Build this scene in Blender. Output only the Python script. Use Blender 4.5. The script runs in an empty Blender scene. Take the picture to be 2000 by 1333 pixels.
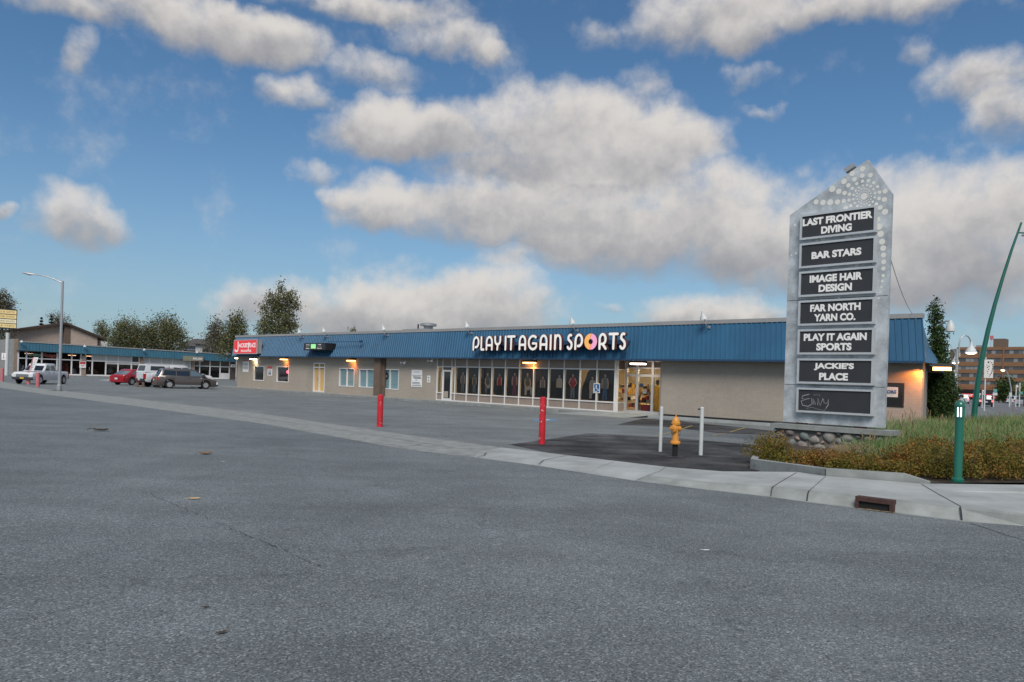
import bpy, bmesh, math, random
import numpy as np
from mathutils import Vector, Matrix
random.seed(7); rng = np.random.default_rng(7)
C = bpy.context.scene.collection
PI = math.pi

# ------------------------------------------------------------------ camera
F_PX = 1423.0; CAM_H = 1.65; ROLL = math.radians(1.9); HOR = 742.0
cam_d = bpy.data.cameras.new("camera"); cam = bpy.data.objects.new("camera", cam_d); C.objects.link(cam)
cam.location = (0, 0, CAM_H)
cam.rotation_euler = (Matrix.Rotation(PI/2, 3, 'X') @ Matrix.Rotation(ROLL, 3, 'Z')).to_euler()
cam_d.sensor_width = 36; cam_d.lens = 36*F_PX/2000; cam_d.shift_y = (HOR-666.5)/2000
cam_d.clip_start = 0.1; cam_d.clip_end = 5000
bpy.context.scene.camera = cam

# the photograph's own survey: rays of the 2000 x 1333 picture met with the real ground and wall planes
RX = np.array([math.cos(ROLL), 0, math.sin(ROLL)]); UX = np.array([-math.sin(ROLL), 0, math.cos(ROLL)])
CP = np.array([0, 0, CAM_H])
def ray(px, py): return (px-1000)/F_PX*RX + (HOR-py)/F_PX*UX + np.array([0, 1.0, 0])
def G(px, py, z=0.0):
    d = ray(px, py); return CP + d*((z-CAM_H)/d[2])
def atY(px, py, Y): return CP + ray(px, py)*Y

# ------------------------------------------------------------------ world, sun, exposure
SC = bpy.context.scene
SC.view_settings.view_transform = 'Standard'; SC.view_settings.look = 'None'; SC.view_settings.gamma = 1
SC.view_settings.exposure = 0.52
SUN_EL, SUN_AZ = math.radians(48), math.radians(184)     # compass-like: 0 = +Y, clockwise
SKY_STRENGTH = 0.10
world = bpy.data.worlds.new("World"); SC.world = world; world.use_nodes = True
def build_sky():
    nt = world.node_tree; nt.nodes.clear(); N = nt.nodes.new; L = nt.links.new
    out = N('ShaderNodeOutputWorld'); bg = N('ShaderNodeBackground'); L(bg.outputs[0], out.inputs[0])
    bg.inputs[1].default_value = SKY_STRENGTH
    sky = N('ShaderNodeTexSky'); sky.sky_type = 'NISHITA'; sky.sun_disc = False
    sky.sun_elevation = SUN_EL; sky.sun_rotation = SUN_AZ
    sky.air_density = 1.0; sky.dust_density = 0.6; sky.ozone_density = 2.5
    def math_(op, a=None, b=None, c=None, clamp=False):
        n = N('ShaderNodeMath'); n.operation = op; n.use_clamp = clamp
        for i, x in enumerate((a, b, c)):
            if x is None: continue
            if isinstance(x, (int, float)): n.inputs[i].default_value = x
            else: L(x, n.inputs[i])
        return n.outputs[0]
    def vmath(op, a, b=None, c=None):
        n = N('ShaderNodeVectorMath'); n.operation = op
        for i, x in enumerate((a, b, c)):
            if x is None: continue
            if isinstance(x, tuple): n.inputs[i].default_value = x
            else: L(x, n.inputs[i])
        return n
    tc = N('ShaderNodeTexCoord'); dirv = vmath('NORMALIZE', tc.outputs['Generated']).outputs[0]
    sep = N('ShaderNodeSeparateXYZ'); L(dirv, sep.inputs[0])
    az = math_('ARCTAN2', sep.outputs[0], sep.outputs[1]); el = math_('ARCSINE', sep.outputs[2])
    comb = N('ShaderNodeCombineXYZ'); L(az, comb.inputs[0]); L(el, comb.inputs[1])
    ae = comb.outputs[0]
    def noise(vec, scale, detail, rough=0.55, lac=2.0, color=False):
        n = N('ShaderNodeTexNoise'); n.inputs['Scale'].default_value = scale; n.inputs['Detail'].default_value = detail
        n.inputs['Roughness'].default_value = rough; n.inputs['Lacunarity'].default_value = lac
        L(vec, n.inputs['Vector']); return n.outputs['Color' if color else 'Fac']
    # warped coordinates for ragged edges
    w1 = vmath('SUBTRACT', noise(dirv, 9, 3, color=True), (0.5, 0.5, 0.5)).outputs[0]
    w2 = vmath('SUBTRACT', noise(dirv, 30, 4, 0.6, color=True), (0.5, 0.5, 0.5)).outputs[0]
    p = vmath('MULTIPLY_ADD', w1, (0.12, 0.07, 0), ae).outputs[0]
    p = vmath('MULTIPLY_ADD', w2, (0.035, 0.025, 0), p).outputs[0]
    dens = None; hsum = None; wsum = None
    for (cx, cy, rx, ry, wt) in CLOUDS:
        d = ray(cx, cy); d = d/np.linalg.norm(d); a0 = math.atan2(d[0], d[1]); e0 = math.asin(d[2])
        d1 = ray(cx+rx, cy); d1 = d1/np.linalg.norm(d1); d2 = ray(cx, cy-ry); d2 = d2/np.linalg.norm(d2)
        ra = abs(math.atan2(d1[0], d1[1])-a0); re = abs(math.asin(d2[2])-e0)
        q = vmath('MULTIPLY_ADD', p, (1/ra, 1/re, 0), (-a0/ra, -e0/re, 0)).outputs[0]
        dot = vmath('DOT_PRODUCT', q, q).outputs['Value']
        fall = math_('SUBTRACT', 1.6, dot, clamp=False); fall = math_('MULTIPLY', fall, 1/1.6, clamp=True)
        fall = math_('MULTIPLY', fall, wt)
        s = N('ShaderNodeSeparateXYZ'); L(q, s.inputs[0])
        dens = fall if dens is None else math_('MAXIMUM', dens, math_('MULTIPLY_ADD', fall, 0.8, math_('MULTIPLY', dens, 0.35)))
        hsum = math_('MULTIPLY', fall, s.outputs[1]) if hsum is None else math_('MULTIPLY_ADD', fall, s.outputs[1], hsum)
        wsum = fall if wsum is None else math_('ADD', wsum, fall)
    h = math_('DIVIDE', hsum, math_('ADD', wsum, 0.08))
    fb = noise(dirv, 14, 7, 0.58); fb2 = noise(dirv, 45, 5, 0.6)
    dn = math_('MULTIPLY_ADD', math_('SUBTRACT', fb, 0.5), 1.15, dens)
    dn = math_('MULTIPLY_ADD', math_('SUBTRACT', fb2, 0.5), 0.30, dn)
    # clouds over the rest of the sky (outside the picture)
    far = noise(dirv, 3.0, 5, 0.55)
    outm = math_('SUBTRACT', math_('ABSOLUTE', az), 0.72); outm2 = math_('SUBTRACT', el, 0.55)
    om = math_('MULTIPLY', math_('MAXIMUM', outm, outm2), 6.0, clamp=True)
    dn = math_('MULTIPLY_ADD', math_('MULTIPLY', math_('SUBTRACT', far, 0.44), 5.0, clamp=True), om, dn)
    mr = N('ShaderNodeMapRange'); mr.interpolation_type = 'SMOOTHSTEP'; L(dn, mr.inputs[0])
    mr.inputs[1].default_value = 0.03; mr.inputs[2].default_value = 0.80
    alpha = math_('MULTIPLY', mr.outputs[0], 0.96)
    # lit tops, grey undersides
    lit = math_('MULTIPLY_ADD', math_('SUBTRACT', fb, 0.5), 1.5, h)
    lit = math_('MULTIPLY_ADD', math_('SUBTRACT', fb2, 0.5), 0.7, lit)
    lit = math_('MULTIPLY_ADD', math_('SUBTRACT', 0.75, dn), 0.35, lit)
    m2 = N('ShaderNodeMapRange'); m2.interpolation_type = 'SMOOTHSTEP'; L(lit, m2.inputs[0])
    m2.inputs[1].default_value = -1.0; m2.inputs[2].default_value = 0.65
    cr = N('ShaderNodeValToRGB'); L(m2.outputs[0], cr.inputs[0])
    e = cr.color_ramp.elements; k = 1/SKY_STRENGTH
    e[0].position = 0.0; e[0].color = (0.20, 0.203, 0.222, 1)
    e[1].position = 1.0; e[1].color = (0.50, 0.475, 0.45, 1)
    em = e.new(0.5); em.color = (0.330, 0.322, 0.322, 1)
    sc = vmath('MULTIPLY', cr.outputs[0], (k, k, k)).outputs[0]
    # blue of the air itself
    tint = vmath('MULTIPLY', sky.outputs[0], SKY_TINT).outputs[0]
    hz = math_('POWER', math_('SUBTRACT', 1.0, math_('MULTIPLY', el, 2.6, clamp=True), clamp=True), 2.2); hz = math_('MULTIPLY', hz, 0.85)
    hm = N('ShaderNodeMix'); hm.data_type = 'RGBA'; L(hz, hm.inputs[0]); L(tint, hm.inputs[6]); hm.inputs[7].default_value = (.235*k, .300*k, .355*k, 1); tint = hm.outputs[2]
    mix = N('ShaderNodeMix'); mix.data_type = 'RGBA'; L(alpha, mix.inputs[0]); L(tint, mix.inputs[6]); L(sc, mix.inputs[7])
    L(mix.outputs[2], bg.inputs[0])
    world.cycles.sampling_method = 'MANUAL'; world.cycles.sample_map_resolution = 512
SKY_TINT = (0.45, 0.62, 0.70)
# cumulus in the direction they stand in: centre, half-width, half-height (survey pixels), weight
CLOUDS = [
 (760, 265, 130, 62, 1.0), (900, 270, 230, 80, 1.0), (1130, 250, 230, 85, 1.0), (1300, 285, 130, 72, 1.0), (1110, 360, 300, 85, 1.0),
 (1000, 430, 330, 60, 1.0), (720, 410, 110, 55, 0.85), (640, 385, 50, 30, 0.7), (1250, 470, 300, 75, 1.0), (1420, 420, 170, 100, 1.0), (1480, 500, 170, 80, 0.95),
 (1800, 400, 230, 95, 1.0), (1940, 430, 180, 120, 1.0), (1650, 480, 170, 130, 1.0), (1860, 530, 260, 90, 1.0), (1780, 470, 200, 110, 1.0),
 (1420, 30, 240, 70, 1.0), (1460, 75, 90, 38, 0.8), (1720, 8, 260, 42, 0.9), (1930, 140, 150, 60, 0.85), (1970, 215, 90, 60, 0.85),
 (330, 25, 260, 62, 0.95), (500, 55, 130, 55, 0.95), (90, 10, 180, 34, 0.8), (740, 8, 190, 30, 0.9), (870, 70, 100, 40, 0.8), (940, 105, 45, 28, 0.7),
 (565, 170, 80, 38, 0.62), (730, 140, 120, 42, 0.62), (620, 200, 60, 24, 0.5),
 (160, 420, 105, 62, 1.0), (2, 410, 30, 20, 0.8), (130, 95, 40, 40, 0.5),
 (620, 612, 200, 58, 1.0), (780, 625, 220, 70, 1.05), (920, 590, 170, 72, 1.05), (490, 605, 90, 42, 0.75), (1380, 610, 140, 42, 1.0), (1450, 620, 90, 34, 0.9),
 (1200, 598, 40, 16, 0.5), (990, 510, 60, 24, 0.55), (1170, 60, 70, 40, 0.6), (1260, 160, 60, 44, 0.52), (1450, 150, 70, 26, 0.5), (1480, 215, 50, 14, 0.42), (1800, 85, 50, 30, 0.5), (600, 330, 45, 26, 0.5)]
build_sky()
sun_d = bpy.data.lights.new("sun", 'SUN'); sun = bpy.data.objects.new("sun", sun_d); C.objects.link(sun)
sun_d.energy = 2.2; sun_d.angle = math.radians(28); sun_d.color = (1.0, 0.93, 0.84)
sun.rotation_euler = (PI/2-SUN_EL, 0, PI-SUN_AZ)

# ------------------------------------------------------------------ materials
def srgb(r, g, b):
    f = lambda c: (c/255/12.92) if c/255 <= 0.04045 else ((c/255+0.055)/1.055)**2.4
    return (f(r), f(g), f(b))
MATS = {}
def mat(name, col, rough=0.6, metal=0.0, emit=None, es=0.0, var=0.0, vscale=3.0, bump=0.0, bscale=40.0, spec=0.5, coat=0.0, col2=None, stretch=None, detail=6):
    m = bpy.data.materials.new(name); m.use_nodes = True; nt = m.node_tree; b = nt.nodes['Principled BSDF']
    b.inputs['Base Color'].default_value = (*col, 1); b.inputs['Roughness'].default_value = rough; b.inputs['Metallic'].default_value = metal
    b.inputs['Specular IOR Level'].default_value = spec
    if coat: b.inputs['Coat Weight'].default_value = coat; b.inputs['Coat Roughness'].default_value = 0.05
    if emit: b.inputs['Emission Color'].default_value = (*emit, 1); b.inputs['Emission Strength'].default_value = es
    if var or bump:
        tc = nt.nodes.new('ShaderNodeTexCoord'); src = tc.outputs['Object']
        if stretch:
            mp = nt.nodes.new('ShaderNodeMapping'); mp.inputs['Scale'].default_value = stretch; nt.links.new(src, mp.inputs[0]); src = mp.outputs[0]
    if var:
        n = nt.nodes.new('ShaderNodeTexNoise'); n.inputs['Scale'].default_value = vscale; n.inputs['Detail'].default_value = detail; n.inputs['Roughness'].default_value = 0.65
        nt.links.new(src, n.inputs[0])
        r = nt.nodes.new('ShaderNodeValToRGB'); nt.links.new(n.outputs[0], r.inputs[0])
        a = tuple(max(0, c*(1-var)) for c in col); z = col2 if col2 else tuple(min(1, c*(1+var)) for c in col)
        r.color_ramp.elements[0].position = 0.3; r.color_ramp.elements[0].color = (*a, 1)
        r.color_ramp.elements[1].position = 0.7; r.color_ramp.elements[1].color = (*z, 1)
        nt.links.new(r.outputs[0], b.inputs['Base Color'])
    if bump:
        n2 = nt.nodes.new('ShaderNodeTexNoise'); n2.inputs['Scale'].default_value = bscale; n2.inputs['Detail'].default_value = 4
        nt.links.new(src, n2.inputs[0]); bp = nt.nodes.new('ShaderNodeBump'); bp.inputs['Strength'].default_value = bump; bp.inputs['Distance'].default_value = 0.02
        nt.links.new(n2.outputs[0], bp.inputs['Height']); nt.links.new(bp.outputs[0], b.inputs['Normal'])
    MATS[name] = m; return m

RZ0 = math.radians(-40)
def asphalt(name, dark, light, stain=0.0, crack=True, speck=0.5):
    m = bpy.data.materials.new(name); m.use_nodes = True; nt = m.node_tree; N = nt.nodes.new; L = nt.links.new
    b = nt.nodes['Principled BSDF']; b.inputs['Roughness'].default_value = 0.85; b.inputs['Specular IOR Level'].default_value = 0.35
    tc = N('ShaderNodeTexCoord'); P = tc.outputs['Object']
    def nz(s, d, r=0.6):
        n = N('ShaderNodeTexNoise'); n.inputs['Scale'].default_value = s; n.inputs['Detail'].default_value = d; n.inputs['Roughness'].default_value = r; L(P, n.inputs[0]); return n.outputs[0]
    def ramp(x, p0, c0, p1, c1):
        r = N('ShaderNodeValToRGB'); L(x, r.inputs[0]); e = r.color_ramp.elements
        e[0].position = p0; e[0].color = (*c0, 1); e[1].position = p1; e[1].color = (*c1, 1); return r.outputs[0]
    def mul(a, c, f=1.0, mode='MULTIPLY'):
        x = N('ShaderNodeMix'); x.data_type = 'RGBA'; x.blend_type = mode; x.inputs[0].default_value = f; L(a, x.inputs[6]); L(c, x.inputs[7]); return x.outputs[2]
    base = ramp(nz(0.25, 5), 0.3, dark, 0.7, light)
    g = ramp(nz(52, 4, 0.85), 0.32, (1-speck*0.75,)*3, 0.68, (1+speck*0.7,)*3)
    col = mul(base, g)
    v = N('ShaderNodeTexVoronoi'); v.inputs['Scale'].default_value = 85; L(P, v.inputs[0])
    sepc = N('ShaderNodeSeparateColor'); L(v.outputs['Color'], sepc.inputs[0])
    col = mul(col, ramp(sepc.outputs[0], 0.72, (0, 0, 0), 0.98, (0.13*speck*2, 0.135*speck*2, 0.14*speck*2)), 1.0, 'ADD')
    col = mul(col, ramp(sepc.outputs[1], 0.02, (0.45, 0.45, 0.46), 0.25, (1, 1, 1)))
    if stain:
        col = mul(col, ramp(nz(0.8, 6, 0.65), 0.42, (1-stain,)*3, 0.6, (1, 1, 1)))
        col = mul(col, ramp(nz(0.12, 3, 0.5), 0.35, (1-stain*.8,)*3, 0.6, (1, 1, 1)))
        mp = N('ShaderNodeMapping'); mp.inputs['Rotation'].default_value = (0, 0, -RZ0); mp.inputs['Scale'].default_value = (.10, 1.1, 1); L(P, mp.inputs[0])
        ns = N('ShaderNodeTexNoise'); ns.inputs['Scale'].default_value = 1.2; ns.inputs['Detail'].default_value = 5; L(mp.outputs[0], ns.inputs[0]); col = mul(col, ramp(ns.outputs[0], 0.38, (1-stain*.7,)*3, 0.56, (1, 1, 1)))
    if crack:
        wv = N('ShaderNodeVectorMath'); wv.operation = 'MULTIPLY_ADD'; nn = N('ShaderNodeTexNoise'); nn.inputs['Scale'].default_value = 0.9; nn.inputs['Detail'].default_value = 6; L(P, nn.inputs[0])
        L(nn.outputs['Color'], wv.inputs[0]); wv.inputs[1].default_value = (2.2, 2.2, 0); L(P, wv.inputs[2])
        vc = N('ShaderNodeTexVoronoi'); vc.feature = 'DISTANCE_TO_EDGE'; vc.inputs['Scale'].default_value = 0.085; L(wv.outputs[0], vc.inputs[0])
        ck = ramp(vc.outputs['Distance'], 0.0005, (0.80, 0.80, 0.81), 0.0016, (1, 1, 1)); col = mul(col, ck)
    L(col, b.inputs['Base Color'])
    bp = N('ShaderNodeBump'); bp.inputs['Strength'].default_value = 0.5; bp.inputs['Distance'].default_value = 0.012
    L(nz(90, 3), bp.inputs['Height']); L(bp.outputs[0], b.inputs['Normal'])
    MATS[name] = m; return m

def blockwall(name, col, joint, bw=0.4, bh=0.2, var=0.12, stain=True):
    """coursed block or brick on a wall in the xz plane, worn darker in streaks and blotches"""
    m = bpy.data.materials.new(name); m.use_nodes = True; nt = m.node_tree; N = nt.nodes.new; L = nt.links.new
    b = nt.nodes['Principled BSDF']; b.inputs['Roughness'].default_value = 0.9; b.inputs['Specular IOR Level'].default_value = 0.25
    tc = N('ShaderNodeTexCoord'); sp = N('ShaderNodeSeparateXYZ'); L(tc.outputs['Object'], sp.inputs[0])
    ad = N('ShaderNodeMath'); ad.operation = 'ADD'; L(sp.outputs[0], ad.inputs[0]); L(sp.outputs[1], ad.inputs[1])
    cb = N('ShaderNodeCombineXYZ'); L(ad.outputs[0], cb.inputs[0]); L(sp.outputs[2], cb.inputs[1])
    br = N('ShaderNodeTexBrick'); L(cb.outputs[0], br.inputs[0]); br.inputs['Scale'].default_value = 1.0
    br.inputs['Color1'].default_value = (*[c*(1+var) for c in col], 1); br.inputs['Color2'].default_value = (*[c*(1-var) for c in col], 1)
    br.inputs['Mortar'].default_value = (*joint, 1); br.inputs['Brick Width'].default_value = bw; br.inputs['Row Height'].default_value = bh; br.inputs['Mortar Size'].default_value = 0.010
    c = br.outputs[0]
    for (s, p0, p1, lo) in ((0.5, 0.3, 0.65, 0.88), (7, 0.3, 0.6, 0.90)):
        n = N('ShaderNodeTexNoise'); n.inputs['Scale'].default_value = s; n.inputs['Detail'].default_value = 7; n.inputs['Roughness'].default_value = 0.65; L(tc.outputs['Object'], n.inputs[0])
        r = N('ShaderNodeValToRGB'); L(n.outputs[0], r.inputs[0]); r.color_ramp.elements[0].position = p0; r.color_ramp.elements[0].color = (lo, lo, lo, 1); r.color_ramp.elements[1].position = p1
        x = N('ShaderNodeMix'); x.data_type = 'RGBA'; x.blend_type = 'MULTIPLY'; x.inputs[0].default_value = 1; L(c, x.inputs[6]); L(r.outputs[0], x.inputs[7]); c = x.outputs[2]
    L(c, b.inputs['Base Color'])
    bp = N('ShaderNodeBump'); bp.inputs['Strength'].default_value = 0.35; bp.inputs['Distance'].default_value = 0.01; L(br.outputs['Fac'], bp.inputs['Height']); bp.invert = True; L(bp.outputs[0], b.inputs['Normal'])
    MATS[name] = m; return m

def glass(name, tint=(0.75, 0.8, 0.82), refl=1.0, ior=1.5):
    m = bpy.data.materials.new(name); m.use_nodes = True; nt = m.node_tree; nt.nodes.clear(); N = nt.nodes.new; L = nt.links.new
    o = N('ShaderNodeOutputMaterial'); t = N('ShaderNodeBsdfTransparent'); t.inputs[0].default_value = (*tint, 1)
    g = N('ShaderNodeBsdfGlossy'); g.inputs['Roughness'].default_value = 0.02; g.inputs[0].default_value = (refl, refl, refl, 1)
    f = N('ShaderNodeFresnel'); f.inputs[0].default_value = ior; x = N('ShaderNodeMixShader')
    ge = N('ShaderNodeNewGeometry'); iv = N('ShaderNodeMath'); iv.operation = 'SUBTRACT'; iv.inputs[0].default_value = 1; L(ge.outputs['Backfacing'], iv.inputs[1]); fm = N('ShaderNodeMath'); fm.operation = 'MULTIPLY'; L(f.outputs[0], fm.inputs[0]); L(iv.outputs[0], fm.inputs[1])
    L(fm.outputs[0], x.inputs[0]); L(t.outputs[0], x.inputs[1]); L(g.outputs[0], x.inputs[2]); L(x.outputs[0], o.inputs[0])
    MATS[name] = m; return m

def foliage(name, cols, rough=0.7, transl=0.25, patch=None):
    """leaf colour: a random pick per leaf, drifting between patches of the plant"""
    m = bpy.data.materials.new(name); m.use_nodes = True; nt = m.node_tree; N = nt.nodes.new; L = nt.links.new
    b = nt.nodes['Principled BSDF']; b.inputs['Roughness'].default_value = rough; b.inputs['Specular IOR Level'].default_value = 0.25
    gi = N('ShaderNodeNewGeometry'); r = N('ShaderNodeValToRGB'); r.color_ramp.interpolation = 'LINEAR'
    e = r.color_ramp.elements
    for i in range(len(cols)-2): e.new(0.5)
    for i, c in enumerate(cols): e[i].position = i/(len(cols)-1); e[i].color = (*c, 1)
    src = gi.outputs['Random Per Island']
    if patch:
        tc = N('ShaderNodeTexCoord'); n = N('ShaderNodeTexNoise'); n.inputs['Scale'].default_value = patch; n.inputs['Detail'].default_value = 3; L(tc.outputs['Object'], n.inputs[0])
        mr = N('ShaderNodeMapRange'); L(n.outputs[0], mr.inputs[0]); mr.inputs[1].default_value = 0.3; mr.inputs[2].default_value = 0.7
        a = N('ShaderNodeMath'); a.operation = 'MULTIPLY_ADD'; L(src, a.inputs[0]); a.inputs[1].default_value = 0.46
        s = N('ShaderNodeMath'); s.operation = 'MULTIPLY'; L(mr.outputs[0], s.inputs[0]); s.inputs[1].default_value = 0.64; L(s.outputs[0], a.inputs[2]); src = a.outputs[0]
    L(src, r.inputs[0]); L(r.outputs[0], b.inputs['Base Color'])
    if transl:
        t = N('ShaderNodeBsdfTranslucent'); L(r.outputs[0], t.inputs[0]); x = N('ShaderNodeMixShader'); x.inputs[0].default_value = transl
        out = nt.nodes['Material Output']; L(b.outputs[0], x.inputs[1]); L(t.outputs[0], x.inputs[2]); L(x.outputs[0], out.inputs[0])
    MATS[name] = m; return m

asphalt('lot_asphalt', (0.150, 0.172, 0.178), (0.200, 0.222, 0.228), stain=0.16, speck=0.6)
asphalt('road_asphalt', (0.120, 0.142, 0.153), (0.172, 0.198, 0.210), stain=0.15, speck=0.68)
asphalt('patch_asphalt', (0.075, 0.073, 0.074), (0.135, 0.136, 0.14), stain=0.62, crack=False, speck=0.45)
asphalt('street_asphalt', (0.12, 0.125, 0.135), (0.16, 0.165, 0.175), speck=0.3)
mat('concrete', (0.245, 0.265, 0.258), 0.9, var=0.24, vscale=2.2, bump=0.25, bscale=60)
mat('concrete_worn', (0.225, 0.24, 0.235), 0.9, var=0.28, vscale=3.0, bump=0.4, bscale=50)
mat('concrete_pale', (0.315, 0.335, 0.335), 0.9, var=0.26, vscale=1.1, bump=0.3, bscale=60, detail=13)
mat('joint_dark', (0.03, 0.03, 0.03), 0.95)
mat('dirt', (0.055, 0.042, 0.03), 0.95, var=0.4, vscale=6, bump=0.6, bscale=20)
mat('terrain', (0.06, 0.075, 0.045), 0.95, var=0.35, vscale=0.1)
blockwall('tan_block', (0.385, 0.342, 0.292), (0.365, 0.324, 0.278), 0.4, 0.1, var=.03)
blockwall('tan_brick', (0.33, 0.255, 0.20), (0.30, 0.26, 0.22), 0.24, 0.08)
blockwall('grey_block', (0.30, 0.30, 0.30), (0.24, 0.24, 0.24), 0.4, 0.2)
blockwall('brown_brick', (0.52, 0.42, 0.35), (0.48, 0.39, 0.33), 0.3, 0.1)
blockwall('orange_brick', (0.25, 0.135, 0.075), (0.24, 0.145, 0.09), 0.5, 0.15)
mat('blue_metal', (0.021, 0.096, 0.185), 0.45, var=0.15, vscale=1.1, spec=0.45, stretch=(1, 1, .10))
mat('teal_metal', (0.030, 0.115, 0.175), 0.5, var=0.15, vscale=1.0, stretch=(1, 1, .12))
mat('blue_trim', (0.02, 0.06, 0.13), 0.5)
mat('cap_metal', (0.30, 0.30, 0.30), 0.5, var=0.10, vscale=0.7)
mat('roofing', (0.08, 0.08, 0.085), 0.9)
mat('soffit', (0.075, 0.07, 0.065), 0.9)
mat('white_frame', (0.68, 0.68, 0.68), 0.4, var=0.05, vscale=2)
mat('alu_frame', (0.50, 0.51, 0.52), 0.38, metal=0.3)
mat('tan_panel', (0.265, 0.215, 0.18), 0.8, var=0.12, vscale=1.2)
mat('dark_panel', (0.115, 0.092, 0.078), 0.7, var=0.15, vscale=1)
mat('brown_wood', (0.135, 0.098, 0.075), 0.85, var=0.2, vscale=3)
mat('black', (0.014, 0.014, 0.016), 0.5); mat('charcoal', (0.03, 0.032, 0.037), 0.55, var=0.12, vscale=2)
mat('interior_dark', (0.03, 0.024, 0.022), 0.9); mat('interior_brown', (0.10, 0.055, 0.035), 0.9)
mat('cream', (0.70, 0.60, 0.44), 0.8); mat('shop_floor', (0.16, 0.12, 0.09), 0.5)
mat('white', (0.78, 0.78, 0.78), 0.5); mat('offwhite', (0.62, 0.61, 0.58), 0.6, var=0.08); mat('grey', (0.25, 0.25, 0.26), 0.6); mat('blind', (0.50, 0.51, 0.50), 0.8, var=0.05, vscale=2)
mat('teal_blind', (0.16, 0.27, 0.30), 0.35, var=0.18, vscale=1.0, stretch=(0.4, 1, 14), spec=0.7)
mat('plywood', (0.62, 0.40, 0.16), 0.7, var=0.12, vscale=2, stretch=(6, 6, 1))
mat('red_paint', (0.52, 0.016, 0.028), 0.45, var=0.22, vscale=5, bump=0.15, bscale=12); mat('chip', (0.55, 0.45, 0.43), 0.7)
mat('pink_paint', (0.52, 0.15, 0.17), 0.7, var=0.15, vscale=4)
mat('red_sign', (0.55, 0.025, 0.03), 0.35, emit=(0.9, 0.03, 0.035), es=0.25)
mat('sign_white', (0.8, 0.8, 0.8), 0.4, emit=(1, 1, 1), es=0.12)
mat('letter_white', (0.82, 0.82, 0.80), 0.45); mat('logo_white', (0.80, 0.78, 0.74), 0.4, emit=(1, 0.95, 0.9), es=0.16)
mat('logo_side', (0.10, 0.035, 0.03), 0.5); mat('logo_yellow', (0.85, 0.42, 0.12), 0.4, emit=(1, 0.5, 0.15), es=0.2); mat('logo_pink', (0.80, 0.36, 0.55), 0.4, emit=(1, 0.4, 0.65), es=0.2)
mat('galv', (0.44, 0.475, 0.50), 0.5, metal=0.25, var=0.38, vscale=2.6, spec=0.5, detail=9); mat('galv_frame', (0.50, 0.53, 0.55), 0.45, metal=0.25, var=0.08, vscale=4)
mat('dot_pale', (0.66, 0.66, 0.62), 0.6); mat('chalk', (0.30, 0.32, 0.33), 0.8)
mat('green_metal', (0.006, 0.125, 0.085), 0.32, spec=0.6, coat=0.3); mat('pole_green', (0.006, 0.105, 0.075), 0.35, coat=0.2)
mat('lamp_lens_white', (0.8, 0.8, 0.8), 0.3, emit=(1, 0.95, 1.0), es=2.2)
mat('steel', (0.42, 0.43, 0.44), 0.45, metal=0.6); mat('pale_steel', (0.52, 0.55, 0.55), 0.5, var=0.1, vscale=5)
mat('hydrant_yellow', (0.62, 0.27, 0.045), 0.48, var=0.16, vscale=7, bump=0.1, bscale=25)
mat('rust', (0.060, 0.028, 0.022), 0.75, var=0.35, vscale=8, bump=0.3)
mat('orange_lens', (0.9, 0.5, 0.2), 0.3, emit=(1.0, 0.45, 0.12), es=6.0); mat('warm_lens', (0.9, 0.8, 0.6), 0.3, emit=(1.0, 0.80, 0.50), es=9.0); mat('pink_lens', (0.9, 0.8, 0.7), 0.3, emit=(1.0, 0.78, 0.62), es=8.0)
mat('tube_light', (0.9, 0.85, 0.7), 0.3, emit=(1.0, 0.78, 0.46), es=60.0); mat('dim_tube', (0.9, 0.7, 0.5), 0.3, emit=(1.0, 0.55, 0.28), es=3.0)
mat('neon_red', (0.8, 0.1, 0.15), 0.3, emit=(1, 0.08, 0.16), es=3.0)
mat('yellow_panel', (0.72, 0.56, 0.26), 0.5, emit=(1, 0.8, 0.4), es=0.14); mat('yellow_pale', (0.72, 0.66, 0.46), 0.5, emit=(1, 0.9, 0.6), es=0.14); mat('gold_text', (0.36, 0.22, 0.06), 0.6)
mat('blue_sign', (0.02, 0.11, 0.30), 0.4); mat('blue_paint', (0.12, 0.22, 0.36), 0.8, var=0.2, vscale=4); mat('yellow_line', (0.34, 0.26, 0.08), 0.8, var=0.5, vscale=9); mat('white_line', (0.45, 0.46, 0.47), 0.85, var=0.2, vscale=4)
mat('green_screen', (0.25, 0.6, 0.25), 0.5, emit=(0.4, 1.0, 0.4), es=0.35); mat('green_text', (0.10, 0.33, 0.13), 0.5); mat('red_text', (0.42, 0.05, 0.05), 0.5); mat('salon_green', (0.25, 0.33, 0.16), 0.5); mat('taupe', (0.23, 0.21, 0.18), 0.6)
mat('text_grey', (0.16, 0.18, 0.22), 0.7); mat('notice_red', (0.45, 0.06, 0.07), 0.6)
mat('skin', (0.450, 0.270, 0.195), 0.7); mat('poster_dark', (0.022, 0.021, 0.024), 0.55, var=0.5, vscale=1.6); mat('cloth_red', (0.330, 0.033, 0.045), 0.8); mat('cloth_grey', (0.140, 0.140, 0.147), 0.8); mat('cloth_green', (0.083, 0.098, 0.068), 0.8); mat('cloth_cream', (0.345, 0.300, 0.240), 0.8); mat('cloth_blue', (0.045, 0.090, 0.165), 0.8); mat('hair', (0.075, 0.045, 0.030), 0.8); mat('cloth_maroon', (0.176, 0.048, 0.072), 0.8); mat('cloth_yellow', (0.75, 0.42, 0.03), 0.7); mat('cloth_orange', (0.6, 0.16, 0.05), 0.7)
glass('clear_glass', (0.80, 0.81, 0.81), refl=.75); glass('smoked_glass', (0.62, 0.63, 0.65), refl=.8, ior=1.55)
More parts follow.
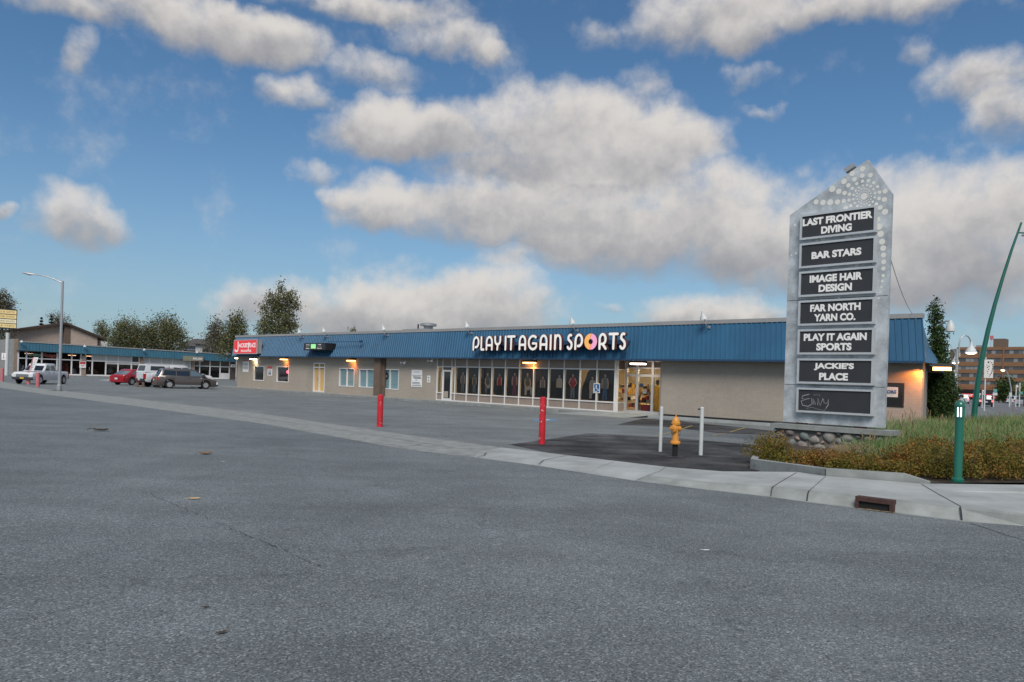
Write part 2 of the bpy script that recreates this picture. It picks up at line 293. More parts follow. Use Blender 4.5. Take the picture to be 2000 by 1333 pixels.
mat('dark_glass', (0.012, 0.012, 0.014), 0.06, spec=0.8); mat('car_glass', (0.014, 0.018, 0.022), 0.05, spec=0.9); mat('car_glass_light', (0.10, 0.14, 0.16), 0.06, spec=0.9)
mat('car_white', (0.62, 0.64, 0.66), 0.28, coat=0.6); mat('car_silver', (0.50, 0.52, 0.55), 0.3, metal=0.3, coat=0.6); mat('car_red', (0.30, 0.012, 0.022), 0.28, coat=0.7); mat('car_brown', (0.115, 0.098, 0.092), 0.3, metal=0.55, coat=0.7); mat('car_black', (0.015, 0.016, 0.02), 0.25, coat=0.6)
mat('tyre', (0.018, 0.018, 0.019), 0.85); mat('rim', (0.55, 0.56, 0.58), 0.3, metal=0.8); mat('chrome', (0.62, 0.63, 0.65), 0.15, metal=0.9); mat('underbody', (0.01, 0.01, 0.01), 0.9)
mat('tail_red', (0.42, 0.015, 0.02), 0.2, spec=0.7); mat('tail_lit', (0.6, 0.05, 0.05), 0.3, emit=(1, 0.10, 0.10), es=3.0); mat('head_lens', (0.7, 0.72, 0.74), 0.1, spec=0.8); mat('plate_yellow', (0.65, 0.38, 0.04), 0.5); mat('plate_white', (0.6, 0.6, 0.6), 0.5)
mat('bark', (0.09, 0.075, 0.06), 0.9, var=0.3, vscale=4); mat('birch_bark', (0.32, 0.30, 0.27), 0.85, var=0.4, vscale=3)
foliage('leaf_cotton', [(0.061, 0.073, 0.032), (0.110, 0.122, 0.051), (0.171, 0.171, 0.073), (0.232, 0.207, 0.110)])
foliage('leaf_birch', [(0.061, 0.078, 0.034), (0.104, 0.122, 0.051), (0.159, 0.165, 0.073), (0.232, 0.195, 0.110)])
foliage('leaf_far', [(0.079, 0.083, 0.055), (0.134, 0.128, 0.083), (0.195, 0.165, 0.122)])
foliage('leaf_spruce', [(0.016, 0.020, 0.014), (0.035, 0.038, 0.024), (0.06, 0.05, 0.035)])
foliage('leaf_bush', [(0.016, 0.034, 0.010), (0.03, 0.06, 0.015), (0.055, 0.095, 0.025), (0.08, 0.12, 0.035)])
foliage('leaf_shrub', [(0.06, 0.075, 0.016), (0.10, 0.105, 0.02), (0.15, 0.14, 0.026), (0.21, 0.15, 0.032), (0.29, 0.14, 0.036), (0.33, 0.13, 0.05)], patch=1.1)
foliage('blade', [(0.073, 0.134, 0.037), (0.122, 0.201, 0.061), (0.183, 0.268, 0.098), (0.244, 0.317, 0.134), (0.329, 0.342, 0.183)], patch=0.5)
mat('dry_grass', (0.24, 0.18, 0.10), 0.9); mat('stem', (0.10, 0.08, 0.05), 0.9); mat('dry_leaf', (0.20, 0.11, 0.05), 0.8); mat('plum', (0.13, 0.05, 0.06), 0.8)
mat('mortar', (0.13, 0.125, 0.12), 0.95, bump=0.5)

# ------------------------------------------------------------------ mesh helpers
class MB:
    def __init__(s): s.v = []; s.f = []; s.m = []; s.sm = []; s.mats = []
    def mi(s, name):
        if name not in s.mats: s.mats.append(name)
        return s.mats.index(name)
    def add(s, vs, fs, mt, smooth=False, M=None):
        o = len(s.v); k = s.mi(mt)
        s.v += [tuple(M @ Vector(p)) for p in vs] if M is not None else [tuple(p) for p in vs]
        for f in fs: s.f.append([i+o for i in f]); s.m.append(k); s.sm.append(smooth)
        return s
    def box(s, x0, x1, y0, y1, z0, z1, mt, M=None):
        vs = [(x, y, z) for z in (z0, z1) for y in (y0, y1) for x in (x0, x1)]
        return s.add(vs, [(0, 2, 3, 1), (4, 5, 7, 6), (0, 1, 5, 4), (2, 6, 7, 3), (0, 4, 6, 2), (1, 3, 7, 5)], mt, M=M)
    def prism(s, poly, y0, y1, mt, M=None, side=None):          # polygon in xz, from y0 (front) to y1
        n = len(poly); vs = [(x, y0, z) for x, z in poly]+[(x, y1, z) for x, z in poly]
        s.add(vs, [list(range(n)), list(range(2*n-1, n-1, -1))], mt, M=M)
        return s.add(vs, [(i, (i+1) % n, n+(i+1) % n, n+i) for i in range(n)], side or mt, M=M)
    def prismz(s, poly, z0, z1, mt, M=None):
        n = len(poly); vs = [(p[0], p[1], z0) for p in poly]+[(p[0], p[1], z1) for p in poly]
        return s.add(vs, [list(range(n-1, -1, -1)), list(range(n, 2*n))]+[(i, (i+1) % n, n+(i+1) % n, n+i) for i in range(n)], mt, M=M)
    def sheet(s, pts, mt): return s.add(pts, [list(range(len(pts)))], mt)
    def tube(s, pts, r, mt, n=10, M=None, cap=True):
        P = [Vector(p) for p in pts]; R = r if isinstance(r, (list, tuple)) else [r]*len(P); vs = []; fs = []; ref = None
        for i, p in enumerate(P):
            t = (P[min(i+1, len(P)-1)]-P[max(i-1, 0)]).normalized()
            if ref is None: ref = Vector((0, 1, 0)) if abs(t.y) < 0.9 else Vector((1, 0, 0))
            a = (ref-t*ref.dot(t)).normalized(); b = t.cross(a); ref = a
            vs += [tuple(p+(a*math.cos(2*PI*k/n)+b*math.sin(2*PI*k/n))*R[i]) for k in range(n)]
        for i in range(len(P)-1):
            fs += [(i*n+k, i*n+(k+1) % n, (i+1)*n+(k+1) % n, (i+1)*n+k) for k in range(n)]
        s.add(vs, fs, mt, True, M)
        if cap: s.add(vs, [list(range(n-1, -1, -1)), [len(vs)-n+k for k in range(n)]], mt, False, M)
        return s
    def lathe(s, prof, mt, n=16, M=None):                       # (radius, z)
        vs = [(r*math.cos(2*PI*k/n), r*math.sin(2*PI*k/n), z) for r, z in prof for k in range(n)]
        fs = [(i*n+k, i*n+(k+1) % n, (i+1)*n+(k+1) % n, (i+1)*n+k) for i in range(len(prof)-1) for k in range(n)]
        fs += [list(range(n-1, -1, -1)), [len(vs)-n+k for k in range(n)]]
        return s.add(vs, fs, mt, True, M)
    def disc(s, cx, cz, r, y, mt, n=14, M=None, rz=None):
        rz = rz or r
        return s.add([(cx+r*math.cos(2*PI*k/n), y, cz+rz*math.sin(2*PI*k/n)) for k in range(n)], [list(range(n))], mt, M=M)
    def build(s, name, parent=None, fix=True, sharp=35):
        me = bpy.data.meshes.new(name); me.from_pydata(s.v, [], s.f); me.update()
        for k in s.mats: me.materials.append(MATS[k])
        me.polygons.foreach_set('material_index', s.m); me.polygons.foreach_set('use_smooth', s.sm)
        if fix:
            bm = bmesh.new(); bm.from_mesh(me); bmesh.ops.recalc_face_normals(bm, faces=bm.faces); bm.to_mesh(me); bm.free()
        if any(s.sm): me.set_sharp_from_angle(angle=math.radians(sharp))
        o = bpy.data.objects.new(name, me); C.objects.link(o)
        if parent: o.parent = parent
        return o
def tag(o, label, cat, group=None, loc=None, rz=None):
    o['label'] = label; o['category'] = cat
    if group: o['group'] = group
    if loc is not None: o.location = tuple(loc)
    if rz is not None: o.rotation_euler = (0, 0, rz)
    return o
def thing(name, label, cat, loc=(0, 0, 0), rz=0.0, group=None):
    o = bpy.data.objects.new(name, None); C.objects.link(o); o.empty_display_size = 0.2
    return tag(o, label, cat, group, loc, rz)
def struct(o, kind='structure'): o['kind'] = kind; return o
def dup(root, label=None, loc=None, rz=None):
    def cp(o, par):
        c = o.copy(); C.objects.link(c)
        if par: c.parent = par
        for ch in list(o.children): cp(ch, c)
        return c
    r = cp(root, None)
    if label: r['label'] = label
    if loc is not None: r.location = tuple(loc)
    if rz is not None: r.rotation_euler = (0, 0, rz)
    return r
def text_poly(body, bold=0.0, shear=0.0, spacing=1.0):
    cu = bpy.data.curves.new('t', 'FONT'); cu.body = body; cu.size = 1; cu.align_x = 'CENTER'; cu.offset = bold; cu.shear = shear; cu.space_character = spacing; cu.resolution_u = 4
    o = bpy.data.objects.new('t', cu); C.objects.link(o); bpy.context.view_layer.update()
    me = bpy.data.meshes.new_from_object(o.evaluated_get(bpy.context.evaluated_depsgraph_get()))
    vs = [tuple(v.co) for v in me.vertices]; fs = [list(p.vertices) for p in me.polygons]
    bpy.data.objects.remove(o); bpy.data.curves.remove(cu); bpy.data.meshes.remove(me)
    return vs, fs
def put_text(mb, body, cx, z0, w, h, y, mt, bold=0.02, th=0.006, M=None, shear=0.0):
    """lettering that fills a w x h box standing on z0, its face at y, th thick"""
    vs, fs = text_poly(body, bold, shear)
    xs = [v[0] for v in vs]; zs = [v[1] for v in vs]; sx = w/(max(xs)-min(xs)); sz = h/(max(zs)-min(zs)); mx = (max(xs)+min(xs))/2; mz = min(zs)
    q = [((v[0]-mx)*sx+cx, y, (v[1]-mz)*sz+z0) for v in vs]
    mb.add(q, fs, mt, M=M)

# ------------------------------------------------------------------ the two street directions
P0 = G(1510, 832)                                        # foot of the main wall
vd = ray(-447, 694); Dd = np.array([vd[0], vd[1], 0]); Dd /= np.linalg.norm(Dd)      # along the main front, leftwards
XA = -Dd; YA = np.array([-XA[1], XA[0], 0])              # right along the front / into the building
RZ = math.atan2(XA[1], XA[0]); RZ2 = RZ+PI/2
def fl(px, py, d=0.0):                                   # picture -> (u along the front, z) on the plane d behind the wall
    o = P0+YA*d; r = ray(px, py); t = ((o-CP)@YA)/(r@YA); p = CP+r*t
    return float((p-P0)@XA), float(p[2])
def wp(u, d, z=0.0): p = P0+XA*u+YA*d; return (p[0], p[1], z)
def col_at(px, py, u):                                   # depth behind the wall of the ray's crossing with the plane u
    r = ray(px, py); t = ((P0+XA*u-CP)@XA)/(r@XA); return float((CP+r*t-P0)@YA)
Q0 = G(134, 735.5)                                       # foot of the left shops' front
def fl2(px, py, d=0.0):
    o = Q0-XA*d; r = ray(px, py); t = ((o-CP)@XA)/(r@XA); p = CP+r*t
    return float((p-Q0)@YA), float(p[2])

# ================================================================== THE GROUND
def gl(pts, z=0.0): return [tuple(G(x, y)[:2])+(z,) for x, y in pts]
def road_strip(name, left, right, z, m, kind='structure'):
    mb = MB(); vs = [(*p[:2], z) for p in left]+[(*p[:2], z) for p in right]; n = len(left)
    mb.add(vs, [(i, i+1, n+i+1, n+i) for i in range(n-1)], m); return struct(mb.build(name))
b = MB(); b.sheet([(-1500, -600, -0.03), (1500, -600, -0.03), (1500, 2400, -0.03), (-1500, 2400, -0.03)], 'terrain'); struct(b.build('ground'))
b = MB(); b.sheet([(-150, -40, 0), (60, -40, 0), (60, 40, 0), (150, 210, 0), (-20, 210, 0), (-150, 190, 0)], 'lot_asphalt'); struct(b.build('parking_lot'))
# pavement edge stations: (back), (lip), (toe) in the picture, height of the walk
EDGE = [((-900, 620), (-900, 624), (-900, 628), 0.012), ((0, 745), (0, 750), (0, 758), 0.012), ((60, 757), (70, 763), (90, 771), 0.012), ((250, 778), (250, 784), (250, 792), 0.012), ((520, 810), (520, 819), (510, 828), 0.014), ((800, 851), (800, 864), (800, 880), 0.016),
        ((980, 875), (935, 884), (925, 894), 0.02), ((1107, 890), (1062, 900), (1040, 909), 0.03), ((1300, 913), (1265, 929), (1240, 940), 0.055),
        ((1412, 922), (1385, 943), (1365, 956), 0.10), ((1556, 923), (1509, 951), (1505, 972), 0.135), ((1612, 931), (1580, 959), (1575, 982), 0.145),
        ((1800, 946), (1875, 991), (1880, 1020), 0.15), ((2000, 952), (2000, 1006), (2000, 1029), 0.15)]
bk, lp, te, zz = [], [], [], []
for (a, c, d, z) in EDGE[1:]:
    bk.append(G(*a, z)); lp.append(G(*c, z*0.97)); te.append(G(*d, 0.0)); zz.append(z)
# carry both ends on
d0 = np.array([-0.72, 0.69, 0]); bk.insert(0, bk[0]+d0*90); lp.insert(0, lp[0]+d0*90); te.insert(0, te[0]+d0*90); zz.insert(0, .012)
d1 = np.array([0.80, -0.20, 0]); bk.append(bk[-1]+d1*14); lp.append(lp[-1]+d1*14); te.append(te[-1]+d1*14); zz.append(.15)
n = len(bk)
# roadway: everything on the camera's side of the toe line
b = MB(); vs = [(p[0], p[1], 0.004) for p in te]+[(p[0]-45 if i < n-1 else p[0], min(p[1]-40, -8)-0.0, 0.004) for i, p in enumerate(te)]
b.add(vs, [(i, i+1, n+i+1, n+i) for i in range(n-1)], 'road_asphalt'); struct(b.build('road'))
b = MB()
for i in range(n-1):
    m = 'concrete_worn' if i < 6 else 'concrete_pale'
    q = [bk[i]*1, lp[i]*1, lp[i+1]*1, bk[i+1]*1]
    for p, z in zip(q, (zz[i], zz[i], zz[i+1], zz[i+1])): p[2] = z+0.008
    b.sheet(q, m)
    r = [lp[i]*1, te[i]*1, te[i+1]*1, lp[i+1]*1]                  # the rolled lip or kerb face down to the road
    up = [(zz[i], zz[i+1])]
    r[0][2] = zz[i]+0.008; r[3][2] = zz[i+1]+0.008; r[1][2] = 0.006; r[2][2] = 0.006
    if zz[i] > 0.05:                                              # rounded nose
        a, c = r[0]*1, r[3]*1; ta, tc = r[1]*1, r[2]*1
        h0 = ta*0.30+a*0.70; h1 = tc*0.30+c*0.70; h0[2] = zz[i]-0.012; h1[2] = zz[i+1]-0.012
        m = 'concrete' if i >= 6 else m  # darker concrete on the face: real stain, and shade put into the colour
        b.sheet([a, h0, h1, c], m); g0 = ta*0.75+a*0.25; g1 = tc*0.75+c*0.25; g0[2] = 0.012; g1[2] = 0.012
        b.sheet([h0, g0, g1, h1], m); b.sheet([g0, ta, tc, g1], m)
    else: b.sheet(r, m)
struct(b.build('sidewalk'))
# joints and cracks scored into the walk
b = MB()
def crack(pts, w, z):
    for (a, c) in zip(pts[:-1], pts[1:]):
        za, zc = (z if isinstance(z, float) else 0), (z if isinstance(z, float) else 0)
        A = G(*a, za); B_ = G(*c, zc); t = (B_-A)/np.linalg.norm(B_-A); s = np.array([-t[1], t[0], 0])*w/2
        b.sheet([A-s, B_-s, B_+s, A+s], 'joint_dark')
crack([(1556, 923), (1530, 938), (1509, 951)], 0.012, 0.149); crack([(1612, 931), (1596, 945), (1580, 959)], 0.008, 0.158); crack([(1800, 946), (1838, 968), (1878, 990)], 0.012, 0.164)
crack([(1107, 890), (1080, 895), (1062, 899), (1052, 906), (1038, 908)], 0.016, 0.044); crack([(950, 884), (946, 889), (931, 893)], 0.018, 0.034)
crack([(800, 867), (822, 868), (804, 871)], 0.02, 0.028); crack([(1300, 913), (1290, 920), (1265, 929)], 0.008, 0.070); crack([(1200, 902), (1166, 914)], 0.006, 0.055)
crack([(985, 877), (950, 882), (1000, 884), (1066, 893)], 0.008, 0.034); crack([(640, 837), (700, 845), (800, 862), (900, 877)], 0.014, 0.028); crack([(420, 806), (520, 819), (600, 831)], 0.02, 0.028)
def face_joint(lx, ly, tx_, ty_, z, w=.010):                        # the joint carried down the kerb face
    A = G(lx, ly, z); T = G(tx_, ty_, 0.0); h0 = T*.30+A*.70; h0[2] = z-.02; t = np.array([.79, -.61, 0])*w; o = np.array([-.005, -.008, .004])
    b.add([A-t+o, A+t+o, h0+t+o, h0-t+o], [(0, 1, 2, 3)], 'joint_dark'); g = T*.75+A*.25; g[2] = .012
    b.add([h0-t+o, h0+t+o, g+t+o, g-t+o], [(0, 1, 2, 3)], 'joint_dark')
face_joint(1509, 951, 1505, 972, .143, .006); face_joint(1580, 959, 1575, 982, .150, .008); face_joint(1875, 991, 1880, 1020, .155, .010)
struct(b.build('pavement_joints', fix=False))
b = MB()
# road cracks
def rcrack(pts, w): crack(pts, w, 0.009)
[rcrack([(275+9.6*k+random.uniform(-2, 2), 958+4*k+random.uniform(-2.2, 2.2)), (275+9.6*(k+1)-random.uniform(0, 5), 958+4*(k+1)+random.uniform(-2.2, 2.2))], random.uniform(.004, .009)) for k in range(37) if random.random() < .8]
rcrack([(1895, 1022), (1930, 1033), (1965, 1045), (2010, 1058)], 0.012); rcrack([(190, 997), (222, 993)], 0.01); rcrack([(520, 828), (700, 858), (860, 890)], 0.012)
struct(b.build('road_cracks', fix=False))
b = MB(); b.sheet(gl([(995, 869), (1150, 847), (1235, 851), (1340, 858), (1500, 872), (1510, 914), (1465, 925), (1300, 916), (1110, 893)], 0.004), 'patch_asphalt'); struct(b.build('asphalt_patch'))
b = MB(); b.sheet(gl([(1205, 830), (1255, 818), (1320, 822), (1510, 842), (1512, 850), (1400, 846), (1290, 833)], 0.004), 'patch_asphalt'); struct(b.build('asphalt_repair'))
b = MB(); b.sheet(gl([(215, 741), (300, 744), (255, 747), (190, 743)], 0.004), 'concrete_pale'); struct(b.build('pale_paving'))
# painted bay lines and the blue bay
b = MB()
for (x0, y0, x1, y1) in ((1322, 842, 1352, 832), (1392, 852, 1418, 847), (1425, 845, 1455, 836), (1280, 852, 1310, 845)):
    A, B_ = G(x0, y0), G(x1, y1); t = (B_-A)/np.linalg.norm(B_-A); s = np.array([-t[1], t[0], 0])*0.032; z = np.array([0, 0, 0.009]); b.sheet([A-s+z, B_-s+z, B_+s+z, A+s+z], 'yellow_line')
struct(b.build('bay_lines', fix=False))
b = MB(); b.sheet(gl([(1038, 820), (1080, 818.5), (1092, 822), (1048, 823.5)], 0.006), 'blue_paint'); b.sheet(gl([(1052, 820.5), (1072, 819.7), (1074, 821.6), (1058, 822.4)], 0.010), 'white_line'); struct(b.build('accessible_bay_marking', fix=False))
# planting bed: soil and its kerb
bed = [(1472, 908), (1612, 922), (1765, 937), (1815, 944), (1905, 943), (2040, 943)]
b = MB(); front = [G(x, y, 0.10) for x, y in bed]; BX = lambda u, d: B0_+XA*u+YA*d+np.array([0, 0, .12])
B0_ = G(1630, 886); back = [G(1480, 891, .12), BX(-1.75, .05), BX(-1.7, .6), np.array(wp(5.5, -0.3, .12)), np.array(wp(12.5, 14, .12)), np.array([24, 12, .12])]
b.sheet([tuple(p) for p in front]+[tuple(p) for p in reversed([back[0], back[1], back[2], BX(1.2, .8), np.array(wp(3.2, -0.5, .12)), back[3], np.array([30, 44, .12]), back[5]])], 'dirt'); struct(b.build('planting_bed'))
b = MB(); base = [G(1465, 913, .03), G(1612, 930.5, .145), G(1765, 942, .15), G(1816, 947, .15)]; tops = [0.20, 0.275, 0.285, 0.19]
inner = [p+np.array([0.10, 0.16, 0]) for p in base]
left = [G(1465, 913, .03), G(1481, 890), G(1502, 876)]; linn = [p+np.array([0.16, 0.03, 0]) for p in left]
for i in range(3):
    A, B_, Ai, Bi = base[i], base[i+1], inner[i], inner[i+1]; za, zb = tops[i], tops[i+1]
    P = lambda p, z: (p[0], p[1], z)
    b.add([P(A, 0), P(B_, 0), P(B_, zb), P(A, za), P(Ai, 0), P(Bi, 0), P(Bi, zb), P(Ai, za)], [(0, 1, 2, 3), (3, 2, 6, 7), (4, 5, 6, 7), (0, 3, 7, 4), (1, 2, 6, 5)], 'concrete')
for i in range(2):
    A, B_, Ai, Bi = left[i], left[i+1], linn[i], linn[i+1]; P = lambda p, z: (p[0], p[1], z)
    b.add([P(A, 0), P(B_, 0), P(B_, .197), P(A, .197), P(Ai, 0), P(Bi, 0), P(Bi, .197), P(Ai, .197)], [(0, 1, 2, 3), (3, 2, 6, 7), (4, 5, 6, 7)], 'concrete')
struct(b.build('planter_kerb'))
b = MB(); j = G(1612, 930.5, .145); b.add([j+np.array([-.008, -.004, .0]), j+np.array([.008, -.004, 0]), j+np.array([.008, -.004, .130]), j+np.array([-.008, -.004, .130])], [(0, 1, 2, 3)], 'joint_dark'); struct(b.build('kerb_joint', fix=False))
# second, low kerb of the walk on the right
b = MB(); A, B_ = G(1835, 960, .15), G(2060, 968, .15); up = np.array([0, 0, .05]); bk_ = np.array([.05, .14, 0])
b.add([A, B_, B_+up+bk_*0.3, A+up*0.2+bk_*0.3, B_+up+bk_*6, A+up*0.2+bk_*6], [(0, 1, 2, 3), (3, 2, 4, 5)], 'concrete_pale'); struct(b.build('raised_walk'))
# storefront walk with its kerb, ramp at the entrance, kerb along the blank wall
uE = fl(1177, 808)[0]; uR0 = fl(1272, 812)[0]
b = MB(); b.box(-55, uE, -1.35, 0.0, -0.05, 0.13, 'concrete_worn'); b.box(-55, uE, -1.55, -1.352, -0.05, 0.128, 'concrete_worn'); 
o = struct(b.build('storefront_walk')); o.location = wp(0, 0); o.rotation_euler = (0, 0, RZ)
b = MB(); b.add([(uE, -1.55, .128), (uE, 1.6, .132), (uR0+.2, 1.6, .132), (uR0+.2, -0.1, .12), (uR0+.2, -2.3, .006), (uE-1.0, -3.3, .006), (uE-1.4, -1.56, .006)], [(0, 1, 2, 3), (0, 3, 4, 5), (0, 5, 6)], 'concrete')
o = struct(b.build('entrance_ramp')); o.location = wp(0, 0); o.rotation_euler = (0, 0, RZ)
b = MB(); b.box(uR0+.2, 2.6, -0.62, -0.36, 0, 0.13, 'concrete_pale'); o = struct(b.build('wall_kerb')); o.location = wp(0, 0); o.rotation_euler = (0, 0, RZ)
# the avenue on the right, with its lane dashes and the verge beyond
av = np.array([0.60, 1.0, 0]); av /= np.linalg.norm(av); an = np.array([av[1], -av[0], 0])
A0 = G(2000, 826)-av*60; 
b = MB(); b.sheet([A0+np.array([0, 0, .006]), A0+av*430+np.array([0, 0, .006]), A0+av*430+an*24+np.array([0, 0, .006]), A0+an*24+np.array([0, 0, .006])], 'street_asphalt'); struct(b.build('avenue'))
b = MB()
for l in (3.6, 7.2, 14.4, 18):
    for k in range(0, 40):
        s = A0+av*(k*10)+an*l+np.array([0, 0, .011]); b.sheet([s-an*.07, s+av*3-an*.07, s+av*3+an*.07, s+an*.07], 'white_line')
for l in (10.6, 10.95):
    s = A0+an*l+np.array([0, 0, .011]); b.sheet([s-an*.06, s+av*420-an*.06, s+av*420+an*.06, s+an*.06], 'yellow_line')
struct(b.build('lane_markings', fix=False))

# ================================================================== THE MAIN STORE BUILDING
UL = -52.8; UR = fl(1801, 760)[0]
store = thing('store_building', 'long low tan block store with a blue corrugated metal mansard roof', 'building', wp(0, 0), RZ)
def zb(u): return 2.86+(-u)*0.0028                                   # drip edge of the mansard
def zt(u): return 4.62+(-u)*0.0042
us0 = fl(853, 745)[0]; us1 = fl(1203, 760)[0]; ud1 = fl(1291, 765)[0]
uP0, uP1 = fl(730, 735, -.35)[0], fl(742, 735, -.35)[0]
def op(x0, x1, y0, y1):
    a = fl(x0, (y0+y1)/2)[0]; c = fl(x1, (y0+y1)/2)[0]; xm = (x0+x1)/2
    return (a, c, fl(xm, y1)[1], fl(xm, y0)[1])
WIN = [op(495.5, 516, 715, 744), op(540.5, 564, 716, 747), op(612, 634.5, 709, 764.5), op(662.5, 692, 719.5, 755.5), op(701.5, 731, 721.5, 757.5), op(744, 779, 721.5, 761)]
WIN[2] = (WIN[2][0], WIN[2][1], 0.13, WIN[2][3])
b = MB(); prev = UL
for (a, c, z0, z1) in WIN+[(us0, us1, 0, 3.3), (us1, ud1, 0, 3.3)]:
    if a > prev+.01: b.box(prev, a, 0, .25, -.3, 3.3, 'tan_block')
    if z0 > .2: b.box(a, c, 0, .25, -.3, z0, 'tan_block')
    if z1 < 3.2: b.box(a, c, 0, .25, z1, 3.3, 'tan_block')
    prev = c
b.box(ud1, UR, 0, .25, -.1, 3.3, 'tan_block')
ev = np.array([-.246, .969]); CB = (UR+ev[0]*20, ev[1]*20)           # the end wall runs back along the avenue
b.prismz([(UR, .25), (CB[0], CB[1]), (CB[0]-.25, CB[1]), (UR-.25, .25)], -.1, 3.3, 'tan_block')
b.prismz([(UL, .25), (UL+.25, .25), (UL+.25, CB[1]), (UL, CB[1])], -.3, 3.3, 'tan_block')
b.prismz([(UL, CB[1]), (CB[0], CB[1]), (CB[0], CB[1]+.25), (UL, CB[1]+.25)], -.3, 4.3, 'tan_block')
b.build('wall', store)
b = MB(); b.box(ud1+.02, UR+.004, -.012, 0, -.02, .20, 'black'); b.build('base_flashing', store)
b = MB(); b.box(uP0, uP1, -.36, 0, 0, 2.9, 'brown_wood'); b.box(uP0-.05, uP1+.05, -.42, 0, 0, .18, 'concrete_worn'); b.build('pillar', store)
b = MB(); b.box(uP1, uP1+.22, -.14, -.002, .13, 2.85, 'brown_wood'); b.build('downspout_casing', store)
# mansard of ribbed sheet
ue = fl(1804, 709, -.6)[0]; uw = fl(452, 696, -.6)[0]
b = MB(); per = .24; pts = []; u = uw
while u < ue-.01:
    for (du, dy) in ((0, 0), (.15, 0), (.17, -.045), (.215, -.045)): pts.append((u+du, dy))
    u += per
pts.append((ue, 0)); n = len(pts)
# the upper edge is shorter at both hips
utop0, utop1 = fl(460, 660, .1)[0], UR-.15
vs = []
for (u, dy) in pts:
    t = (u-uw)/(ue-uw); ut = utop0+(utop1-utop0)*t; vs.append((u, -.6+dy, zb(u))); vs.append((ut, .12+dy, zt(ut)-.02))
fs = [(2*i, 2*i+2, 2*i+3, 2*i+1) for i in range(n-1)]
b.add(vs, fs, 'blue_metal'); b.build('mansard_roof', store, fix=False)
b = MB()
cb = (ue+ev[0]*20+.45, ev[1]*20)                                       # mansard return along the end wall
b.add([(ue, -.6, zb(ue)), (cb[0]+.4, cb[1], zb(ue)), (CB[0], CB[1], zt(UR)-.02), (utop1, .12, zt(utop1)-.02)], [(0, 1, 2, 3)], 'blue_metal')
b.build('mansard_return', store, fix=False); b = MB()
b.add([(uw, -.6, zb(uw)), (uw, CB[1], zb(uw)), (utop0+.3, CB[1], zt(uw)-.02), (utop0, .12, zt(uw)-.02)], [(0, 1, 2, 3)], 'blue_metal')
b.build('mansard_return', store, fix=False)
b = MB(); vs = [(uw, -.64, zb(uw)-.06), (ue+.02, -.64, zb(ue)-.06), (ue+.02, -.64, zb(ue)+.03), (uw, -.64, zb(uw)+.03), (uw, -.58, zb(uw)-.06), (ue+.02, -.58, zb(ue)-.06), (ue+.02, -.58, zb(ue)+.03), (uw, -.58, zb(uw)+.03)]
b.add(vs, [(0, 1, 2, 3), (4, 7, 6, 5), (0, 4, 5, 1), (3, 2, 6, 7), (1, 5, 6, 2), (0, 3, 7, 4)], 'blue_trim'); b.build('drip_edge', store)
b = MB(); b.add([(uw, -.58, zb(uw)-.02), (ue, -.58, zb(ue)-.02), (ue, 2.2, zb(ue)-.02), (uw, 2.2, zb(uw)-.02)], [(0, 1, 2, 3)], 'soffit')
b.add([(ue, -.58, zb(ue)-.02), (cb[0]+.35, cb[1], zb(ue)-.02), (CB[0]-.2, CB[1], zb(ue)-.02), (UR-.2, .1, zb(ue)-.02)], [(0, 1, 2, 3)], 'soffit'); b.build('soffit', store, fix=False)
b = MB(); a0, a1 = utop0-.05, utop1+.05
def slab(b, u0, u1, y0, y1, h0, h1, m):
    b.add([(u0, y0, zt(u0)+h0), (u1, y0, zt(u1)+h0), (u1, y1, zt(u1)+h0), (u0, y1, zt(u0)+h0), (u0, y0, zt(u0)+h1), (u1, y0, zt(u1)+h1), (u1, y1, zt(u1)+h1), (u0, y1, zt(u0)+h1)],
          [(0, 1, 5, 4), (1, 2, 6, 5), (2, 3, 7, 6), (3, 0, 4, 7), (4, 5, 6, 7), (0, 3, 2, 1)], m)
segs = np.linspace(a0, a1, 14)
for s0, s1 in zip(segs[:-1], segs[1:]): slab(b, s0+.004, s1-.004, .06, .40, -.03, .15, 'cap_metal')
b.build('parapet_cap', store)
b = MB(); b.prismz([(UL+.3, .4), (UR-.3, .4), (CB[0]-.4, CB[1]), (UL+.3, CB[1])], 4.15, 4.3, 'roofing'); b.build('roof', store)
# plain windows with aluminium frames
def framed(parent, name, a, c, z0, z1, pane, y=.10, fw=.07, mull=0, fm='white_frame', sill=False):
    f = MB()
    f.box(a, a+fw, y-.12, y+.02, z0, z1, fm); f.box(c-fw, c, y-.12, y+.02, z0, z1, fm)
    f.box(a+fw, c-fw, y-.12, y+.02, z0, z0+fw, fm); f.box(a+fw, c-fw, y-.12, y+.02, z1-fw, z1, fm)
    if mull: m = (a+c)/2; f.box(m-fw/2, m+fw/2, y-.11, y+.02, z0+fw, z1-fw, fm)
    w = f.build(name, parent); p = MB()
    p.box(a+fw*.5, c-fw*.5, y-.01, y+.01, z0+fw*.5, z1-fw*.5, pane); p.build('pane', w); return w
framed(store, 'window', *WIN[0], 'dark_glass'); framed(store, 'window', *WIN[1], 'dark_glass')
for i in (3, 4, 5): framed(store, 'window', *WIN[i], 'teal_blind', mull=1, fw=.06)
a, c, z0, z1 = WIN[2]
d = framed(store, 'door', a, c, z0, z1, 'plywood', fw=.09, mull=1); d['label'] = 'boarded double door with yellow plywood behind its glass'
f = MB(); f.box(a+.09, c-.09, -.03, .11, z1-.42, z1-.33, 'white_frame'); f.build('transom_bar', d)
f = MB(); f.box((a+c)/2-.09, (a+c)/2-.05, -.10, -.03, 1.05, 1.35, 'steel'); f.build('handle', d)
f = MB(); f.box(a+.12, c-.12, .082, .088, z1-.31, z1-.11, 'gold_text'); f.build('transom_panel', d)
